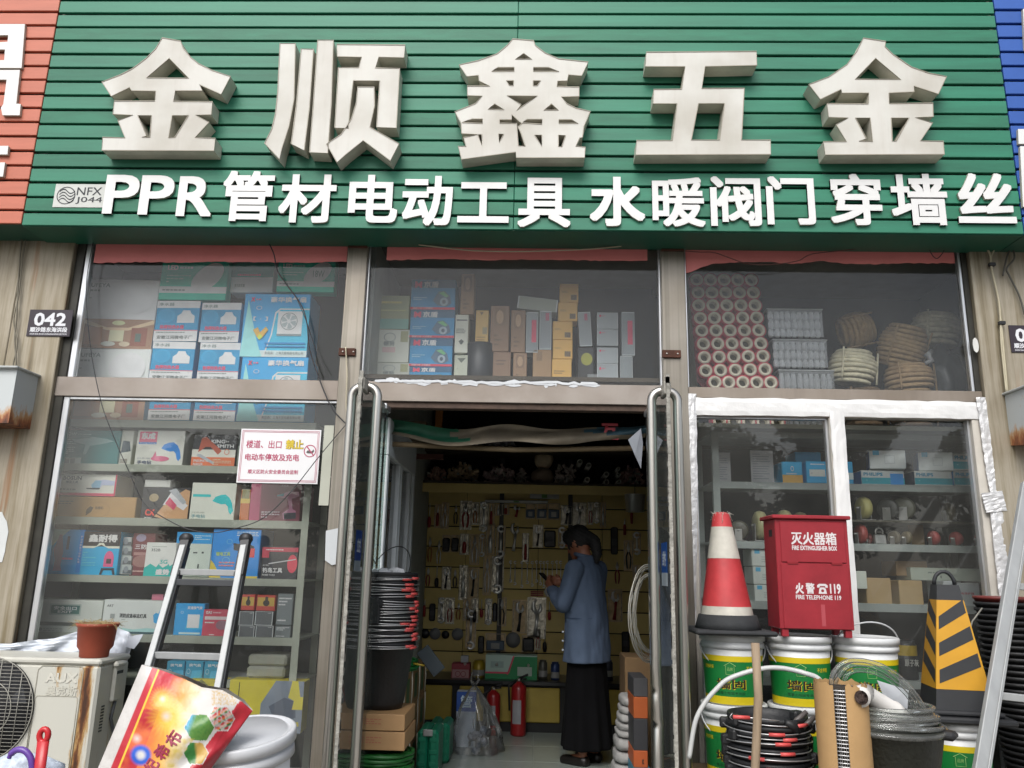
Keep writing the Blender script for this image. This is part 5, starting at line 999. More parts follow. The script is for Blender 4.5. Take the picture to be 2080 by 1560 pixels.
# ------------------------------------------------------------------ glass doors with long steel handles
HND = mat((.50, .48, .44), .28, metal=.95, var=.12, nscale=4, stretch=(3, 3, .5))
TAPE2 = mat('#8f8d85', .7, var=.45, nscale=25, bump=.6, bscale=70)
XD = {-1: W(786, 900, 0).x, 1: W(1313, 900, 0).x}
ztp = W(752, 772, -.72).z
def door(s):
    x = XD[s]; r = empty('glass_door', (x, 0, .2), ('left', 'right')[s > 0] + ' glass door swung out, with long steel bar handles', 'door', 'glass doors of the shop')
    b = MB(); b.box(x - .006, -.745, .24, x + .006, -.03, ztp, GLASSD); b.obj('pane', r)
    b = MB(); b.box(x - .008, -.752, .24, x + .008, -.7455, ztp, TAPE2, .001)
    rr = random.Random(9 + s)
    for k in range(60):
        z = .3 + (ztp - .3) * rr.random(); b.box(x - .009, -.745, z, x + .0095, -.745 + rr.uniform(.004, .02), z + rr.uniform(.01, .06), TAPE2)
    b.obj('edge_tape', r)
    b = MB(); b.box(x - .016, -.74, ztp - .05, x + .016, -.62, ztp + .012, mat('#9a978f', .6, metal=.3, var=.3, nscale=20, bump=.5), .004); b.box(x - .012, -.13, ztp - .02, x + .012, 0, ztp + .012, ALU, .003); b.obj('corner_clamp', r)
    for e in (-1, 1):
        b = MB(); xx = x + e * .062; yh = -.64; zt_ = ztp - .015
        p = [(x + e * .006, yh, zt_)] + [(x + e * (.012 + .05 * math.sin(a)), yh, zt_ - .05 + .05 * math.cos(a)) for a in [R(10 + 16 * k) for k in range(6)]] + [(xx, yh, zt_ - .1)]
        zc = [zt_ - .4, 1.6, 1.3, 1.1] 
        p += [(xx, yh, z) for z in zc]
        rad = [.0225] * len(p)
        if s > 0 and e < 0:      # the dented bar
            for z, d in ((1.05, 0), (.97, 0), (.95, .005), (.93, 0), (.83, 0), (.81, .006), (.79, 0)):
                p.append((xx + d * 1.2 + (.97 - z) * .02, yh, z)); rad.append(.0225 - d)
        p += [(xx, yh, .6), (xx, yh, .42)] + [(x + e * (.012 + .05 * math.cos(a)), yh, .42 - .05 * math.sin(a)) for a in [R(16 * k) for k in range(1, 6)]] + [(x + e * .006, yh, .37)]
        rad += [.0225] * (len(p) - len(rad))
        b.tube(p, rad, HND, 16); b.obj('handle', r)
    return r
dl = door(-1); dr = door(1)
def sticker(par, s, Yc_, z0, z1, w, cols, txt, M_=None):
    x = XD[s] - s * .0075; b = MB(); f = lambda y, z: (x, y, z)
    z = z0
    for c_, fr in cols:
        z2 = z + (z1 - z0) * fr; v = [f(Yc_ - w / 2, z), f(Yc_ + w / 2, z), f(Yc_ + w / 2, z2), f(Yc_ - w / 2, z2)]; b.add(v, [(0, 1, 2, 3)], mat(c_, .4, var=.03)); z = z2
    M = Matrix(((0, 1, 0, x - s * .001), (1 if s > 0 else -1, 0, 0, Yc_), (0, 0, 1, 0), (0, 0, 0, 1)))
    b.text(txt, -w * .3, z0 + (z1 - z0) * .45, w * .3, z0 + (z1 - z0) * .8, 0, mat('#c9d3de', .5), bold=.03, M=M); b.obj('sticker', par)
sticker(dr, 1, -.58, W(1347, 1190, -.58).z, W(1347, 1102, -.58).z, .17, (('#a9b5bd', .3), ('#1e4f96', .7)), '推')
sticker(dl, -1, -.6, W(733, 1160, -.6).z, W(733, 1077, -.6).z, .13, (('#8f9da6', .25), ('#1c3f85', .75)), '拉')
b = MB(); x = XD[1] - .02; v0 = W(1290, 875, 0); b.add([W(1302, 870, .02), W(1276, 893, -.01), W(1290, 925, .0), W(1302, 952, .02), W(1306, 900, .03)], [(0, 1, 2), (0, 2, 4), (4, 2, 3)], mat('#8d929a', .6)); b.add([Vector(p) + Vector((.0, .004, 0)) for p in b.v[:5]], [(2, 1, 0), (4, 2, 0), (3, 2, 4)], mat('#b4b9c2', .6)); b.obj('paper_flap', None, 'loose white paper corner sticking out beside the right glass door', 'paper')

# ------------------------------------------------------------------ inside the shop
# poster cloth rolled up under the lintel
b = MB(); n = 60; vs = []; fs = []; K = 8
x0_, x1_ = W(782, 850, .2).x, W(1310, 850, .2).x
def clcol(u, v): 
    if u < .28: return 0
    if u > .8: return 2
    return 1
mm = [mat('#1a5a42', .6, var=.35, nscale=8), mat('#6d6454', .7, var=.4, nscale=6), mat('#2b4a56', .6, var=.4, nscale=8)]
for i in range(n + 1):
    u = i / n; sag = .03 * math.sin(u * PI) + .012 * math.sin(u * 9)
    for k in range(K + 1):
        v = k / K; vs.append((x0_ + (x1_ - x0_) * u, .2 + .05 * math.sin(v * 3.2 + u * 3) + .012 * math.sin(u * 23 + v * 4), zT0 - .055 - sag * 1.4 - v * (.08 + .035 * math.sin(u * PI + .3)) + .01 * math.sin(u * 17)))
for i in range(n):
    for k in range(K): b.add([], [], mm[0]); fs.append((i * (K + 1) + k, (i + 1) * (K + 1) + k, (i + 1) * (K + 1) + k + 1, i * (K + 1) + k + 1))
b.add(vs, fs, mm[1]); 
for j, f in enumerate(fs):
    i, k = divmod(j, K); c_ = clcol(i / n + .05 * math.sin(k), k / K)
    if k > 5: c_ = 1
    b.mi[len(b.mi) - len(fs) + j] = b.mid(mm[c_])
q = W(1240, 850, .12); b.text('互', q.x - .05, q.z - .115, q.x + .05, q.z - .02, .165, mat('#9c2f38', .5), bold=.04)
b.sm = [True] * len(b.sm)
b.obj('hanging_cloth', None, 'faded printed banner cloth bunched up under the doorway lintel', 'cloth')
b = MB(); b.tube([(x0_, .24, zT0 - .2), ((x0_ + x1_) / 2, .24, zT0 - .222), (x1_, .24, zT0 - .2)], .016, mat('#7a6a50', .7), 8); b.obj('cloth_roll', None, 'tan rolled edge of cloth hanging below the banner cloth', 'cloth')

# uPVC partition on the left
UPV = mat('#c3c9cb', .45, var=.06); px_ = -.87
r = empty('inner_partition', (px_, .6, .18), 'white plastic-framed glass partition running back on the left inside the door', 'partition')
for (y0, y1, z0, z1) in ((.12, 1.2, 2.08, 2.3), (.12, .18, .2, 2.08), (.55, .6, .2, 2.08), (.62, .66, .2, 2.08), (.98, 1.04, .2, 2.08), (1.14, 1.2, .2, 2.08), (.18, 1.14, .9, .94)):
    b = MB(); b.box(px_ - .03, y0, z0, px_ + .03, y1, z1, UPV, .006); b.obj('frame_bar', r)
b = MB(); b.box(px_ - .004, .18, .94, px_ + .004, 1.14, 2.08, glass_mat('partition_glass', (.6, .66, .64), dust=.08)); b.obj('pane', r)
b = MB(); b.box(-1.02, .1, .18, -.98, 3.4, 3.4, mat('#a9aea8', .7)); struct(b, 'wall_inner_left')
b = MB(); XW = W(1325, 1200, 1.2).x + .12; b.box(1.05, .9, .18, 1.09, 4.0, 3.4, mat('#8f8b7a', .8)); struct(b, 'wall_inner_right')
YB = 3.0
OLV = mat('#c4ad66', .55, var=.15, nscale=3); OLV2 = mat('#ccb670', .5, var=.12, nscale=3)
# slat wall
r = empty('tool_wall', (0, YB, 1.0), 'olive slatted display wall hung with blister-packed tools at the back of the shop', 'display wall')
zlow, zhigh = W(1080, 1372, YB).z, W(1080, 992, YB).z
n = 9
for i in range(n):
    a, c_ = zlow + (zhigh - zlow) * i / n, zlow + (zhigh - zlow) * (i + 1) / n
    for (xa1, xb1) in ((-.98, -.62), (-.62, .04), (.04, .62), (.62, 1.04)):
        b = MB(); b.box(xa1 + .002, YB, a + .008, xb1 - .002, YB + .02, c_ - .002, OLV if i % 2 else OLV2, .002); b.obj('slat', r)
b = MB(); b.box(-.98, YB + .021, .3, 1.05, YB + .035, 3.2, mat('#141412', .9)); b.obj('backing', r)
for xc in (-.3, .33):
    b = MB(); b.box(xc - .02, YB - .012, zlow, xc + .02, YB - .001, zhigh + .3, mat('#1c1c1b', .5), .002); b.obj('upright', r)
# shelves above, counter below
r = empty('wall_shelf', (0, YB - .2, zhigh), 'dark wall shelves loaded with bagged pipe fittings above the tool wall', 'shelf')
zsA = zhigh + .01; zsB = W(1080, 918, YB - .3).z
for z in (zsA, zsB):
    b = MB(); b.box(-.98, YB - .42, z - .02, 1.04, YB + .02, z, mat('#3a3222', .7), .002); b.obj('shelf', r)
b = MB(); b.box(-.98, YB - .425, zsA - .1, 1.04, YB - .41, zsA - .021, OLV2, .002); b.obj('fascia', r)
zC = W(1080, 1384, YB - .5).z
r = empty('counter', (0, YB - .25, .18), 'yellow-doored counter with a black top below the tool wall', 'counter')
b = MB(); b.box(-.98, YB - .52, zC - .03, 1.04, YB, zC, mat('#15171a', .3), .003); b.obj('countertop', r)
YEL2 = mat('#9c8836', .5, var=.1)
xe = [-.96, -.62, -.36, -.10, .26, .52, .86, 1.03]
for i in range(7):
    b = MB(); b.box(xe[i] + .03, YB - .5, .26, xe[i + 1] - .03, YB - .48, zC - .05, YEL2, .008); b.obj('door', r)
    b = MB(); b.lathe([(0, 0), (.012, .003), (.012, .02)], (0, 0, 0), STEEL, 10, M=T(xe[i] + .07, YB - .5, .7) @ RX(R(90))); b.obj('knob', r)
b = MB(); b.box(-.96, YB - .479, .185, 1.03, YB - .02, zC - .032, mat('#191a1a', .7)); b.obj('carcass', r)

# tools in blister packs
CARDB = mat('#cbb184', .5, var=.3, nscale=20); CLR = mat('#d5cdb8', .18, metal=.3, var=.5, nscale=26, bump=1.0, bscale=40, spec=.8); TM = mat((.72, .72, .70), .3, metal=.75, var=.2); TB = mat('#1c1c1e', .4); TR = mat('#8c2422', .4); TO = mat('#9c5a20', .45)
def tool(kind, w_, h_, card=None, s=0):
    b = MB(); rr = random.Random(s)
    if card: b.box(-w_ / 2, -.004, 0, w_ / 2, 0, h_, card, .002)
    hm = (TB, TR, TO, TM)[s % 4] if kind == 'pliers' else TM
    if kind == 'pliers':
        for e in (-1, 1): b.tube([(e * w_ * .05, -.014, h_ * .62), (e * w_ * .24, -.014, h_ * .45), (e * w_ * .2, -.014, h_ * .22), (e * w_ * .14, -.014, h_ * .08)], [w_ * .07, w_ * .08, w_ * .09, w_ * .07], hm, 7); b.tube([(-e * w_ * .06, -.014, h_ * .6), (e * w_ * .1, -.014, h_ * .72), (e * w_ * .02, -.014, h_ * .92)], [w_ * .08, w_ * .09, w_ * .03], TM, 7)
    elif kind == 'wrench':
        b.tube([(0, -.012, h_ * .12), (0, -.012, h_ * .8)], w_ * .12, TM, 8, flat=.5)
        for z in (.08, .88): b.tube([(w_ * .3 * math.cos(a), -.012, h_ * z + w_ * .3 * math.sin(a)) for a in [R(30 + 300 * k / 9 + (90 if z > .5 else 270) - 90) for k in range(10)]], w_ * .12, TM, 7)
    elif kind == 'knife': b.tube([(0, -.014, h_ * .08), (0, -.014, h_ * .5), (0, -.014, h_ * .62)], [w_ * .2, w_ * .22, w_ * .12], hm if s % 2 else TR, 8); b.tube([(0, -.012, h_ * .6), (w_ * .05, -.012, h_ * .92)], [w_ * .12, w_ * .03], TM, 6)
    elif kind == 'driver': b.tube([(0, -.014, h_ * .05), (0, -.014, h_ * .2), (0, -.014, h_ * .4), (0, -.014, h_ * .45)], [w_ * .2, w_ * .3, w_ * .26, w_ * .14], (TB, TR)[s % 2], 8); b.tube([(0, -.014, h_ * .44), (0, -.014, h_ * .95)], w_ * .06, TM, 6)
    elif kind == 'clamp':
        b.tube([(-w_ * .08, -.014, h_ * .07), (0, -.014, h_ * .35), (w_ * .03, -.014, h_ * .62)], [w_ * .13, w_ * .08, w_ * .11], (TB, TM, TR)[s % 3], 8, flat=.6)
        b.tube([(w_ * .02, -.014, h_ * .6), (-w_ * .18, -.014, h_ * .72), (-w_ * .16, -.014, h_ * .88), (-w_ * .02, -.014, h_ * .93)], [w_ * .1, w_ * .13, w_ * .09, w_ * .04], TM, 7, flat=.6); b.tube([(w_ * .04, -.014, h_ * .62), (w_ * .2, -.014, h_ * .7), (w_ * .18, -.014, h_ * .84)], [w_ * .1, w_ * .09, w_ * .05], TM, 7, flat=.6)
    elif kind == 'bag': b.box(-w_ * .42, -.03, h_ * .05, w_ * .42, -.004, h_ * .82, TB, .012); b.box(-w_ * .3, -.034, h_ * .3, w_ * .3, -.03, h_ * .5, DGREY, .003)
    elif kind == 'case': b.box(-w_ * .42, -.03, h_ * .08, w_ * .42, -.005, h_ * .6, mat('#3d5266', .4), .006); b.box(-w_ * .2, -.034, h_ * .16, w_ * .2, -.03, h_ * .46, mat('#9a9c98', .4), .003)
    elif kind == 'disc': b.lathe([(w_ * .12, 0), (w_ * .48, -.004), (w_ * .5, .004), (w_ * .12, .008)], (0, 0, 0), GREY if s % 2 else TB, 22, M=T(0, -.014, h_ / 2) @ RX(R(90)))
    if card:   # glossy blister over the tool
        b.tube([(-w_ * .42, -.007, h_ * .04), (w_ * .42, -.007, h_ * .04), (w_ * .42, -.007, h_ * .94), (-w_ * .42, -.007, h_ * .94)], .0035, CLR, 5, closed=True)
    return b
ROW = {}
packs = [  # row, px x0,y0,x1,y1, kind, card
 ('top', 850,1030,864,1076,'pliers',0), ('top', 866,1022,878,1074,'driver',0), ('top', 882,1026,895,1072,'knife',1), ('top', 896,1023,911,1074,'pliers',1), ('top', 919,1024,932,1068,'pliers',0), ('top', 934,1020,957,1076,'pliers',2), ('top', 958,1022,972,1066,'pliers',2), ('top', 974,1022,991,1078,'wrench',2),
 ('top', 1068,1024,1087,1054,'case',1), ('top', 1090,1022,1111,1055,'case',1), ('top', 1113,1023,1137,1056,'case',1), ('top', 1140,1028,1163,1067,'clamp',2), ('top', 1164,1023,1191,1068,'clamp',2), ('top', 1006,1024,1018,1048,'knife',1), ('top', 1020,1024,1034,1046,'knife',1), ('top', 1038,1026,1062,1052,'clamp',0),
 ('second', 850,1088,864,1146,'pliers',0), ('second', 866,1090,880,1146,'pliers',0), ('second', 884,1096,898,1150,'pliers',0), ('second', 898,1088,914,1122,'bag',1), ('second', 916,1088,932,1122,'bag',1), ('second', 934,1086,952,1127,'knife',2), ('second', 954,1088,973,1148,'pliers',1), ('second', 987,1066,1005,1129,'knife',1), ('second', 1008,1070,1026,1130,'wrench',1), ('second', 1031,1062,1060,1124,'clamp',0), ('second', 1083,1068,1103,1112,'clamp',2), ('second', 1104,1072,1130,1114,'bag',0), ('second', 1134,1074,1150,1110,'wrench',1),
 ('third', 862,1152,876,1194,'pliers',0), ('third', 880,1150,894,1196,'driver',0), ('third', 897,1154,915,1198,'clamp',2), ('third', 917,1156,931,1197,'pliers',0), ('third', 932,1152,949,1219,'knife',2), ('third', 950,1156,972,1216,'clamp',1), ('third', 981,1132,997,1210,'pliers',1), ('third', 999,1134,1022,1202,'wrench',2),
 ('fourth', 854,1216,869,1256,'knife',0), ('fourth', 871,1220,885,1264,'bag',0), ('fourth', 889,1217,904,1264,'wrench',2), ('fourth', 905,1217,922,1268,'pliers',2), ('fourth', 924,1224,938,1262,'pliers',0), ('fourth', 972,1218,984,1256,'driver',0), ('fourth', 985,1219,999,1268,'wrench',2), ('fourth', 1000,1218,1010,1266,'bag',0), ('fourth', 1011,1216,1028,1273,'pliers',1), ('fourth', 1041,1222,1070,1288,'clamp',1), ('fourth', 1072,1218,1108,1298,'clamp',2), ('fourth', 1110,1222,1122,1262,'driver',0),
 ('lowest', 946,1242,966,1318,'wrench',1), ('lowest', 855,1276,872,1300,'disc',0), ('lowest', 873,1277,894,1299,'disc',0), ('lowest', 897,1280,912,1300,'disc',0), ('lowest', 918,1276,940,1302,'disc',0), ('lowest', 970,1286,984,1330,'bag',0), ('lowest', 986,1288,1026,1324,'case',1), ('lowest', 1028,1284,1056,1318,'disc',0), ('lowest', 1060,1292,1086,1326,'bag',1),
 ('right', 1236,1200,1264,1264,'clamp',1), ('right', 1262,1052,1276,1090,'knife',0), ('right', 1240,1062,1256,1130,'bag',0), ('right', 1268,1100,1286,1160,'pliers',1), ('right', 1246,1140,1262,1190,'pliers',0), ('right', 1262,1276,1280,1330,'bag',0)]
KN = {'pliers': 'pliers', 'driver': 'screwdriver', 'knife': 'cutter', 'wrench': 'wrench', 'clamp': 'adjustable wrench', 'bag': 'black tool pouch', 'case': 'small boxed tool set', 'disc': 'round grinding disc'}
OR = ['first', 'second', 'third', 'fourth', 'fifth', 'sixth', 'seventh', 'eighth', 'ninth', 'tenth', 'eleventh', 'twelfth', 'thirteenth', 'fourteenth', 'fifteenth', 'sixteenth']
rr = random.Random(31)
for row_, ya, yb_, xe_ in (('top', 1022, 1074, 1300), ('second', 1086, 1146, 1125), ('third', 1152, 1208, 1036), ('fourth', 1218, 1266, 1120), ('lowest', 1280, 1328, 1120), ('second', 1084, 1140, 1300), ('third', 1150, 1205, 1300)):
    x = 850 if xe_ < 1290 or row_ == 'top' else 1238
    while x < xe_ - 12:
        wd_ = rr.uniform(10, 17)
        if not any(p[0] in (row_, 'right') and p[1] < x + wd_ and p[3] > x and p[2] < yb_ and p[4] > ya for p in packs):
            h_ = rr.uniform(.7, 1) * (yb_ - ya); packs.append((row_, round(x), ya, round(x + wd_), ya + h_, rr.choice(('pliers', 'driver', 'knife', 'clamp', 'wrench', 'pliers')), rr.choice((0, 1, 2, 2)))); x += wd_ + 1
        else: x += 3
RK = ['top', 'second', 'third', 'fourth', 'lowest', 'right']; packs.sort(key=lambda p: (RK.index(p[0]), p[1]))
cards = {0: None, 1: CARDB, 2: CLR}
for i, (row, a, y0, c_, y1, kd, cdn) in enumerate(packs):
    q = pxrect(a, y0, c_, y1, YB - .03); ROW[row] = ROW.get(row, -1) + 1
    tb = tool(kd, (q[2] - q[0]) * 1.08, (q[3] - q[1]) * 1.06, cards[cdn], i); tb.v = [(v[0] + (q[0] + q[2]) / 2, v[1] + YB - .004, v[2] + q[1]) for v in tb.v]
    tb.obj(kd if kd != 'driver' else 'screwdriver', None, '%s %s, %s in the %s of the tool wall' % (KN[kd], ('hung bare', 'on brown card', 'in shiny blister pack')[cdn], ORD[ROW[row]], 'right group' if row == 'right' else row + ' row'), KN[kd].split()[-1], 'tools hung on the olive wall')
for i, x in enumerate((1037, 1046, 1060, 1071, 1081, 1090, 1098, 1105, 1112, 1122, 1131, 1139)):
    hh = 48 + (i * 7 % 5) * 3; q = pxrect(x - 4, 1136, x + 4, 1136 + hh, YB - .03); tb = tool('wrench', q[2] - q[0], q[3] - q[1], None, i); tb.v = [(v[0] + (q[0] + q[2]) / 2, v[1] + YB - .004, v[2] + q[1]) for v in tb.v]
    tb.obj('wrench', None, 'silver spanner, %s from the left in the row of bare spanners' % OR[i], 'wrench', 'spanners in a row beside the woman')
b = MB(); q = pxrect(1107, 1192, 1123, 1212, YB - .03); b.tube([(q[2], YB - .02, q[3]), (q[0] + .02, YB - .02, q[3] - .01), (q[0], YB - .02, (q[1] + q[3]) / 2), (q[0] + .02, YB - .02, q[1] + .01), (q[2], YB - .02, q[1])], .012, mat('#c5c5c2', .3), 8); b.obj('hook_clamp', None, 'white hook-shaped clamp on the tool wall beside her elbow', 'clamp')
b = MB(); q = pxrect(1078, 1200, 1104, 1211, YB - .03); [b.box(q[0], YB - .015, q[1] + k * .016, q[2], YB - .004, q[1] + k * .016 + .01, TR, .002) for k in range(3)]; b.obj('red_pack', None, 'pack of thin red rods on the tool wall', 'tool')
# spirit levels along the top of the tool wall
for px, lab in (((985, 1016, 1113, 1022), 'long silver spirit level at the top of the tool wall'), ((1076, 1003, 1136, 1013), 'silver spirit level with green window above the long one')):
    q = pxrect(*px, YB - .06); b = MB(); b.box(q[0], YB - .06, q[1], q[2], YB - .03, q[3], mat('#9c9d98', .4, metal=.5), .003); xm = (q[0] + q[2]) / 2; b.box(xm - .025, YB - .0615, q[1] + .006, xm + .025, YB - .0601, q[3] - .006, mat('#4d7a3c', .4)); b.obj('spirit_level', None, lab, 'spirit level', 'spirit levels')
# bagged fittings and pipe rolls on the wall shelves
def heap(px, Y, lab, col, n, rr_, seed, name='bag_of_fittings', pipes=False):
    q = pxrect(*px, Y); b = MB(); rr = random.Random(seed); m = mat(col, .45, var=.3, nscale=12); m2 = mat('#a9a69c', .4)
    for k in range(n):
        x = rr.uniform(q[0] + rr_, q[2] - rr_); u = (x - q[0]) / (q[2] - q[0]); top = q[1] + (q[3] - q[1]) * (.55 + .45 * math.sin(u * PI * .9 + .2)); z = rr.uniform(q[1] + rr_, max(q[1] + rr_ * 1.2, top - rr_)); y = Y + rr.uniform(-.06, .1); a = rr.uniform(0, PI)
        d = Vector((math.cos(a), rr.uniform(-.8, .8), math.sin(a))).normalized() * rr_ * 1.1; p = Vector((x, y, z)); r_ = rr_ * rr.uniform(.45, .75)
        b.tube([p - d, p - d * .6, p + d * .6, p + d], [r_ * 1.15, r_, r_, r_ * 1.15], m if rr.random() < .85 else m2, 7)
    return b.obj(name, None, lab, 'bag', 'bagged fittings above the tool wall')
heap((862, 945, 908, 988), YB - .25, 'bag of pinkish pipe fittings at the left of the shelf', '#c49f90', 60, .022, 1); heap((905, 938, 975, 990), YB - .25, 'large bag of yellowish and pink pipe fittings', '#c4ae8c', 90, .022, 2); heap((980, 940, 1048, 990), YB - .25, 'bag of grey-pink pipe elbows in the middle of the shelf', '#bba5a2', 90, .022, 3)
heap((905, 872, 975, 912), YB - .25, 'dusky bag of large elbows on the upper shelf left', '#9a9aa0', 40, .035, 4); heap((985, 876, 1050, 914), YB - .25, 'dusky bag of elbows on the upper shelf middle', '#a0a0a4', 30, .035, 5); heap((1125, 938, 1172, 990), YB - .25, 'bag of white elbows beside the tool bundle', '#c0b5ad', 50, .022, 6); heap((1256, 944, 1312, 990), YB - .25, 'bag of pinkish couplings at the right of the shelf', '#c4a29c', 60, .022, 7); heap((1048, 950, 1080, 992), YB - .2, 'small bag of fittings below the cream lump', '#aaa09a', 24, .022, 8)
def lump(px, Y, lab, col, name='cloth_bundle'):
    q = pxrect(*px, Y); bm = bmesh.new(); bmesh.ops.create_icosphere(bm, subdivisions=3, radius=1); b = MB(); vs = []
    for v in bm.verts:
        c_ = v.co * (1 + .14 * mn.noise(v.co * 1.8 + Vector((q[0], 0, 0)))); vs.append(((q[0] + q[2]) / 2 + c_.x * (q[2] - q[0]) / 2, Y + c_.y * .08, (q[1] + q[3]) / 2 + c_.z * (q[3] - q[1]) / 2))
    b.add(vs, [tuple(v.index for v in f.verts) for f in bm.faces], mat(col, .8, var=.2, nscale=20, bump=.5, bscale=40), True); bm.free(); return b.obj(name, None, lab, 'bundle')
lump((1086, 914, 1125, 954), YB - .2, 'cream rounded bundle standing high on the wall shelf', '#cdbb9c'); lump((1078, 950, 1126, 992), YB - .25, 'brown rounded bundle under the cream one', '#94826f')
PIPE = mat('#c9c7c0', .4, var=.1)
for i, (x, y) in enumerate(((1178, 938), (1196, 945), (1193, 974), (1232, 963), (1232, 979), (1256, 952), (1257, 964), (1258, 978))):
    v = W(x, y, YB - .42); b = MB(); rr_ = .024 if i < 5 else .018; b.lathe([(rr_ * .7, .0), (rr_, 0), (rr_, .4), (rr_ * .7, .4), (rr_ * .7, 0)], (0, 0, 0), PIPE, 14, M=T(v.x, v.y, v.z) @ RX(R(-90)), capb=False, capt=False); b.obj('pipe', None, 'white plastic pipe end, %s of the pipes lying on the wall shelf' % OR[i], 'pipe', 'white pipe ends on the wall shelf')
for i, (x, y) in enumerate(((1058, 990), (1140, 988))):
    b = MB(); 
    for k in range(6): v = W(x + k * 3 - 8, y, YB - .3); b.tube([v, v + Vector(((k - 3) * .008 + (-.05, .03)[i], .02, .09 + (k % 3) * .01))], .004, mat('#b5b5ae', .4), 5)
    b.obj('rod_bundle', None, 'bundle of white rods standing on the shelf, %s' % ['left one by the bagged elbows', 'right one by the brown bundle'][i], 'rods')
# timber shelves on the upper left, orange post
for i, (x0p, y0p, x1p, y1p, c_) in enumerate(((784, 855, 865, 868, '#7a6a55'), (815, 884, 876, 897, '#756a5a'), (845, 922, 900, 932, '#5f3a32'))):
    q = pxrect(x0p, y0p, x1p, y1p, 1.3 + i * .35); b = MB(); b.box(-.98, 1.3 + i * .35, q[1], q[2], 1.36 + i * .35, q[3], mat(c_, .8, var=.2), .002); b.obj('timber_batten', None, '%s timber batten under the ceiling on the left' % ['nearest pale', 'middle pale', 'far reddish'][i], 'batten')
q = pxrect(883, 865, 897, 886, 2.2); b = MB(); b.box(q[0], 2.2, q[1], q[2], 2.26, 3.41, mat('#a0662a', .6), .003); b.obj('timber_post', None, 'short orange wooden post hanging from the ceiling on the left', 'post')
# goods on the counter
YC = YB - .4
def cbox(name, px, col, lab, pr=(), dep=.15, Y=None, cat='box'): return carton(name, lab, px, YC if Y is None else Y, dep, col, pr, 'goods on the counter', cat=cat)
cbox('toolset_box', (986, 1331, 1091, 1383), '#8fa399', 'large white and green boxed tool set on the counter', [('p', [(0, 0), (1, 0), (1, .95), (.55, .95), (.45, .3), (0, .3)], '#1d6b3f'), ('p', [(.42, .22), (.46, .3), (.56, .97), (.53, .97), (.43, .34), (0, .34), (0, .27), (.42, .27)], '#a8344a'), ('r', .62, .2, .9, .55, '#8d9a90'), ('r', .1, .5, .35, .75, '#7c908a')])
cbox('red_box', (917, 1348, 954, 1378), '#7c3038', 'small red and white box on the counter', [('r', .05, .05, .95, .6, '#8a6a68'), ('e', .2, .1, .5, .5, '#6c2a34', .8), ('e', .5, .1, .8, .5, '#6c2a34', .8)]); cbox('white_box', (936, 1332, 951, 1346), '#8c9092', 'tiny white box standing over the red one', (), dep=.06, Y=YC + .05)
for i, (px, c1_, lab) in enumerate((((959, 1342, 984, 1380), '#a08a24', 'yellow roll of tape standing on the counter'), ((1094, 1342, 1112, 1384), '#55544c', 'dull metal can on the counter right of the green tool set'), ((1119, 1346, 1137, 1386), '#2b3f6c', 'blue can with a red cap on the counter'), ((1228, 1342, 1246, 1384), '#2a3040', 'dark blue can on the counter right of the woman'))):
    q = pxrect(*px, YC); r_ = (q[2] - q[0]) / 2; b = MB(); b.lathe([(r_, 0), (r_, (q[3] - q[1]) * .88), (r_ * .8, (q[3] - q[1]) * .92), (r_ * .8, q[3] - q[1])], ((q[0] + q[2]) / 2, YC + .05, q[1]), mat(c1_, .35, metal=.2, var=.1), 18); b.lathe([(r_ + .0008, (q[3] - q[1]) * .2), (r_ + .0008, (q[3] - q[1]) * .5)], ((q[0] + q[2]) / 2, YC + .05, q[1]), mat('#8f8f8c', .4), 18, capb=False, capt=False); b.obj('can', None, lab, 'can', 'goods on the counter')
# fire extinguishers
def extinguisher(px, lab):
    q = pxrect(*px, YB - .62); r_ = (q[2] - q[0]) / 2; cx = (q[0] + q[2]) / 2; y = YB - .62; h = (q[3] - .185); r = empty('fire_extinguisher', (cx, y, .185), lab, 'fire extinguisher', 'fire extinguishers by the counter'); Rm = mat('#8c1c1e', .3, var=.06)
    b = MB(); b.lathe([(r_ * .9, 0), (r_, .015), (r_, h * .74), (r_ * .85, h * .8), (r_ * .4, h * .85), (r_ * .3, h * .87)], (cx, y, .185), Rm, 20); b.obj('cylinder', r)
    b = MB(); b.lathe([(r_ * .25, 0), (r_ * .25, h * .05)], (cx, y, .185 + h * .87), STEEL, 10); b.tube([(cx, y, .185 + h * .92), (cx + .07, y - .01, .185 + h * .99)], .009, BLACK, 6); b.tube([(cx, y, .185 + h * .9), (cx + .06, y - .01, .185 + h * .92)], .008, BLACK, 6); b.obj('valve', r)
    b = MB(); b.tube([(cx - .02, y - .01, .185 + h * .9), (cx - r_ - .02, y - .02, .185 + h * .8), (cx - r_ - .01, y - .02, .185 + h * .4)], .009, BLACK, 6); b.obj('hose', r)
    b = MB(); n_ = 8; vs = [(cx + (r_ + .001) * math.cos(a), y + (r_ + .001) * math.sin(a), .185 + z) for z in (h * .2, h * .58) for a in [R(-140 + 70 * k / n_) for k in range(n_ + 1)]]; b.add(vs, [(k, k + 1, n_ + 2 + k, n_ + 1 + k) for k in range(n_)], mat('#8f9094', .5), True); b.obj('printed_label', r)
extinguisher((1038, 1368, 1069, 1486), 'red fire extinguisher with a white label, in front of the yellow counter doors'); extinguisher((988, 1388, 1016, 1486), 'red fire extinguisher standing left of the labelled one')
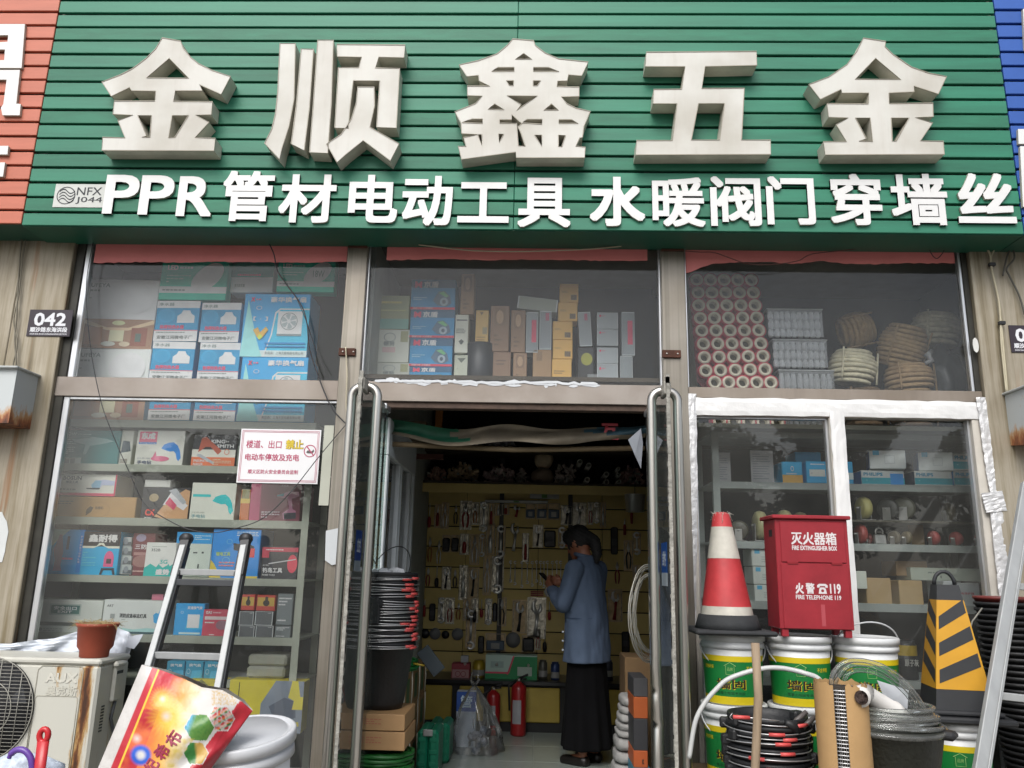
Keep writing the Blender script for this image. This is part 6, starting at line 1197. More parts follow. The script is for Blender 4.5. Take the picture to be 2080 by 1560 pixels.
# clear bag and blue box on the floor
cbox('blue_white_box', (926, 1405, 966, 1532), '#8d949a', 'tall blue and white box standing on the floor behind the plastic bag', [('r', 0, .68, 1, 1, '#1f3f7c'), ('t', '管', .2, .74, .8, .94, '#9fb0cc', .02)], dep=.1, Y=1.9)
bagm = glass_mat('clear_plastic', (.90, .92, .95), dust=.10, rough=.08, dirt_scale=14)
b = MB(); v0 = W(968, 1532, 1.75); vs = []; fs = []; n = 36; K = 14; rr = random.Random(4)
for k in range(K + 1):
    t = k / K; rad = .165 * (1 - t) ** .75 + .012 + .03 * math.sin(t * PI)
    for i in range(n):
        a = 2 * PI * i / n; f = 1 + .12 * math.sin(5 * a + 3 * t) + .08 * math.sin(11 * a + 7 * t); vs.append((v0.x + rad * f * math.cos(a) - .03 * t, 1.75 + rad * f * .8 * math.sin(a), .19 + .44 * t))
fs = [(k * n + i, k * n + (i + 1) % n, (k + 1) * n + (i + 1) % n, (k + 1) * n + i) for k in range(K) for i in range(n)]
b.add(vs, fs, bagm, True); top = Vector((v0.x - .03, 1.75, .63))
for e in (-1, 1): b.tube([top, top + Vector((e * .03, 0, .04)), top + Vector((e * .02, 0, .09)), top + Vector((0, .01, .05))], [.012, .008, .006, .004], bagm, 6)
b.obj('plastic_bag', None, 'clear plastic shopping bag standing tied on the shop floor', 'bag')
b = MB(); 
for k in range(14): a = rr.uniform(0, 6.28); d = rr.uniform(0, .09); b.box(-.03, -.02, 0, .03, .02, .05, mat(('#55606e', '#6c7078', '#3d4450')[k % 3], .4), .01, M=T(v0.x + d * math.cos(a), 1.75 + d * math.sin(a), .19 + rr.uniform(0, .14)) @ RZ(a) @ RX(a))
b.obj('bag_contents', None, 'small grey packets inside the clear plastic bag', 'packets', kind='stuff')
# green cases, cartons with green stripes, white bucket and green coil on the left
GC = mat('#0f6e52', .4, var=.08)
def case(x0p, x1p, y0p, Y, lab, dep=.3):
    q = pxrect(x0p, y0p, x1p, 1560, Y); r = empty('tool_case', ((q[0] + q[2]) / 2, Y + dep / 2, .185), lab, 'tool case', 'green tool cases on the floor'); h = q[3]
    xm = (q[0] + q[2]) / 2
    for (a, c_) in ((q[0], xm - .002), (xm + .002, q[2])):
        b = MB(); b.box(a, Y, .185, c_, Y + dep, h, GC, .02); 
        for z in (.3, .55, .8): b.box(a + .01, Y - .004, .185 + (h - .185) * z - .012, c_ - .01, Y, .185 + (h - .185) * z + .012, GC, .003)
        b.obj('shell', r)
    b = MB(); b.box(xm - .03, Y - .01, h - .035, xm + .03, Y + .004, h + .004, ALU, .003); b.obj('latch', r)
case(846, 890, 1483, .95, 'teal green tool case standing in front on the floor'); case(868, 912, 1470, 1.35, 'teal green tool case standing behind the front one')
CBR = mat('#8a6e48', .8, var=.12, bump=.1); GRS = mat('#3d5a34', .7)
names = ['nearest', 'second', 'third', 'farthest']; tn = ['bottom', 'middle', 'top']
zt3 = W(832, 1388, .35).z
for j in range(4):
    for t in range(3):
        y0 = .34 + j * .33; z0 = .185 + (zt3 - .185) * t / 3; z1 = .185 + (zt3 - .185) * (t + 1) / 3 - .003
        b = MB(); b.box(-.975, y0, z0, -.755 + rnd.uniform(-.006, .006), y0 + .326, z1, CBR, .004); x = max(v[0] for v in b.v)
        b.add([(x + .001, y0 + .05, z0 + .03), (x + .001, y0 + .17, z0 + .03), (x + .001, y0 + .17, z1 - .03), (x + .001, y0 + .05, z1 - .03)], [(0, 1, 2, 3)], GRS)
        b.tube([(x + .004, y0 + .24, z0), (x + .008, y0 + .235, (z0 + z1) / 2), (x + .004, y0 + .24, z1)], .004, mat('#b5b2a4', .6), 5)
        b.obj('carton', None, 'brown carton with green panel and white strap, %s column, %s tier of the left stack' % (names[j], tn[t]), 'carton', 'strapped brown cartons along the left inside')
q = pxrect(855, 1325, 890, 1372, 1.3); b = MB(); r_ = .10; zz0 = zt3; b.lathe([(r_ * .85, 0), (r_, .16), (r_ * 1.05, .16), (r_ * 1.05, .19), (r_ * .95, .19)], (-.86, 1.2, zz0), mat('#9a9b98', .4), 20); b.obj('small_bucket', None, 'small white bucket standing on the strapped cartons', 'bucket')
def hosecoil(c_, R0, n, r, m, lab, layers=2, seed=1, name='hose_coil', tilt=(0, 0)):
    b = MB(); rr = random.Random(seed); M = T(*c_) @ RX(tilt[0]) @ RY(tilt[1])
    for l in range(layers):
        for k in range(n):
            R1 = R0 - l * r * 1.8 + rr.uniform(-.006, .006); zk = r + k * r * 1.9
            b.tube([(R1 * math.cos(a) + rr.uniform(-.003, .003), R1 * math.sin(a) + rr.uniform(-.003, .003), zk + rr.uniform(-.003, .003)) for a in [i * 2 * PI / 26 for i in range(26)]], r, m, 6, closed=True, M=M)
    return b.obj(name, None, lab, 'coil')
hosecoil((-.84, .95, zt3 + .002), .11, 5, .007, mat('#1c6a34', .4), 'green hose coil lying on the strapped cartons', 2)
b = MB(); v = W(875, 1342, .9); b.box(-.045, -.008, -.09, .045, .008, .09, mat('#3a4248', .3), .004, M=T(v.x, v.y, v.z) @ RY(-.7)); b.tube([W(840, 1348, .85), W(862, 1352, .85)], .006, mat('#a8922c', .4), 6); b.obj('torch_box', None, 'dark blue-grey box leaning on top of the strapped cartons', 'box')
# right inside: cartons, folded white sacks, wire coil, bucket
ZW = .185
rr = random.Random(12)
def foldedsack(k, z0, z1, x0, x1, Y):
    b = MB(); bm = bmesh.new(); bmesh.ops.create_icosphere(bm, subdivisions=3, radius=1); vs = []
    for v in bm.verts:
        c_ = Vector([math.copysign(abs(a) ** .6, a) for a in v.co]); c_ *= 1 + .08 * mn.noise(v.co * 2.5 + Vector((k, k, 0))); vs.append(((x0 + x1) / 2 + c_.x * (x1 - x0) / 2, Y + c_.y * .14, (z0 + z1) / 2 + c_.z * (z1 - z0) / 2))
    b.add(vs, [tuple(v.index for v in f.verts) for f in bm.faces], mat('#8f8e8c', .8, var=.15, bump=.6, bscale=30), True); bm.free(); return b
ys = [1411, 1430, 1445, 1463, 1478, 1492, 1520, 1545, 1575]
for k in range(8):
    a = W(1270, ys[k], .95); c_ = W(1270, ys[k + 1], .95); x0 = W(1258 - k * 2.2, ys[k], .95).x; x1 = W(1302, ys[k], .95).x
    foldedsack(k, c_.z - .004, a.z + .004, x0, x1, .95).obj('folded_sack', None, 'folded white woven sack, %s from the top of the pile by the right door' % OR[k], 'sack', 'folded white sacks piled by the right door')
zbk = W(1270, ys[-1], .95).z
b = MB(); b.box(W(1250, 1560, .95).x, .8, .185, W(1305, 1560, .95).x, 1.1, zbk, mat('#5a5348', .8), .004); b.obj('carton', None, 'grey-brown carton under the pile of folded sacks', 'carton', 'cartons by the right door')
for i, (y0, y1, c_, lab) in enumerate(((1378, 1416, '#3a3a3c', 'dark box at the top of the orange and black stack'), (1416, 1460, '#96481a', 'orange box second from the top by the right door'), (1460, 1525, '#2b2b2e', 'black box in the middle of the stack by the right door'), (1525, 1560, '#a04c22', 'orange box lettered K by the right door'))):
    q = pxrect(1287, y0, 1316, y1, .55); carton('tool_carton', lab, None, .55, .3, c_, [('t', 'K', .6, .2, .75, .5, '#2a1a12', .05)] if i == 3 else [], 'orange and black boxes by the right door', world=(q[0], q[1] + .001, q[2], q[3]))
q = pxrect(1287, 1560, 1322, 1600, .55); b = MB(); b.box(q[0], .55, .185, q[2], .85, q[3], mat('#2f6f86', .6), .004); b.obj('tool_carton', None, 'blue carton at the foot of the orange and black stack', 'box', 'orange and black boxes by the right door')
q = pxrect(1272, 1344, 1316, 1412, .9); b = MB(); b.box(q[0] + .02, 1.15, .19, q[2] + .1, 1.5, q[3], mat('#70583a', .8), .004); b.obj('carton', None, 'tall brown carton standing behind the folded sacks', 'carton', 'cartons by the right door')
b = MB(); cc = W(1318, 1245, .5); rr = random.Random(2)
for k in range(11):
    R1 = .30 + rr.uniform(-.05, .03); b.tube([(cc.x + .02 * k / 11 + R1 * .42 * math.cos(a) + rr.uniform(-.004, .004), cc.y + R1 * .5 * math.cos(a) + k * .004, cc.z + R1 * .85 * math.sin(a)) for a in [i * 2 * PI / 36 for i in range(36)]], .0032, mat('#a8a69c', .4, metal=.3), 5, closed=True)
b.obj('wire_coil', None, 'coil of pale wire hanging beside the right door', 'wire coil')
b = MB(); v = W(1290, 1040, 2.3); b.lathe([(.075, 0), (.085, .14), (.09, .142)], (v.x, 2.3, v.z), mat((.5, .5, .5), .3, metal=.8), 18); b.tube([(v.x, 2.3, v.z + .1), (v.x, 2.3, v.z + .6), (v.x, 2.32, 3.41)], .003, WB, 5); b.obj('metal_pail', None, 'shiny metal pail hung high on the right inside', 'pail')
# ------------------------------------------------------------------ buckets, cone, cabinet on the right
WPL = mat('#c2c4c4', .42, var=.14, nscale=6, bump=.05); YL = mat('#c2ae14', .45, var=.05); GN = mat('#0d6a2e', .45, var=.07); DGN = mat('#0f4420', .5)
def cyltext(b, t, cx, cy, a0, a1, z0, z1, rf, m, bold=.03, off=.0012):
    vs, fs, ed, asp = textmesh(t, 0, 2)
    K = 4; rb = bold
    for k in range(K + 1 if bold else 1):
        dx, dz = (0, 0) if k == 0 else (rb * .6 * math.cos(PI / 2 * k + .7), rb * math.sin(PI / 2 * k + .7))
        out = []
        for u, v in vs:
            a = a0 + (a1 - a0) * (u + dx / asp * 1.6); z = z0 + (z1 - z0) * (v + dz); r_ = rf(z) + off + .0001 * k; out.append((cx + r_ * math.cos(a), cy + r_ * math.sin(a), z))
        b.add(out, fs, m)
def band(b, cx, cy, rf, z0, z1, m, a0=0, a1=2 * PI, n=40, off=.0012):
    vs = [(cx + (rf(z) + off) * math.cos(a0 + (a1 - a0) * i / n), cy + (rf(z) + off) * math.sin(a0 + (a1 - a0) * i / n), z) for z in (z0, z1) for i in range(n + 1)]
    b.add(vs, [(i, i + 1, n + 2 + i, n + 1 + i) for i in range(n)], m, True)
def paint_bucket(cx, cy, z0, r, h, lab, rot=0, full=True, bail=0, grp='green and yellow labelled paint buckets'):
    e = empty('paint_bucket', (cx, cy, z0), lab, 'bucket', grp)
    rf = lambda z: r * (.86 + .108 * (z - z0) / h)
    b = MB(); b.lathe([(r * .84, 0), (r * .86, .008), (r * .955, h * .88)], (cx, cy, z0), WPL, 40); b.obj('body', e)
    b = MB(); b.lathe([(r * .955, h * .80), (r * 1.0, h * .80), (r * 1.0, h * .87), (r * .96, h * .875), (r * .96, h * .90), (r * 1.03, h * .905), (r * 1.035, h * .985), (r * 1.0, h), (r * .95, h * .992), (r * .94, h * .985), (0.001, h * .98)], (cx, cy, z0), WPL, 40); b.obj('lid', e)
    b = MB(); zz_ = lambda t: z0 + h * t
    band(b, cx, cy, rf, zz_(.02), zz_(.70), GN); band(b, cx, cy, rf, zz_(.62), zz_(.70), YL, off=.0018); band(b, cx, cy, rf, zz_(.02), zz_(.13), YL, off=.0018)
    A = -PI / 2 + rot
    cyltext(b, '墙固', cx, cy, A - .48, A + .5, zz_(.24), zz_(.38), rf, mat('#2b1a10', .5), .03, .0020); cyltext(b, '墙固', cx, cy, A - .465, A + .515, zz_(.235), zz_(.375), rf, YL, .05, .0013)
    cyltext(b, '绿色环保', cx, cy, A - 1.02, A - .58, zz_(.51), zz_(.565), rf, YL, .02, .0013); cyltext(b, '不含甲醛', cx, cy, A + .55, A + 1.0, zz_(.50), zz_(.56), rf, YL, .02, .0013)
    cyltext(b, '混凝土地固专用胶', cx, cy, A - .5, A + .5, zz_(.16), zz_(.20), rf, DGN, .01, .0013)
    P = lambda a, t: (cx + (rf(zz_(t)) + .002) * math.cos(A + a), cy + (rf(zz_(t)) + .002) * math.sin(A + a), zz_(t))
    b.tube([P(-.14, .44), P(-.14, .56), P(-.2, .56), P(0, .61), P(.2, .56), P(.14, .56), P(.14, .44)], .0014, mat('#8fb56a', .5), 4, closed=True); cyltext(b, '品牌', cx, cy, A - .09, A + .09, zz_(.49), zz_(.54), rf, mat('#7fa55e', .5), .01, .0013)
    b.obj('printed_label', e)
    if bail is not None:
        b = MB(); R1 = r * 1.04; pts = []
        for i in range(21):
            a = PI * i / 20; x = R1 * math.cos(a); u = math.sin(a); lift = bail
            pts.append((cx + x, cy - u * R1 * math.cos(lift) * .98, z0 + h * .84 + u * R1 * math.sin(lift)))
        b.tube(pts, .0035, mat('#b5b8ba', .4), 6); b.obj('bail', e)
    return e
YBK = -.40
def bk(pxl, pxr, ytop, ybot, Y):
    cx = W((pxl + pxr) / 2, ytop, Y).x; r = (W(pxr, ytop, Y).x - W(pxl, ytop, Y).x) / 2 / 1.035; zt_ = W((pxl + pxr) / 2, ytop, Y - r).z; zb_ = W((pxl + pxr) / 2, ybot, Y - r).z; return cx, r, zt_, zb_
bk1 = bk(1421, 1551, 1291, 1437, YBK); bk2 = bk(1555, 1686, 1292, 1440, YBK); bk3 = bk(1690, 1822, 1298, 1444, YBK)
HB = sum(b_[2] - b_[3] for b_ in (bk1, bk2, bk3)) / 3; ZT = sum(b_[2] for b_ in (bk1, bk2, bk3)) / 3; RB = sum(b_[1] for b_ in (bk1, bk2, bk3)) / 3
zb1 = ZT - HB; zb0 = ZT - 2 * HB + .004
for i, (b_, rot) in enumerate(((bk1, -.33), (bk2, -.27), (bk3, -.22))):
    nm = ('left', 'middle', 'right')[i]
    paint_bucket(b_[0], YBK, zb1, RB, HB, 'green and yellow paint bucket, upper row, %s' % ['left, under the red-white cone', 'middle, under the red cabinet', 'right, with its handle raised'][i], rot, bail=(-.9, -.9, .9)[i])
    paint_bucket(b_[0] + rnd.uniform(-.004, .004), YBK + rnd.uniform(-.01, .01), zb0, RB, HB, 'green and yellow paint bucket, lower row, %s' % ['left, beside the door handle', 'middle, behind the black rubber pails', 'right, behind the mesh roll'][i], rot - .1, bail=-.9)
zpal = zb0 - .002
b = MB()
for k in range(7): b.box(bk1[0] - .2 + k * .19, YBK - .2, zpal - .02, bk1[0] - .2 + k * .19 + .15, YBK + .2, zpal, mat('#6b5a42', .8, var=.2), .002)
for yy in (-.17, 0, .15): b.box(bk1[0] - .2, YBK + yy - .02, .18, bk1[0] + 1.1, YBK + yy + .04, zpal - .021, mat('#6b5a42', .8, var=.2), .002)
b.obj('wooden_pallet', None, 'wooden pallet under the stacked paint buckets', 'pallet')
# traffic cone, red and white
CR = mat('#ae3236', .55, var=.2, nscale=9, bump=.08, bscale=18); CWH = mat('#b5b1a6', .55, var=.25, nscale=9, bump=.08, bscale=18); RUB = mat('#26282a', .8, var=.25, nscale=12, bump=.2)
cx, cy = W(1478, 1262, -.42).x, -.42; z0 = ZT; zt_ = W(1473, 1041, -.42).z
e = empty('traffic_cone', (cx, cy, z0), 'red and white traffic cone with a frayed top standing on the left paint bucket', 'traffic cone', 'traffic cones')
b = MB(); b.box(cx - .185, cy - .185, z0 + .001, cx + .185, cy + .185, z0 + .022, RUB, .008); b.lathe([(.155, .02), (.145, .05), (.135, .085), (.12, .087)], (cx, cy, z0), RUB, 30); b.obj('base', e)
H = zt_ - z0; rc = lambda t: .136 + (.038 - .136) * t
def fr(t0, t1, m, off=0, nm='band'):
    b = MB(); b.lathe([(rc(t0) + off, H * t0), (rc(t1) + off, H * t1)], (cx + .0, cy, z0), m, 36, capb=False, capt=False); return b
Mt = lambda b: setattr(b, 'v', [(v[0] - .012 * (v[2] - z0) / H, v[1], v[2]) for v in b.v])
b = MB(); b.lathe([(rc(.12) - .004, H * .12), (.034, H * .985), (.026, H)], (cx, cy, z0), CR, 36); Mt(b); b.obj('cone_body', e)
for t0, t1, m in ((.10, .22, CWH), (.215, .61, CR), (.61, .875, CWH), (.875, .985, CR)): b = fr(t0, t1, m, .001 if m is CWH else 0); Mt(b); b.obj('band', e)
b = MB(); rr = random.Random(1)
for k in range(40): a = rr.uniform(0, 6.28); p = Vector((cx - .012 + .037 * math.cos(a), cy + .037 * math.sin(a), zt_ - .004)); b.tube([p, p + Vector((rr.uniform(-.01, .01), rr.uniform(-.01, .01), rr.uniform(-.03, .012))), p + Vector((rr.uniform(-.03, .03), rr.uniform(-.02, .02), rr.uniform(-.05, .01)))], .0008, CWH, 4)
b.obj('frayed_edge', e, kind='stuff')
# fire extinguisher cabinet
Yx = -.56; q = pxrect(1579, 1055, 1728, 1279, Yx); RC = mat('#8a1f29', .42, var=.18, nscale=7, bump=.04, bscale=12); RC2 = mat('#7e131d', .45, var=.1)
zleg = ZT; q = (q[0], q[1], q[2], q[3]); dp = .19
e = empty('extinguisher_cabinet', ((q[0] + q[2]) / 2, Yx + dp / 2, zleg), 'red metal fire-extinguisher cabinet with white lettering standing on the paint buckets', 'cabinet')
b = MB(); b.box(q[0], Yx, q[1], q[2], Yx + dp, q[3], RC, .003); b.obj('casing', e)
b = MB(); b.box(q[0] - .015, Yx - .018, q[3], q[2] + .012, Yx + dp + .012, q[3] + .018, RC, .004); b.obj('lid', e)
zh = W(1650, 1144, Yx).z
b = MB(); b.box(q[0] + .022, Yx - .006, zh + .003, q[2] - .016, Yx - .0005, q[3] - .012, RC, .0025); b.obj('door', e)
b = MB(); b.box(q[0] + .018, Yx - .0045, q[1] + .003, q[2] - .012, Yx - .0005, zh - .003, RC, .002); b.obj('front_panel', e)
b = MB()
for x in (.14, .74): xx = q[0] + (q[2] - q[0]) * x; b.box(xx, Yx - .0085, zh - .006, xx + .05, Yx - .0055, zh + .006, RC2, .001)
b.obj('hinge', e)
b = MB()
for xx in (q[0] + .01, q[2] - .04):
    for yy in (Yx + .005, Yx + dp - .035): b.box(xx, yy, zleg + .001, xx + .03, yy + .03, q[1] - .001, RC, .001); b.obj('leg', e); b = MB()
TW = mat('#c9c4c4', .5, var=.08); b = MB(); f = lambda a: pxrect(*a, Yx)
for t, px, bd in (('灭火器箱', (1606, 1081, 1698, 1107), .02), ('FIRE EXTINGUISHER BOX', (1608, 1109, 1699, 1118), .03)): p = f(px); b.text(t, p[0], p[1], p[2], p[3], Yx - .0068, TW, bold=bd); b.obj('lettering', e); b = MB()
for t, px, bd in (('火', (1615, 1184, 1632, 1206), .03), ('警', (1636, 1184, 1654, 1206), .02), ('119', (1685, 1186, 1707, 1206), .03), ('FIRE TELEPHONE 119', (1616, 1209, 1708, 1218), .03)): p = f(px); b.text(t, p[0], p[1], p[2], p[3], Yx - .0052, TW, bold=bd); b.obj('lettering', e); b = MB()
p = f((1659, 1186, 1681, 1206)); X = lambda u: p[0] + (p[2] - p[0]) * u; Z = lambda v: p[1] + (p[3] - p[1]) * v
b.prism([[(X(.12), Z(0)), (X(.88), Z(0)), (X(.8), Z(.5)), (X(.68), Z(.64)), (X(.32), Z(.64)), (X(.2), Z(.5))], [(X(.5) + (X(.14) - X(0)) * math.cos(a), Z(.3) + (X(.14) - X(0)) * math.sin(a)) for a in [i * PI / 6 for i in range(12)]]], Yx - .0052, None, TW)
b.prism([[(X(0), Z(.62)), (X(.02), Z(.85)), (X(.2), Z(1)), (X(.8), Z(1)), (X(.98), Z(.85)), (X(1), Z(.62)), (X(.76), Z(.62)), (X(.74), Z(.78)), (X(.26), Z(.78)), (X(.24), Z(.62))]], Yx - .0053, None, TW)
b.obj('telephone_symbol', e)
b = MB(); pz = W(1567, 1083, Yx + .08); b.box(q[0] - .0012, Yx + .05, pz.z - .016, q[0] + .001, Yx + .10, pz.z + .016, BLACK); b.obj('slot', e)
b = MB(); b.box(W(1668, 1250, Yx).x, Yx - .0052, W(1668, 1272, Yx).z, W(1676, 1250, Yx).x, Yx - .0047, W(1668, 1228, Yx).z, mat('#a0454c', .3)); b.obj('tape_strip', e)
# lone bucket and striped cone
bk4 = bk(1888, 1987, 1470, 1600, -.50); r4 = .145
zc4 = W(1935, 1470, -.64).z; c4x = W(1940, 1500, -.5).x
paint_bucket(c4x, -.5, zc4 - HB, .15, HB, 'green and yellow paint bucket on its own at the right, under the striped cone', -.36, bail=None)
b = MB(); b.box(c4x - .16, -.66, .18, c4x + .16, -.34, zc4 - HB - .001, mat('#6b5a42', .8, var=.2), .004); b.obj('wooden_crate', None, 'low wooden crate under the lone paint bucket', 'crate')
YEC = mat('#b8860f', .5, var=.1, nscale=8); BKC = mat('#1f2124', .6, var=.2)
cx, cy, z0 = c4x + .02, -.5, zc4
e = empty('traffic_cone', (cx, cy, z0), 'yellow and black striped square traffic cone at the right', 'traffic cone', 'traffic cones')
M = T(cx, cy, z0) @ RZ(R(-9)); zt_ = W(1895, 1187, -.5).z - z0
# half width at height t
hw = lambda z: .128 + (.047 - .128) * z / zt_
b = MB(); b.box(-.185, -.185, .001, .185, .185, .028, BKC, .008, M=M); b.box(-.15, -.15, .028, .15, .15, .05, BKC, .008, M=M); b.obj('base', e)
def frust(b, za, zb, off, m):
    vs = [(sx * (hw(z) + off), sy * (hw(z) + off), z) for z in (za, zb) for sx, sy in ((-1, -1), (1, -1), (1, 1), (-1, 1))]
    b.add(vs, [(0, 1, 5, 4), (1, 2, 6, 5), (2, 3, 7, 6), (3, 0, 4, 7), (4, 5, 6, 7), (3, 2, 1, 0)], m, M=M)
b = MB(); frust(b, .05, zt_, 0, BKC); b.obj('cone_body', e)
zy0, zy1 = W(1912, 1400, -.6).z - z0, W(1905, 1219, -.6).z - z0
b = MB(); frust(b, zy0, zy1, .0012, YEC); b.obj('reflective_sleeve', e)
b = MB(); hgt = zy1 - zy0
for fc in range(4):
    Mf = M @ RZ(PI / 2 * fc)
    for k in range(3):
        zl = zy0 + hgt * (.06 + .30 * k); rise = hgt * .20; th = hgt * .15
        if fc in (1, 3): sgn = -1
        else: sgn = 1
        def PP(u, z): h_ = hw(z) + .0022; return (u * h_, -h_, z)
        a_, c_ = (-.86, .9); q4 = [(a_, zl), (c_, zl + rise), (c_, zl + rise + th), (a_, zl + th)] if sgn > 0 else [(-.9, zl + rise), (.86, zl), (.86, zl + th), (-.9, zl + rise + th)]
        b.add([PP(u, z) for u, z in q4], [(0, 1, 2, 3)], BKC, M=Mf)
b.obj('black_stripe', e)
b = MB(); b.tube([(-.045, 0, zt_)] + [(-.045 * math.cos(a), 0, zt_ + .06 * math.sin(a)) for a in [R(20 * k) for k in range(1, 9)]] + [(.045, 0, zt_)], .009, BKC, 8, M=M); b.obj('grip_loop', e)
# wooden stick, arching hose
b = MB(); t_, b2 = W(1534, 1306, -1.04), W(1534, 1560, -1.04); b.tube([t_ + (b2 - t_) * 2.2, b2, t_ + Vector((.003, 0, -.2)), t_], .0165, mat('#8a7862', .75, var=.15, nscale=20, stretch=(4, 4, .4)), 12); b.obj('wooden_stick', None, 'plain round wooden stick standing upright before the buckets', 'stick')
b = MB(); b.tube(smooth_path([W(1400, 1540, -.72), W(1412, 1468, -.72), W(1431, 1429, -.72), W(1455, 1400, -.72), W(1482, 1378, -.72), W(1539, 1360, -.72), W(1585, 1357, -.72), W(1636, 1368, -.74), W(1668, 1384, -.8), W(1700, 1440, -.9)], 6), .0105, mat('#b0b2b0', .4, var=.05), 10); b.obj('hose', None, 'pale grey hose arching over the paint buckets', 'hose')
# rubber pails, nested
RBK = mat('#17181a', .55, var=.25, nscale=10, bump=.15); GRIP = mat('#c04a48', .45, var=.05); WIR = mat((.5, .5, .5), .35, metal=.8)
def pail(cx, cy, z, r, h, lab, seed, grp, ang=None, top=False, hup=False, nt=34):
    rr = random.Random(seed); e = empty('rubber_pail', (cx, cy, z), lab, 'pail', grp)
    b = MB(); dz = h - z
    b.lathe([(r * .66, 0), (r * .72, .03), (r * .98, .30), (r * 1.03, .302), (r * 1.05, .312), (r * 1.03, .322), (r * .97, .318), (r * .93, .29)] + ([(r * .68, .03), (.001, .025)] if top else [(r * .90, .27)]), (cx, cy, z), RBK, nt, capb=top is False)
    for a in (ang, ang + PI):
        b.box(-.02, -.022, -.012, .03, .022, .03, RBK, .008, M=T(cx + r * 1.0 * math.cos(a), cy + r * 1.0 * math.sin(a), z + .295) @ RZ(a))
    b.obj('body', e)
    b = MB(); R1 = r * 1.1; lift = 1.2 if hup else rr.uniform(-.06, .08); pts = []
    for i in range(19):
        t = PI * i / 18; x = R1 * math.cos(t); u = -math.sin(t) * R1
        p = Vector((x, u * math.cos(lift), abs(u) * math.sin(lift))); pts.append(T(cx, cy, z + .305) @ RZ(ang) @ p)
    b.tube(pts, .0028, WIR if not hup else BLACK, 5); b.obj('bail', e)
    if not hup:
        k0 = 9 + rr.choice((-1, 0, 1))
        b = MB(); b.tube(pts[k0 - 1:k0 + 2], .0075, GRIP, 8); b.obj('grip', e)
    return e
# left stack in the doorway
cx, cy = W(783, 1300, .05).x, .04; ztop_ = W(783, 1163, .04 - .17).z; zbot_ = W(790, 1445, .04 - .12).z; r_ = .158
n = 26; stp = (ztop_ - .32 - zbot_) / n
for i in range(n + 1):
    last = i == n
    pail(cx + rnd.uniform(-.003, .003), cy + rnd.uniform(-.003, .003), zbot_ + i * stp, r_ * (1 - .05 * (i / n)), 0, ('lowest black rubber pail of the tall stack by the left door' if i == 0 else 'topmost black rubber pail by the left door, holding white packing' if last else 'black rubber pail, %s from the bottom of the tall stack by the left door' % ORD[i]), 50 + i, 'black rubber pails nested beside the left door', ang=rnd.uniform(.95, 1.2) + (.3 if 9 < i < 18 else 0), top=last, hup=last)
b = MB(); zt_ = zbot_ + n * stp + .27
for k in range(7): a = k * .9; b.box(-.05, -.04, 0, .05, .04, .05, mat('#b5b7ba', .5), .02, M=T(cx + .07 * math.cos(a), cy + .06 * math.sin(a), zt_ - .0 + .004 * k) @ RZ(a) @ RX(.3 * math.sin(a)))
b.obj('packing_paper', None, 'crumpled white packing lying in the topmost rubber pail', 'paper')
# cartons below the stack
for i, (y0, y1) in enumerate(((1447, 1484), (1486, 1524))):
    q = pxrect(690, y0, 822, y1, -.16); zz0 = q[1]; zz1 = zbot_ - .001 if i == 0 else q[3]
    carton('carton', '%s flat brown carton with faint red print under the rubber pails' % ('upper', 'lower')[i], None, -.16, .36, '#a38058', [('l', .08, .35, .35, .75, '#a0604a', 3), ('l', .4, .35, .7, .75, '#a0604a', 3)], 'flat cartons under the rubber pails', world=(q[0], zz0, q[2], zz1))
q = pxrect(700, 1526, 826, 1560, -.16); top = q[3]
cxh = (q[0] + q[2]) / 2
hosecoil((cxh, .0, top - .2), .155, 9, .0105, mat('#1c5a24', .4, var=.1), 'thick coil of green hose under the flat cartons', 2, 3)
b = MB(); b.box(cxh - .17, -.16, .181, cxh + .17, .18, top - .2, mat('#8a6e48', .8), .004); b.obj('carton', None, 'brown carton under the green hose coil', 'carton', 'flat cartons under the rubber pails')
# right stack of rubber pails
cx, cy = W(1558, 1480, -.78).x, -.78; r_ = (W(1642, 1480, -.78).x - W(1474, 1480, -.78).x) / 2 / 1.06; z1_ = W(1558, 1462, -.78 - r_).z
for i in range(26):
    z = z1_ - .322 - i * .028
    if z < .18: break
    pail(cx + rnd.uniform(-.004, .004), cy, z, r_ * (.97 + .03 * (i % 2)), 0, ('topmost black rubber pail of the stack before the paint buckets' if i == 0 else 'black rubber pail, %s from the top of the stack before the paint buckets' % ORD[i]), 90 + i, 'black rubber pails nested before the paint buckets', ang=rnd.uniform(-.5, .5), top=i == 0)
b = MB(); b.tube([W(1488, 1462, -1.0), W(1482, 1456, -1.0), W(1488, 1448, -1.0)], .002, WIR, 5); b.tube([W(1489, 1456, -1.0), W(1523, 1458, -1.0)], .0075, GRIP, 8); b.tube([W(1523, 1458, -1.0), W(1580, 1464, -.95), W(1622, 1473, -.85)], .0022, WIR, 5); b.obj('loose_bail', None, 'loose wire handle with a red grip lying on the topmost rubber pail', 'handle')
b = MB(); b.tube([W(1606, 1474, -.9), W(1638, 1446, -.88)], .010, mat('#55504e', .5), 8); b.tube([W(1630, 1478, -.9), W(1656, 1456, -.88)], .010, mat('#55504e', .5), 8); b.tube([W(1596, 1468, -.95), W(1612, 1474, -.93), W(1622, 1490, -.93)], [.012, .02, .012], RBK, 8); b.obj('bolt_rods', None, 'two dark metal rods sticking out of the rubber pails', 'rods')
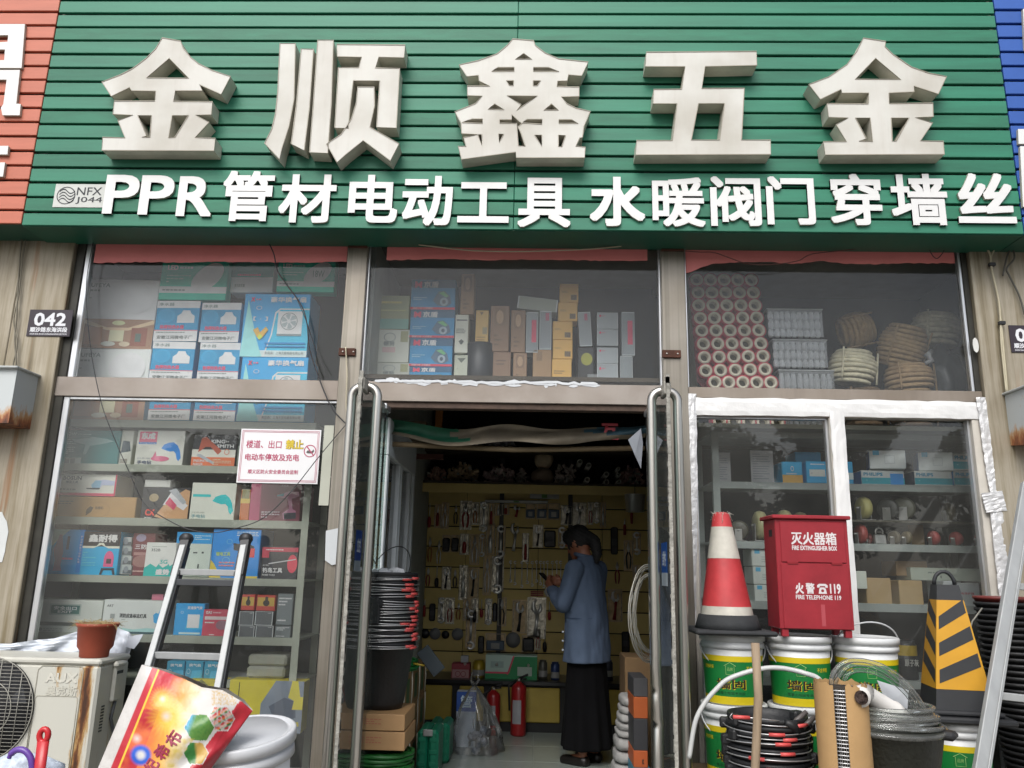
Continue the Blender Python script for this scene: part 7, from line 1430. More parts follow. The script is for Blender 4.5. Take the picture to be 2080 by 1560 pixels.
# wire mesh roll wrapped in cardboard
cx, cy = W(1712, 1470, -1.05).x, -1.05; r_ = (W(1764, 1470, -1.05).x - W(1660, 1470, -1.05).x) / 2; zt_ = W(1712, 1384, -1.05).z
e = empty('mesh_roll', (cx, cy, .12), 'roll of wire mesh wrapped in cardboard standing upright', 'mesh roll'); CBD = mat('#a58458', .8, var=.1, nscale=5, bump=.3, bscale=14)
b = MB(); rr = random.Random(8); n_ = 44
a_gap0, a_gap1 = R(-126), R(-100); vs = []
zs_ = [.13, .13 + (zt_ - .13) * .35, .13 + (zt_ - .13) * .7, zt_ - .06, zt_ - .025]
angs = [a_gap1 + (2 * PI - (a_gap1 - a_gap0)) * i / n_ for i in range(n_ + 1)]
for z in zs_ + [None]:
    for i, a in enumerate(angs):
        zz_ = z if z else zt_ + rr.uniform(-.012, .006); rad = r_ * (1 + .015 * math.sin(3 * a + zz_ * 5)); vs.append((cx + rad * math.cos(a), cy + rad * math.sin(a), zz_))
K = n_ + 1; b.add(vs, [(j * K + i, j * K + i + 1, (j + 1) * K + i + 1, (j + 1) * K + i) for j in range(len(zs_)) for i in range(n_)], CBD, True); b.add([(v[0] * .97 + cx * .03, v[1] * .97 + cy * .03, v[2]) for v in vs], [((j + 1) * K + i, (j + 1) * K + i + 1, j * K + i + 1, j * K + i) for j in range(len(zs_)) for i in range(n_)], CBD, True)
b.obj('cardboard_wrap', e)
b = MB(); nz = 60; GW = mat((.5, .5, .5), .35, metal=.85, var=.2)
for L in (.93, .84):
    for k in range(34):
        a = 2 * PI * k / 34 + L; b.tube([(cx + r_ * L * math.cos(a), cy + r_ * L * math.sin(a), .13), (cx + r_ * L * math.cos(a), cy + r_ * L * math.sin(a), zt_ - .02)], .0013, GW, 4, cap=False)
    for k in range(int((zt_ - .6) / .0135)):
        z = zt_ - .025 - k * .0135; b.tube([(cx + r_ * (L + .01) * math.cos(a), cy + r_ * (L + .01) * math.sin(a), z) for a in [2 * PI * i / 24 for i in range(24)]], .0013, GW, 4, closed=True)
b.obj('wire_mesh', e, kind='stuff')
b = MB(); b.lathe([(r_ * .7, 0), (r_ * .7, zt_ - .15)], (cx, cy, .13), mat('#2a241c', .9), 20); b.obj('core', e)
# dark tub with clear hose and white pipe
cx, cy = W(1800, 1500, -.92).x, -.92; tz = W(1810, 1478, -.92 - .2).z; rt = .215
e = empty('black_tub', (cx, cy, tz - .34), 'black rubber tub holding coiled clear hose and white plastic pipe', 'tub')
b = MB(); b.lathe([(rt * .7, 0), (rt * .74, .02), (rt * .98, .30), (rt * 1.04, .305), (rt * 1.04, .32), (rt * .97, .32), (rt * .93, .29), (rt * .7, .04), (.001, .03)], (cx, cy, tz - .34), mat('#24261f', .5, var=.25, nscale=8, bump=.3), 40); b.obj('body', e)
for a in (R(-35), R(145)): b = MB(); b.box(-.03, -.04, -.02, .035, .04, .012, RBK, .012, M=T(cx + rt * 1.03 * math.cos(a), cy + rt * 1.03 * math.sin(a), tz - .03) @ RZ(a)); b.obj('handle', e)
b = MB(); b.box(cx - .17, cy - .17, .12, cx + .17, cy + .17, tz - .342, mat('#6b5a42', .8), .004); b.obj('wooden_crate', None, 'wooden crate under the black tub', 'crate')
HOSE = glass_mat('clear_hose', (.90, .92, .91), dust=.09, rough=.08, dirt_scale=20, ior=1.45)
b = MB(); rr = random.Random(6)
for k in range(7):
    R1 = rt * (1.0 - .03 * k) + rr.uniform(-.01, .01); z = tz - .02 + k * .012; tl = rr.uniform(-.1, .1)
    b.tube([(cx + R1 * math.cos(a), cy + R1 * math.sin(a), z + tl * R1 * math.sin(a + k)) for a in [2 * PI * i / 34 for i in range(34)]], .0095, HOSE, 8, closed=True)
b.obj('clear_hose', None, 'coils of clear plastic hose lying on the black tub', 'hose')
b = MB()
for k, (pts) in enumerate(([(1692, 1410), (1690, 1375), (1712, 1347), (1745, 1341), (1790, 1352), (1832, 1380), (1866, 1420), (1885, 1462), (1880, 1482)], [(1700, 1420), (1698, 1385), (1722, 1354), (1758, 1350), (1800, 1366), (1845, 1404), (1874, 1450), (1878, 1478)], [(1706, 1420), (1720, 1372), (1758, 1362), (1812, 1384), (1852, 1424), (1868, 1470)])):
    b.tube(smooth_path([W(*p, -.98 + k * .03) for p in pts], 5), .0095, HOSE, 8)
b.obj('clear_hose', None, 'loops of clear plastic hose rising in an arc over the white pipe', 'hose')
WPP = mat('#c6c3be', .4, var=.06)
b = MB(); p0, p1 = W(1762, 1412, -1.02), W(1852, 1468, -.9); d = (p1 - p0); b.tube([p0 - d * .1, p0, p0 + d * .55, p0 + d * .56, p0 + d * .62, p1], [.035, .036, .037, .041, .04, .018], WPP, 20); b.tube([W(1760, 1406, -1.02), W(1748, 1412, -1.1), W(1747, 1416, -1.14)], [.032, .036, .038], WPP, 18); b.ell(0, 0, 1, 1, 0, mat('#5a4a42', .8)) if False else None
c0 = W(1747, 1416, -1.142); b.lathe([(.001, 0), (.026, 0)], (0, 0, 0), mat('#4d3d36', .8), 16, M=T(c0.x, c0.y - .012, c0.z) @ RX(R(80))); b.obj('plastic_pipe', None, 'white plastic pipe tee lying in the clear hose', 'pipe')
b = MB(); b.add([W(1782, 1382, -.86), W(1846, 1402, -.84), W(1843, 1440, -.84), W(1800, 1428, -.86)], [(3, 2, 1, 0), (0, 1, 2, 3)], mat('#b9bcc0', .6)); b.add([v_ + Vector((0, .003, 0)) for v_ in (W(1782, 1382, -.86), W(1846, 1402, -.84), W(1843, 1440, -.84), W(1800, 1428, -.86))], [(0, 1, 2, 3)], mat('#b9bcc0', .6)); b.obj('paper_sheet', None, 'white paper sheet tucked behind the white pipe', 'paper')
# stack of dark pots at the far right
cx, cy = W(2030, 1200, -.28).x, -.28; zt_ = W(2030, 1192, -.28).z
e = empty('pot_stack', (cx, cy, .18), 'tall nested stack of black plant pots topped by a dark red one', 'pot stack')
for k in range(34):
    z = zt_ - .06 - k * .028
    if z < .2: break
    b = MB(); rk = .115 + .0022 * k if k < 16 else .15; b.lathe([(rk * .9, -.02), (rk, 0), (rk * 1.05, .001), (rk * 1.05, .014), (rk * .95, .015)], (cx + .004 * k, cy, z), mat('#6b2a26', .5) if k == 0 else RBK, 26); b.obj('pot', e)
b = MB(); b.tube([W(1995, 1235, -.42), W(1975, 1262, -.42), W(1965, 1300, -.42), W(1960, 1345, -.42)], .004, mat('#77756c', .6), 5); b.obj('string', None, 'frayed grey string hanging from the black pot stack', 'string')
# aluminium ladder at the right edge
AL2 = mat((.31, .32, .32), .5, metal=.25, var=.12, nscale=7, stretch=(2, 2, .5), bump=.05)
def bar(b, p, q, w_, t_, m, up=Vector((0, 1, 0))):
    p, q = Vector(p), Vector(q); d = (q - p); L = d.length; d.normalize(); s_ = d.cross(up).normalized(); n2 = s_.cross(d)
    M = Matrix(((s_.x, n2.x, d.x, p.x), (s_.y, n2.y, d.y, p.y), (s_.z, n2.z, d.z, p.z), (0, 0, 0, 1))); b.box(-w_ / 2, -t_ / 2, 0, w_ / 2, t_ / 2, L, m, .003, M=M)
e = empty('ladder', W(1994, 1560, -1.05), 'aluminium ladder leaning at the right edge, lower part', 'ladder', 'aluminium ladders')
pa, pb = W(2088, 985, -.42), W(1994, 1560, -.92); pb2 = pa + (pb - pa) * 1.75
b = MB(); bar(b, pa, pb2, .062, .028, AL2); bar(b, pa + Vector((.018, -.016, 0)), pb2 + Vector((.018, -.016, 0)), .006, .006, AL2); b.obj('stile', e)
off = Vector((.42, -.04, .0)); b = MB(); bar(b, pa + off, pb2 + off, .062, .028, AL2); b.obj('stile', e)
for yp in (1190, 1412, 1640):
    t = (yp - 985) / (1560 - 985); p = W(2088 - 94 * t, yp, -.42 - .5 * t); b = MB(); bar(b, p, p + off + Vector((0, 0, -.03)), .03, .03, AL2, up=Vector((0, 0, 1))); b.obj('rung', e)

# ------------------------------------------------------------------ left foreground: ladder, air conditioner, pot, bucket, sack
e = empty('ladder', W(370, 1380, -.4), 'folding aluminium ladder with black hinges leaning on the left window', 'ladder', 'aluminium ladders')
Lt, Lb = W(374, 1110, -.16), W(306, 1345, -.42); Rt, Rb = W(497, 1110, -.16), W(444, 1400, -.48)
def ext(a, c_, zt_): t = (zt_ - a.z) / (c_.z - a.z); return a + (c_ - a) * t
Lf, Rf = ext(Lt, Lb, .02), ext(Rt, Rb, .02)
for a, c_ in ((Lt, Lf), (Rt, Rf)):
    b = MB(); bar(b, a, c_, .032, .05, AL2); bar(b, a + Vector((.02, .01, 0)), c_ + Vector((.02, .01, 0)), .008, .04, DGREY); b.obj('stile', e)
    b = MB(); d = (a - c_).normalized(); s0 = a - d * .17; s1 = a + d * .045; bar(b, s0, s1, .05, .035, BLACK); b.lathe([(.001, -.022), (.03, -.022), (.03, .022), (.001, .022)], (0, 0, 0), BLACK, 18, M=T(s1.x, s1.y, s1.z) @ RX(R(90)))
    for k in range(4): pz = s0 + d * (.02 + .035 * k) + Vector((.012 * (-1) ** k, -.02, 0)); b.lathe([(.001, 0), (.006, 0), (.006, .004)], (0, 0, 0), STEEL, 8, M=T(*pz) @ RX(R(90)))
    b.obj('hinge', e)
def on(a, c_, z): return ext(a, c_, z)
for (yl) in (1163, 1184, 1328, 1530):
    zl = W(410, yl, -.3).z; p, q_ = on(Lt, Lf, zl), on(Rt, Rf, zl); b = MB(); bar(b, p, q_, .028, .032, AL2 if yl != 1184 else DGREY, up=Vector((0, 0, 1))); b.obj('rung', e)
# air conditioner
acx1 = W(192, 1440, -.39).x; aztop = W(150, 1338, -.39).z; YA = -.39; AH = .56; AW = .80; AD = .29
e = empty('air_conditioner', (acx1 - AW / 2, YA + AD / 2, aztop - AH - .06), 'rust-streaked cream outdoor air-conditioner unit lettered AUX under the left window', 'air conditioner')
def acmat():
    m = bpy.data.materials.new('ac_enamel'); m.use_nodes = True; n = m.node_tree.nodes; l = m.node_tree.links; b = n['Principled BSDF']; b.inputs['Roughness'].default_value = .45
    tc = n.new('ShaderNodeTexCoord'); sp = n.new('ShaderNodeSeparateXYZ'); l.new(tc.outputs['Object'], sp.inputs[0])
    def math_(op, a, c_=None):
        x = n.new('ShaderNodeMath'); x.operation = op
        for i, v in enumerate((a, c_)):
            if v is None: continue
            if isinstance(v, (int, float)): x.inputs[i].default_value = v
            else: l.new(v, x.inputs[i])
        return x.outputs[0]
    mp = n.new('ShaderNodeMapping'); mp.inputs['Scale'].default_value = (14, 14, 2.2); l.new(tc.outputs['Object'], mp.inputs[0])
    ns = n.new('ShaderNodeTexNoise'); ns.inputs['Scale'].default_value = 1.6; ns.inputs['Detail'].default_value = 7; ns.inputs['Roughness'].default_value = .7; l.new(mp.outputs[0], ns.inputs['Vector'])
    x0 = AW / 2 - .055; near = math_('SUBTRACT', 1.0, math_('MULTIPLY', math_('ABSOLUTE', math_('SUBTRACT', sp.outputs[0], x0)), 17.0)); near = math_('MAXIMUM', near, 0)
    x1 = AW / 2 - .2; near2 = math_('MAXIMUM', math_('SUBTRACT', .7, math_('MULTIPLY', math_('ABSOLUTE', math_('SUBTRACT', sp.outputs[0], x1)), 14.0)), 0)
    hz = math_('MAXIMUM', math_('SUBTRACT', math_('MULTIPLY', sp.outputs[2], 5.0), 1.95), 0); near2 = math_('MULTIPLY', near2, hz)
    s_ = math_('ADD', math_('MULTIPLY', math_('ADD', near, near2), .34), math_('MULTIPLY', ns.outputs[0], 1.08))
    cr = n.new('ShaderNodeValToRGB'); el = cr.color_ramp.elements; el[0].position = .66; el[0].color = (*lin('#b5b4aa'), 1); el[1].position = .95; el[1].color = (*lin('#3b2213'), 1); q = el.new(.76); q.color = (*lin('#a08050'), 1); q = el.new(.86); q.color = (*lin('#6b4020'), 1)
    l.new(s_, cr.inputs[0]); l.new(cr.outputs[0], b.inputs['Base Color']); return m
ACM = acmat(); ACP = mat('#b5b4aa', .45, var=.12, nscale=7)
x1 = acx1; x0 = acx1 - AW; zt_ = aztop; zb = aztop - AH
b = MB(); b.box(x0, YA, zb, x1, YA + AD, zt_ - .03, ACM, .012)
ac = b.obj('casing', e)
b = MB(); b.box(x0 - .004, YA - .005, zt_ - .03, x1 + .004, YA + AD + .004, zt_, ACP, .01); b.obj('top_cover', e)
# fan opening
fcx, fcz = W(-29, 1441, YA).x, W(30, 1441, YA).z; fr_ = .235
b = MB(); b.lathe([(.001, 0), (fr_, 0), (fr_, .003)], (0, 0, 0), mat('#15161a', .7), 48, M=T(fcx, YA - .001, fcz) @ RX(R(90))); b.obj('fan_opening', e)
b = MB()
for k in range(-14, 15):
    dz = k * fr_ / 14.5; hw_ = math.sqrt(max(fr_ ** 2 - dz ** 2, 0)); b.tube([(fcx - hw_, YA - .012, fcz + dz), (fcx + hw_, YA - .012, fcz + dz)], .0016, mat('#8f8d84', .5), 5)
for k in range(-4, 5):
    dx = k * fr_ / 4.4; hw_ = math.sqrt(max(fr_ ** 2 - dx ** 2, 0)); b.tube([(fcx + dx, YA - .015, fcz - hw_), (fcx + dx, YA - .015, fcz + hw_)], .0018, mat('#8f8d84', .5), 5)
for rr_ in (1, .55): b.tube([(fcx + fr_ * rr_ * math.cos(a), YA - .014, fcz + fr_ * rr_ * math.sin(a)) for a in [2 * PI * i / 40 for i in range(40)]], .0025, mat('#8f8d84', .5), 5, closed=True)
b.obj('grille', e)
b = MB()
for k in range(3):
    a = k * 2.1 + .5; pts = [(fcx + .05 * math.cos(a), YA - .003, fcz + .05 * math.sin(a)), (fcx + .2 * math.cos(a - .35), YA - .006, fcz + .2 * math.sin(a - .35)), (fcx + .21 * math.cos(a + .3), YA - .003, fcz + .21 * math.sin(a + .3)), (fcx + .06 * math.cos(a + .8), YA - .003, fcz + .06 * math.sin(a + .8))]; b.add(pts, [(0, 1, 2, 3)], mat('#3a3c40', .5))
b.obj('fan_blade', e)
# pressed panel lines and badge
b = MB(); gx0, gx1 = W(72, 1400, YA).x, W(165, 1400, YA).x; gz = W(100, 1352, YA).z; gm = mat('#969385', .5)
b.tube([(gx0, YA - .0006, zb + .03), (gx0, YA - .0006, gz - .02), (gx0 + .02, YA - .0006, gz), (gx1 - .01, YA - .0006, gz), (gx1, YA - .0006, gz - .02), (gx1, YA - .0006, zb + .03)], .0022, gm, 5, closed=False)
gz2 = W(110, 1414, YA).z
b.tube([(gx0 + .006, YA - .0006, zb + .03), (gx0 + .006, YA - .0006, gz2 - .01), (gx0 + .016, YA - .0006, gz2), (gx1 - .02, YA - .0006, gz2), (gx1 - .01, YA - .0006, gz2 - .01), (gx1 - .008, YA - .0006, zb + .03)], .0018, gm, 5); b.obj('pressed_panel', e)
b = MB(); q = pxrect(93, 1367, 158, 1387, YA); b.text('AUX', q[0], q[1], q[2], q[3], YA - .003, mat('#c0beb3', .4), bold=.04, depth=.003); b.obj('lettering', e); b = MB(); q = pxrect(94, 1394, 157, 1414, YA); b.text('奥克斯', q[0], q[1], q[2], q[3], YA - .0025, mat('#b9b7ab', .4), bold=.03, depth=.002); b.obj('lettering', e)
b = MB(); hy0, hy1 = YA + .12, YA + .2; hz1 = W(222, 1342, YA + .15).z; hz0 = W(215, 1424, YA + .15).z
b.box(x1, hy0, hz0, x1 + .022, hy1, hz1, ACP, .008); b.box(x1 + .001, hy0 - .01, hz1 - .03, x1 + .03, hy1 + .01, hz1 - .002, ACP, .01); b.obj('valve_cover', e)
b = MB(); b.box(x1 + .0225, hy0 + .01, hz1 - .06, x1 + .0232, hy1 - .01, hz1 - .045, BLACK); b.tube([(x1 + .015, hy0 + .04, hz0), (x1 + .01, hy0 + .03, hz0 - .08), (x1 + .03, hy0 + .05, hz0 - .17), (x1 + .06, hy0 + .1, hz0 - .24)], .008, DGREY, 8); b.obj('cable', e)
b = MB(); bx = x1 + .001
for k in range(9): b.box(bx, YA + .06, zt_ - .22 - k * .014, bx + .0006, YA + .09, zt_ - .228 - k * .014, DGREY)
b.obj('label_print', e)
b = MB(); b.box(x0 + .08, YA + .02, zb - .06, x0 + .13, YA + AD - .02, zb, DGREY); b.obj('foot', e); b = MB(); b.box(x1 - .13, YA + .02, zb - .06, x1 - .08, YA + AD - .02, zb, DGREY); b.obj('foot', e)
b = MB(); b.box(x0, YA + .0, .12, x1, YA + AD - .02, zb - .061, PAVE, .01); b.obj('concrete_block', None, 'concrete plinth under the air-conditioner unit', 'plinth')
# flower pot with dry grass
pc = W(190, 1322, YA + .08); pcx = pc.x; pr = .098; TER = mat('#8c3f2a', .6, var=.12, nscale=10)
e = empty('flower_pot', (pcx, YA + .09, zt_), 'reddish plastic flower pot with dry grass standing on the air conditioner', 'flower pot')
ph = W(190, 1268, YA + .0).z - zt_
b = MB(); b.lathe([(pr * .62, 0), (pr * .68, .004), (pr * .70, ph * .2), (pr * .84, ph * .32), (pr * .92, ph * .88), (pr * .98, ph * .9), (pr * 1.02, ph), (pr * .93, ph), (pr * .9, ph * .85)], (pcx, YA + .09, zt_), TER, 36); b.obj('pot_body', e)
b = MB(); b.lathe([(.001, ph * .86), (pr * .9, ph * .84)], (pcx, YA + .09, zt_), mat('#4d3a2a', .9), 24); b.obj('soil', e)
b = MB(); rr = random.Random(11); DRY = mat('#a89568', .8, var=.3)
for k in range(170):
    a = rr.uniform(0, 6.28); d = pr * math.sqrt(rr.random()) * .85; p = Vector((pcx + d * math.cos(a), YA + .09 + d * math.sin(a), zt_ + ph * .86)); t = rr.uniform(0, 6.28); L = rr.uniform(.02, .09)
    e1 = p + Vector((math.cos(t) * L * .5, math.sin(t) * L * .4, rr.uniform(.012, .035))); e2 = e1 + Vector((math.cos(t) * L * .6, math.sin(t) * L * .4, rr.uniform(-.03, .012))); b.tube([p, e1, e2], .0009, DRY, 4)
b.obj('dry_grass', e, kind='stuff')
# white plastic sheet draped behind the pot
def patch(fn, nu, nv, m, thick=.0015, colf=None, smooth=True):
    b = MB(); P = [[Vector(fn(i / nu, j / nv)) for j in range(nv + 1)] for i in range(nu + 1)]
    vs = [p for row in P for p in row]; K = nv + 1; fs = [(i * K + j, (i + 1) * K + j, (i + 1) * K + j + 1, i * K + j + 1) for i in range(nu) for j in range(nv)]
    b.add(vs, fs, m, smooth); b.add([v + Vector((0, thick, 0)) for v in vs], [tuple(reversed(f)) for f in fs], m, smooth); return b
SHT = mat('#c0c6cf', .35, var=.06, bump=.3, bscale=9)
topl = [(-40, 1306), (20, 1308), (70, 1300), (110, 1297), (150, 1285), (190, 1272), (240, 1276), (262, 1284), (272, 1296)]; botl = [(-40, 1330), (20, 1330), (70, 1330), (110, 1330), (150, 1330), (190, 1335), (230, 1350), (246, 1385), (243, 1400)]
def pl(L, u): k = u * (len(L) - 1); i = min(int(k), len(L) - 2); t = k - i; return L[i][0] + (L[i + 1][0] - L[i][0]) * t, L[i][1] + (L[i + 1][1] - L[i][1]) * t
def fsh(u, v):
    a, c_ = pl(topl, u), pl(botl, u); x, y = a[0] + (c_[0] - a[0]) * v, a[1] + (c_[1] - a[1]) * v; Y = -.085 + .03 * math.sin(u * 26 + v * 5) * (.3 + v) * .6 + .012 * mn.noise(Vector((u * 20, v * 8, 1)))
    return W(x, y, Y - .0)
patch(fsh, 70, 20, SHT, .001).obj('plastic_sheet', None, 'crumpled white plastic sheet bunched behind the air conditioner and flower pot', 'plastic sheet')
b = MB(); b.prism([wp([(262, 1294), (276, 1290), (291, 1288), (282, 1305), (272, 1318), (262, 1316), (254, 1312)], -.12)], -.12, -.118, SHT); b.obj('plastic_scrap', None, 'pointed white plastic scrap sticking up behind the flower pot', 'plastic sheet')
# white bucket with lid, tilted
bc = W(490, 1487, -1.32); e = empty('white_bucket', bc, 'large plain white plastic bucket with a snap lid behind the printed sack', 'bucket'); WBK = mat('#b9bbbe', .35, var=.04)
M = T(bc.x, bc.y, bc.z) @ RX(R(9)) @ RY(R(-4)); r_ = .185
b = MB(); b.lathe([(r_ * .8, -.42), (r_ * .93, -.045)], (0, 0, 0), WBK, 48, M=M); b.obj('body', e)
b = MB(); b.lathe([(r_ * .93, -.09), (r_ * 1.0, -.09), (r_ * 1.0, -.055), (r_ * .95, -.052), (r_ * .95, -.045), (r_ * 1.04, -.04), (r_ * 1.05, -.005), (r_ * 1.02, .0), (r_ * .96, .0), (r_ * .945, -.006), (r_ * .87, -.006), (r_ * .85, .003), (.001, .006)], (0, 0, 0), WBK, 48, M=M); b.obj('lid', e)
b = MB(); b.box(bc.x - .25, bc.y - .2, .12, bc.x + .2, bc.y + .22, bc.z - .44, mat('#6b5a42', .8), .004); b.obj('wooden_crate', None, 'wooden crate under the white bucket', 'crate')
# printed sack
def lerp(a, c_, t): return (a[0] + (c_[0] - a[0]) * t, a[1] + (c_[1] - a[1]) * t)
TOP = [(288, 1350), (330, 1362), (372, 1378), (410, 1396), (452, 1402), (490, 1424), (513, 1444)]
BOT = [(165, 1640), (215, 1650), (262, 1655), (300, 1658), (335, 1655), (355, 1648), (372, 1640)]
def fsk(u, v):
    a, c_ = pl(TOP, u), pl(BOT, u); x, y = a[0] + (c_[0] - a[0]) * v, a[1] + (c_[1] - a[1]) * v
    bul = .09 * math.sin(min(max(u, 0), 1) * PI) ** .7 * math.sin(min(max(v * .85 + .02, 0), 1) * PI) ** .6
    Y = -1.56 - bul + .07 * (1 - v) + .012 * mn.noise(Vector((u * 5, v * 6, 2))) + .006 * math.sin(u * 14 + v * 9)
    return W(x, y, Y)
me_n = 150
b = MB(); P = [fsk(i / me_n, j / me_n) for i in range(me_n + 1) for j in range(me_n + 1)]; K = me_n + 1; fs = [(i * K + j, i * K + j + 1, (i + 1) * K + j + 1, (i + 1) * K + j) for i in range(me_n) for j in range(me_n)]
PRT = bpy.data.materials.new('printed_sack'); PRT.use_nodes = True; n = PRT.node_tree.nodes; at = n.new('ShaderNodeAttribute'); at.attribute_name = 'print'; PRT.node_tree.links.new(at.outputs['Color'], n['Principled BSDF'].inputs['Base Color']); n['Principled BSDF'].inputs['Roughness'].default_value = .4
tcw = n.new('ShaderNodeTexCoord'); wv = n.new('ShaderNodeTexNoise'); wv.inputs['Scale'].default_value = 28; bpn = n.new('ShaderNodeBump'); bpn.inputs['Strength'].default_value = .35; bpn.inputs['Distance'].default_value = .01; PRT.node_tree.links.new(tcw.outputs['Object'], wv.inputs['Vector']); PRT.node_tree.links.new(wv.outputs[0], bpn.inputs['Height']); PRT.node_tree.links.new(bpn.outputs[0], n['Principled BSDF'].inputs['Normal'])
b.add([tuple(p) for p in P], fs, PRT, True)
back = MB(); 
Pb = []
for i in range(31):
    for j in range(31):
        u, v = i / 30, j / 30; p = fsk(u, v); s_ = math.sin(u * PI) ** .7 * math.sin(min(v * .85 + .02, 1) * PI) ** .6; Pb.append((p.x, p.y + .22 * s_ + .002, p.z))
sk = b.obj('printed_sack', None, 'red, yellow and white printed feed sack with fireworks and vegetable pictures, slumped in front', 'sack')
ca = sk.data.color_attributes.new('print', 'FLOAT_COLOR', 'POINT')
def hexd(x, y, cx, cy, r): dx, dy = abs(x - cx), abs(y - cy); return max(dx * .866 + dy * .5, dy) / r
def mixc(a, c_, t): t = min(max(t, 0), 1); return tuple(a[i] + (c_[i] - a[i]) * t for i in range(3))
Rd, Wh, Yw, Og, Bl = lin('#a82430'), lin('#b9b6b2'), lin('#d8b23a'), lin('#c8662a'), lin('#1f4fae'); Gr, G2 = lin('#2c6a2e'), lin('#4f7a34')
vals = []
for i in range(me_n + 1):
    for j in range(me_n + 1):
        u, v = i / me_n, j / me_n; a, c_ = pl(TOP, u), pl(BOT, u); x, y = a[0] + (c_[0] - a[0]) * v, a[1] + (c_[1] - a[1]) * v
        # picture coordinates in photograph pixels
        nz = mn.noise(Vector((x * .05, y * .05, 0)))
        t = ((x - 300) * .75 - (y - 1420) * .45) / 120 + .35
        col = mixc(Rd, Og, (y - 1385 + (x - 330) * .25) / 50); col = mixc(col, Yw, ((x - 325) + (y - 1450) * .35) / 60 + nz * .2); col = mixc(col, Wh, ((x - 352) + (y - 1450) * .3) / 50 + nz * .25); 
        if u < .085: col = Wh
        elif u < .13: col = Rd
        elif u < .145: col = Yw
        elif u < .26 and y > 1440: col = mixc(Rd, Og, nz + .2)
        for (bx, by, r0, c1_) in ((338, 1455, 48, Yw), (278, 1500, 42, Og), (330, 1420, 30, Yw)):
            d = math.hypot(x - bx, y - by); sp = .5 + .5 * math.sin(math.atan2(y - by, x - bx) * 26)
            if u > .145: col = mixc(mixc(c1_, Wh, 1 - d / (r0 * .3)), col, min(1, d / r0 + .25 * sp * (d / r0)))
        d = math.hypot(x - 286, y - 1534)
        if d < 24 and u > .145: col = mixc(Wh, Bl, (d - 5) / 8) if d < 17 else mixc(Bl, col, (d - 17) / 7)
        if u > .83 and y > 1420: 
            q_ = (x - (513 - (y - 1444) * .72)); 
        # right red band
        bnd = (x - 513) * .80 + (y - 1444) * .60
        if -34 < bnd and y > 1424: col = Rd if bnd > -33 else Wh
        if y > 1600: col = mixc(col, Wh, .5)
        for (hx, hy, hr, kind) in ((449, 1460, 25, 0), (405, 1478, 28, 1), (398, 1530, 23, 2)):
            h = hexd(x, y, hx, hy, hr)
            if h < 1:
                if h > .93: col = Wh
                elif kind == 0: col = mixc(Wh, (Gr, Rd, Og)[int((x * .13 + y * .21)) % 3], .2 + abs(mn.noise(Vector((x * .12, y * .12, 3)))) * 2)
                elif kind == 1: col = mixc(lin('#5aa0c8'), G2, ((x - 378) + (y - 1475) * .4) / 14); col = mixc(col, Gr, mn.noise(Vector((x * .2, y * .2, 7))) )
                else: col = mixc(Gr, lin('#b39048'), ((x - 395)) / 6 + nz)
        if 430 < x < 480 and 1402 < y < 1432 and bnd < -36: col = mixc(col, lin('#b08a34'), .3 + mn.noise(Vector((x * .3, y * .3, 5))))
        if 340 < x < 400 and 1500 < y < 1560 and bnd < -60: col = mixc(col, lin('#b5a050'), .35 + mn.noise(Vector((x * .1, y * .1, 9))))
        vals += [max(0, c2_) for c2_ in col] + [1]
ca.data.foreach_set('color', vals)
back.add(Pb, [((i + 1) * 31 + j, (i + 1) * 31 + j + 1, i * 31 + j + 1, i * 31 + j) for i in range(30) for j in range(30)], mat('#c4c2bc', .5, bump=.4), True); back.obj('back_panel', sk)
tb = MB(); TXR = mat('#8c2440', .5)
def sacktext(t, cxp, cyp, w_, h_, ang):
    vs, fs, ed, asp = textmesh(t, 0, 3); out = []
    for u, v in vs:
        dx, dy = (u - .5) * w_, -(v - .5) * h_; x = cxp + dx * math.cos(ang) - dy * math.sin(ang); y = cyp + dx * math.sin(ang) + dy * math.cos(ang)
        # invert to (u,v) by search over the patch
        uu, vv = .5, .3
        for _ in range(14):
            a, c_ = pl(TOP, uu), pl(BOT, uu); vv = min(max((y - a[1]) / (c_[1] - a[1]), 0), 1); xx = a[0] + (c_[0] - a[0]) * vv; uu = min(max(uu + (x - xx) / 215, .0), 1)
        p = fsk(uu, vv); out.append((p.x, p.y - .0025, p.z))
    for k in range(5):
        d = (0, 0) if k == 0 else (.0018 * math.cos(k * 1.57 + .8), .0018 * math.sin(k * 1.57 + .8)); tb.add([(o[0] + d[0], o[1] - .0002 * k, o[2] + d[1]) for o in out], fs, TXR)
for t, x, y, s_ in (('布', 353, 1500, 30), ('希', 329, 1527, 28), ('纪', 308, 1555, 26)): sacktext(t, x, y, s_, s_, R(-58))
tb.obj('printed_text', sk)
b = MB(); sb = fsk(.5, .99); b.box(sb.x - .22, sb.y - .02, .12, sb.x + .2, sb.y + .3, sb.z + .02, mat('#7a6a50', .8), .01); b.obj('wooden_crate', None, 'wooden crate under the printed sack', 'crate')
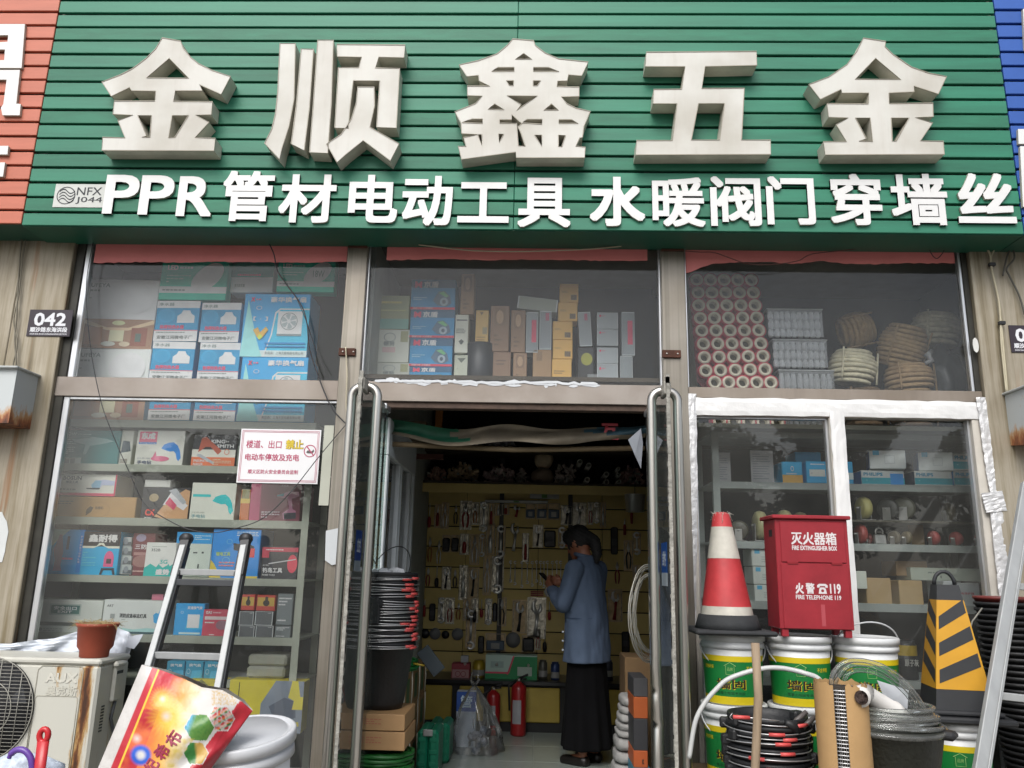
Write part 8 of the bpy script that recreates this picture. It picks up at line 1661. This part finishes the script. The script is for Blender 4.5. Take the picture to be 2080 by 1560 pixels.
# bottom left corner: brush handle, umbrella hook, floral bag
b = MB(); RH = mat('#b02328', .35, var=.04); v0, v1 = W(76, 1600, -1.3), W(88, 1505, -1.3)
b.tube([v0 + (v0 - v1) * .5, v0, v1], [.019, .02, .022], RH, 14, flat=.6)
c_ = W(89, 1494, -1.3); b.tube([(c_.x + .016 * math.cos(a), c_.y, c_.z + .022 * math.sin(a)) for a in [2 * PI * i / 20 for i in range(20)]], .0105, RH, 10, closed=True); b.obj('brush_handle', None, 'red plastic handle with a hanging hole sticking up at the bottom left', 'handle')
b = MB(); PU = mat('#5a3a8c', .35, var=.05); b.tube(smooth_path([W(18, 1540, -1.3), W(24, 1530, -1.3), W(36, 1523, -1.3), (W(50, 1525, -1.3)), W(61, 1537, -1.3), W(65, 1555, -1.3), W(66, 1600, -1.3)], 5), [.008] * 4 + [.0115] * 27, PU, 12); b.obj('umbrella_hook', None, 'purple curved umbrella handle at the bottom left corner', 'umbrella handle')
q0 = W(50, 1580, -1.25); b = MB(); bm = bmesh.new(); bmesh.ops.create_icosphere(bm, subdivisions=4, radius=1); vs = []
for v in bm.verts: c_ = v.co * (1 + .12 * mn.noise(v.co * 2.5) + .05 * mn.noise(v.co * 7)); vs.append((q0.x + c_.x * .2 - .04, q0.y + c_.y * .1 + .06, q0.z - .10 + c_.z * .17))
b.add(vs, [tuple(v.index for v in f.verts) for f in bm.faces], mat('#b5bfcc', .35, var=.3, nscale=40, bump=.5, bscale=16), True); bm.free(); b.obj('floral_bag', None, 'pale blue flowered plastic bag in the bottom left corner', 'bag')
b = MB(); b.box(q0.x - .3, q0.y - .12, .12, q0.x + .2, q0.y + .25, q0.z - .26, mat('#6b5a42', .8), .004); b.obj('wooden_crate', None, 'wooden crate under the flowered bag', 'crate')
# ------------------------------------------------------------------ the woman inside the shop
def solid(mb_list, voxel, smooth_it, name, m, parent, M=None, disp=None):
    """fuse overlapping volumes into one continuous skin"""
    b = MB(); 
    for f in mb_list: f(b)
    me = bpy.data.meshes.new('tmp'); me.from_pydata([tuple(v) for v in b.v], [], b.f); o = bpy.data.objects.new('tmp', me); COL.objects.link(o)
    r_ = o.modifiers.new('r', 'REMESH'); r_.mode = 'VOXEL'; r_.voxel_size = voxel
    s_ = o.modifiers.new('s', 'SMOOTH'); s_.iterations = smooth_it; s_.factor = .5
    bpy.context.view_layer.update(); ev = o.evaluated_get(bpy.context.evaluated_depsgraph_get()); m2 = bpy.data.meshes.new_from_object(ev); bpy.data.objects.remove(o)
    vs = [v.co.copy() for v in m2.vertices]; fs = [tuple(p.vertices) for p in m2.polygons]
    if disp: vs = [disp(v) for v in vs]
    out = MB(); out.add([M @ v if M else v for v in vs], fs, m, True); return out.obj(name, parent)
def cap(p, q, r0, r1, n=14): 
    p, q = Vector(p), Vector(q); d = (q - p).normalized()
    return lambda b: b.tube([p - d * r0 * .92, p - d * r0 * .6, p, q, q + d * r1 * .6, q + d * r1 * .92], [r0 * .35, r0 * .8, r0, r1, r1 * .8, r1 * .35], BLACK, n)
def ellip(c_, r, M2=None):
    def f(b):
        bm = bmesh.new(); bmesh.ops.create_icosphere(bm, subdivisions=3, radius=1); Mx = T(*c_) @ (M2 or Matrix.Identity(4)) @ Matrix.Diagonal((*r, 1)); b.add([Mx @ v.co for v in bm.verts], [tuple(v.index for v in f_.verts) for f_ in bm.faces], BLACK); bm.free()
    return f
def loft(rings, n=32):
    """rings: (x, y, z, rx, ry)"""
    def f(b):
        vs = [(x + rx * math.cos(2 * PI * i / n), y + ry * math.sin(2 * PI * i / n), z) for x, y, z, rx, ry in rings for i in range(n)]
        fs = [(j * n + i, j * n + (i + 1) % n, (j + 1) * n + (i + 1) % n, (j + 1) * n + i) for j in range(len(rings) - 1) for i in range(n)] + [tuple(range(n - 1, -1, -1)), tuple((len(rings) - 1) * n + i for i in range(n))]; b.add(vs, fs, BLACK)
    return f
pos = W(1192, 1540, 1.5); pos.z = .185
MP = T(pos.x, 1.5, .185) @ RZ(-.62)
pe = empty('person', (pos.x, 1.5, .185), 'woman in long denim shirt and dark skirt looking down at a phone inside the doorway', 'person')
SKIN = mat('#8c5a42', .5, var=.06); DEN = mat('#4b5a70', .85, var=.12, nscale=9, bump=.25, bscale=220); SKT = mat('#0b0b0d', .95, var=.2, spec=.15); HAIR = mat('#0a0909', .7, var=.3, nscale=30, bump=.6, bscale=90)
hd = T(-.075, 0, 1.475) @ RY(R(-30)); hp = lambda x, y, z: hd @ Vector((x, y, z))
parts = [ellip((-.075, 0, 1.475), (.088, .072, .108), RY(R(-30))), cap((.0, 0, 1.33), (-.035, 0, 1.42), .052, .05),
  ellip(hp(-.05, 0, -.055), (.045, .045, .05)), ellip(hp(-.097, 0, -.01), (.012, .011, .022)), ellip(hp(-.085, 0, -.09), (.02, .022, .018)), ellip(hp(-.088, 0, -.052), (.010, .022, .007)), ellip(hp(-.084, .03, .022), (.012, .016, .008)), ellip(hp(-.084, -.03, .022), (.012, .016, .008)),
  ellip(hp(.008, -.074, -.012), (.018, .008, .03)), ellip(hp(.008, .074, -.012), (.018, .008, .03)),
  loft([(0, 0, .78, .10, .13), (0, 0, .92, .10, .15), (-.01, 0, 1.05, .085, .12), (-.015, 0, 1.2, .095, .14), (-.01, 0, 1.3, .075, .14), (0, 0, 1.345, .05, .07)])]
for s in (-1, 1):
    parts += [cap((0, s * .085, .85), (.0, s * .085, .48), .075, .052), cap((0, s * .085, .48), (.02, s * .085, .09), .05, .034), cap((.025, s * .085, .045), (-.12, s * .095, .028), .034, .024)]
# arms: her left (towards the street) is -y
arms = {-1: ((0.005, -.165, 1.29), (-.06, -.225, 1.045), (-.235, -.115, 1.155), (-.285, -.07, 1.185)), 1: ((-.005, .165, 1.29), (-.06, .22, 1.05), (-.225, .10, 1.165), (-.275, .05, 1.19))}
for s, (sh, el, wr, ha) in arms.items():
    parts += [cap(sh, el, .048, .038), cap(el, wr, .038, .024), cap(wr, ha, .024, .026)]
    h0 = Vector(ha); d = (Vector(ha) - Vector(wr)).normalized(); side = Vector((0, -s, .1)).normalized()
    for k in range(4):     # fingers curling round the phone
        a = h0 + d * .02 + Vector((0, 0, .026 - .018 * k)); c1_ = a + d * (.03 - .003 * abs(k - 1)) + side * .012; c2_ = c1_ + side * .022 + d * .006; c3_ = c2_ + side * .014 - d * .012
        parts += [cap(a, c1_, .0088, .0082, 8), cap(c1_, c2_, .0082, .0075, 8), cap(c2_, c3_, .0075, .0065, 8)]
    a = h0 - d * .01 + Vector((0, 0, .02)); parts += [cap(a, a + Vector((0, 0, .025)) + side * .012, .011, .009, 8), cap(a + Vector((0, 0, .025)) + side * .012, a + Vector((0, 0, .03)) + side * .03 + d * .015, .009, .0075, 8)]
body = solid(parts, .0065, 3, 'body', SKIN, pe, MP)
# shirt: torso, sleeves
def folds(v):
    k = .016 * mn.noise(Vector((v.x * 8, v.y * 8, v.z * 4))) + .009 * mn.noise(Vector((v.x * 22, v.y * 22, v.z * 9))); n_ = Vector((v.x, v.y, 0)); n_ = n_.normalized() if n_.length > .01 else Vector((1, 0, 0)); return v + n_ * k
sh = [loft([(.005, 0, .66, .155, .205), (.005, 0, .72, .15, .20), (.0, 0, .85, .138, .19), (-.01, 0, 1.0, .135, .182), (-.015, 0, 1.1, .128, .176), (-.015, 0, 1.2, .118, .17), (-.005, 0, 1.29, .098, .165), (.0, 0, 1.335, .07, .11), (-.005, 0, 1.385, .055, .06)])]
for s, (a, e_, w2, h2) in arms.items(): w3 = Vector(e_).lerp(Vector(w2), .78); sh += [cap(a, e_, .068, .06), cap(e_, w3, .06, .043)]
shirt = solid(sh, .0085, 4, 'shirt', DEN, pe, MP, folds)
# seam, vent buttons
b = MB(); SM = mat('#2f425e', .9); vt = lambda x, y, z: tuple(MP @ Vector((x, y, z)))
b.tube([vt(.15 * math.cos(a) * .86 - .01, .2 * math.sin(a) * .90 , .955) for a in [R(200 + 140 * k / 12) for k in range(13)]], .0022, SM, 4)
b.obj('waist_seam', shirt)
b = MB()
for z in (.86, .80, .74): p = MP @ Vector((-.095, -.160, z)); b.lathe([(.001, .003), (.0075, .003), (.0075, 0)], (0, 0, 0), mat('#b5bcc6', .4), 10, M=T(p.x - .002, p.y - .012, p.z) @ RX(R(90)))
b.obj('button', shirt)
b = MB(); b.tube([vt(-.03 - .055 * math.cos(a), .06 * math.sin(a), 1.385 + .012 * math.cos(a)) for a in [2 * PI * k / 24 for k in range(24)]], .016, DEN, 8, closed=True); b.obj('collar', shirt)
def skf(v): a = math.atan2(v.y, v.x); return Vector((v.x * (1 + .13 * math.sin(9 * a + 3 * v.z) * max(0, .7 - v.z)), v.y * (1 + .13 * math.sin(9 * a) * max(0, .7 - v.z)), v.z))
solid([loft([(.0, 0, .10, .165, .19), (0, 0, .3, .152, .182), (0, 0, .5, .135, .175), (0, 0, .72, .12, .165)])], .012, 2, 'skirt', SKT, pe, MP, skf)
for s in (-1, 1): solid([cap((.03, s * .085, .03), (-.12, s * .095, .022), .042, .034)], .007, 2, 'shoe', mat('#15120f', .4), pe, MP, lambda v: Vector((v.x, v.y, max(v.z, .002) if v.z < .045 else v.z)))
# hair with ponytail
hair = [ellip(hp(.018, 0, .02), (.094, .083, .108)), ellip(hp(-.02, 0, .055), (.078, .078, .068)), cap(hp(.09, 0, .0), hp(.125, 0, -.06), .045, .045), cap(hp(.125, 0, -.06), hp(.10, 0, -.15), .045, .036), cap(hp(.10, 0, -.15), hp(.07, 0, -.19), .036, .02), ellip(hp(-.01, -.06, .035), (.045, .022, .045)), ellip(hp(-.01, .06, .035), (.045, .022, .045)), cap(hp(-.045, -.062, .03), hp(-.06, -.06, -.03), .010, .005, 8)]
solid(hair, .007, 2, 'hair', HAIR, pe, MP, lambda v: v + Vector((0, 1, 0)) * .003 * math.sin(v.z * 260 + v.x * 140))
b = MB(); pc_ = MP @ Vector((-.335, -.01, 1.205)); b.box(-.006, -.038, -.075, .006, .038, .075, mat('#101114', .2), .004, M=T(*pc_) @ RZ(-.42) @ RY(R(-48))); b.obj('mobile_phone', None, 'dark mobile phone held in both hands by the woman', 'phone')
for o in bpy.data.objects:
    if '_o' in o: del o['_o']
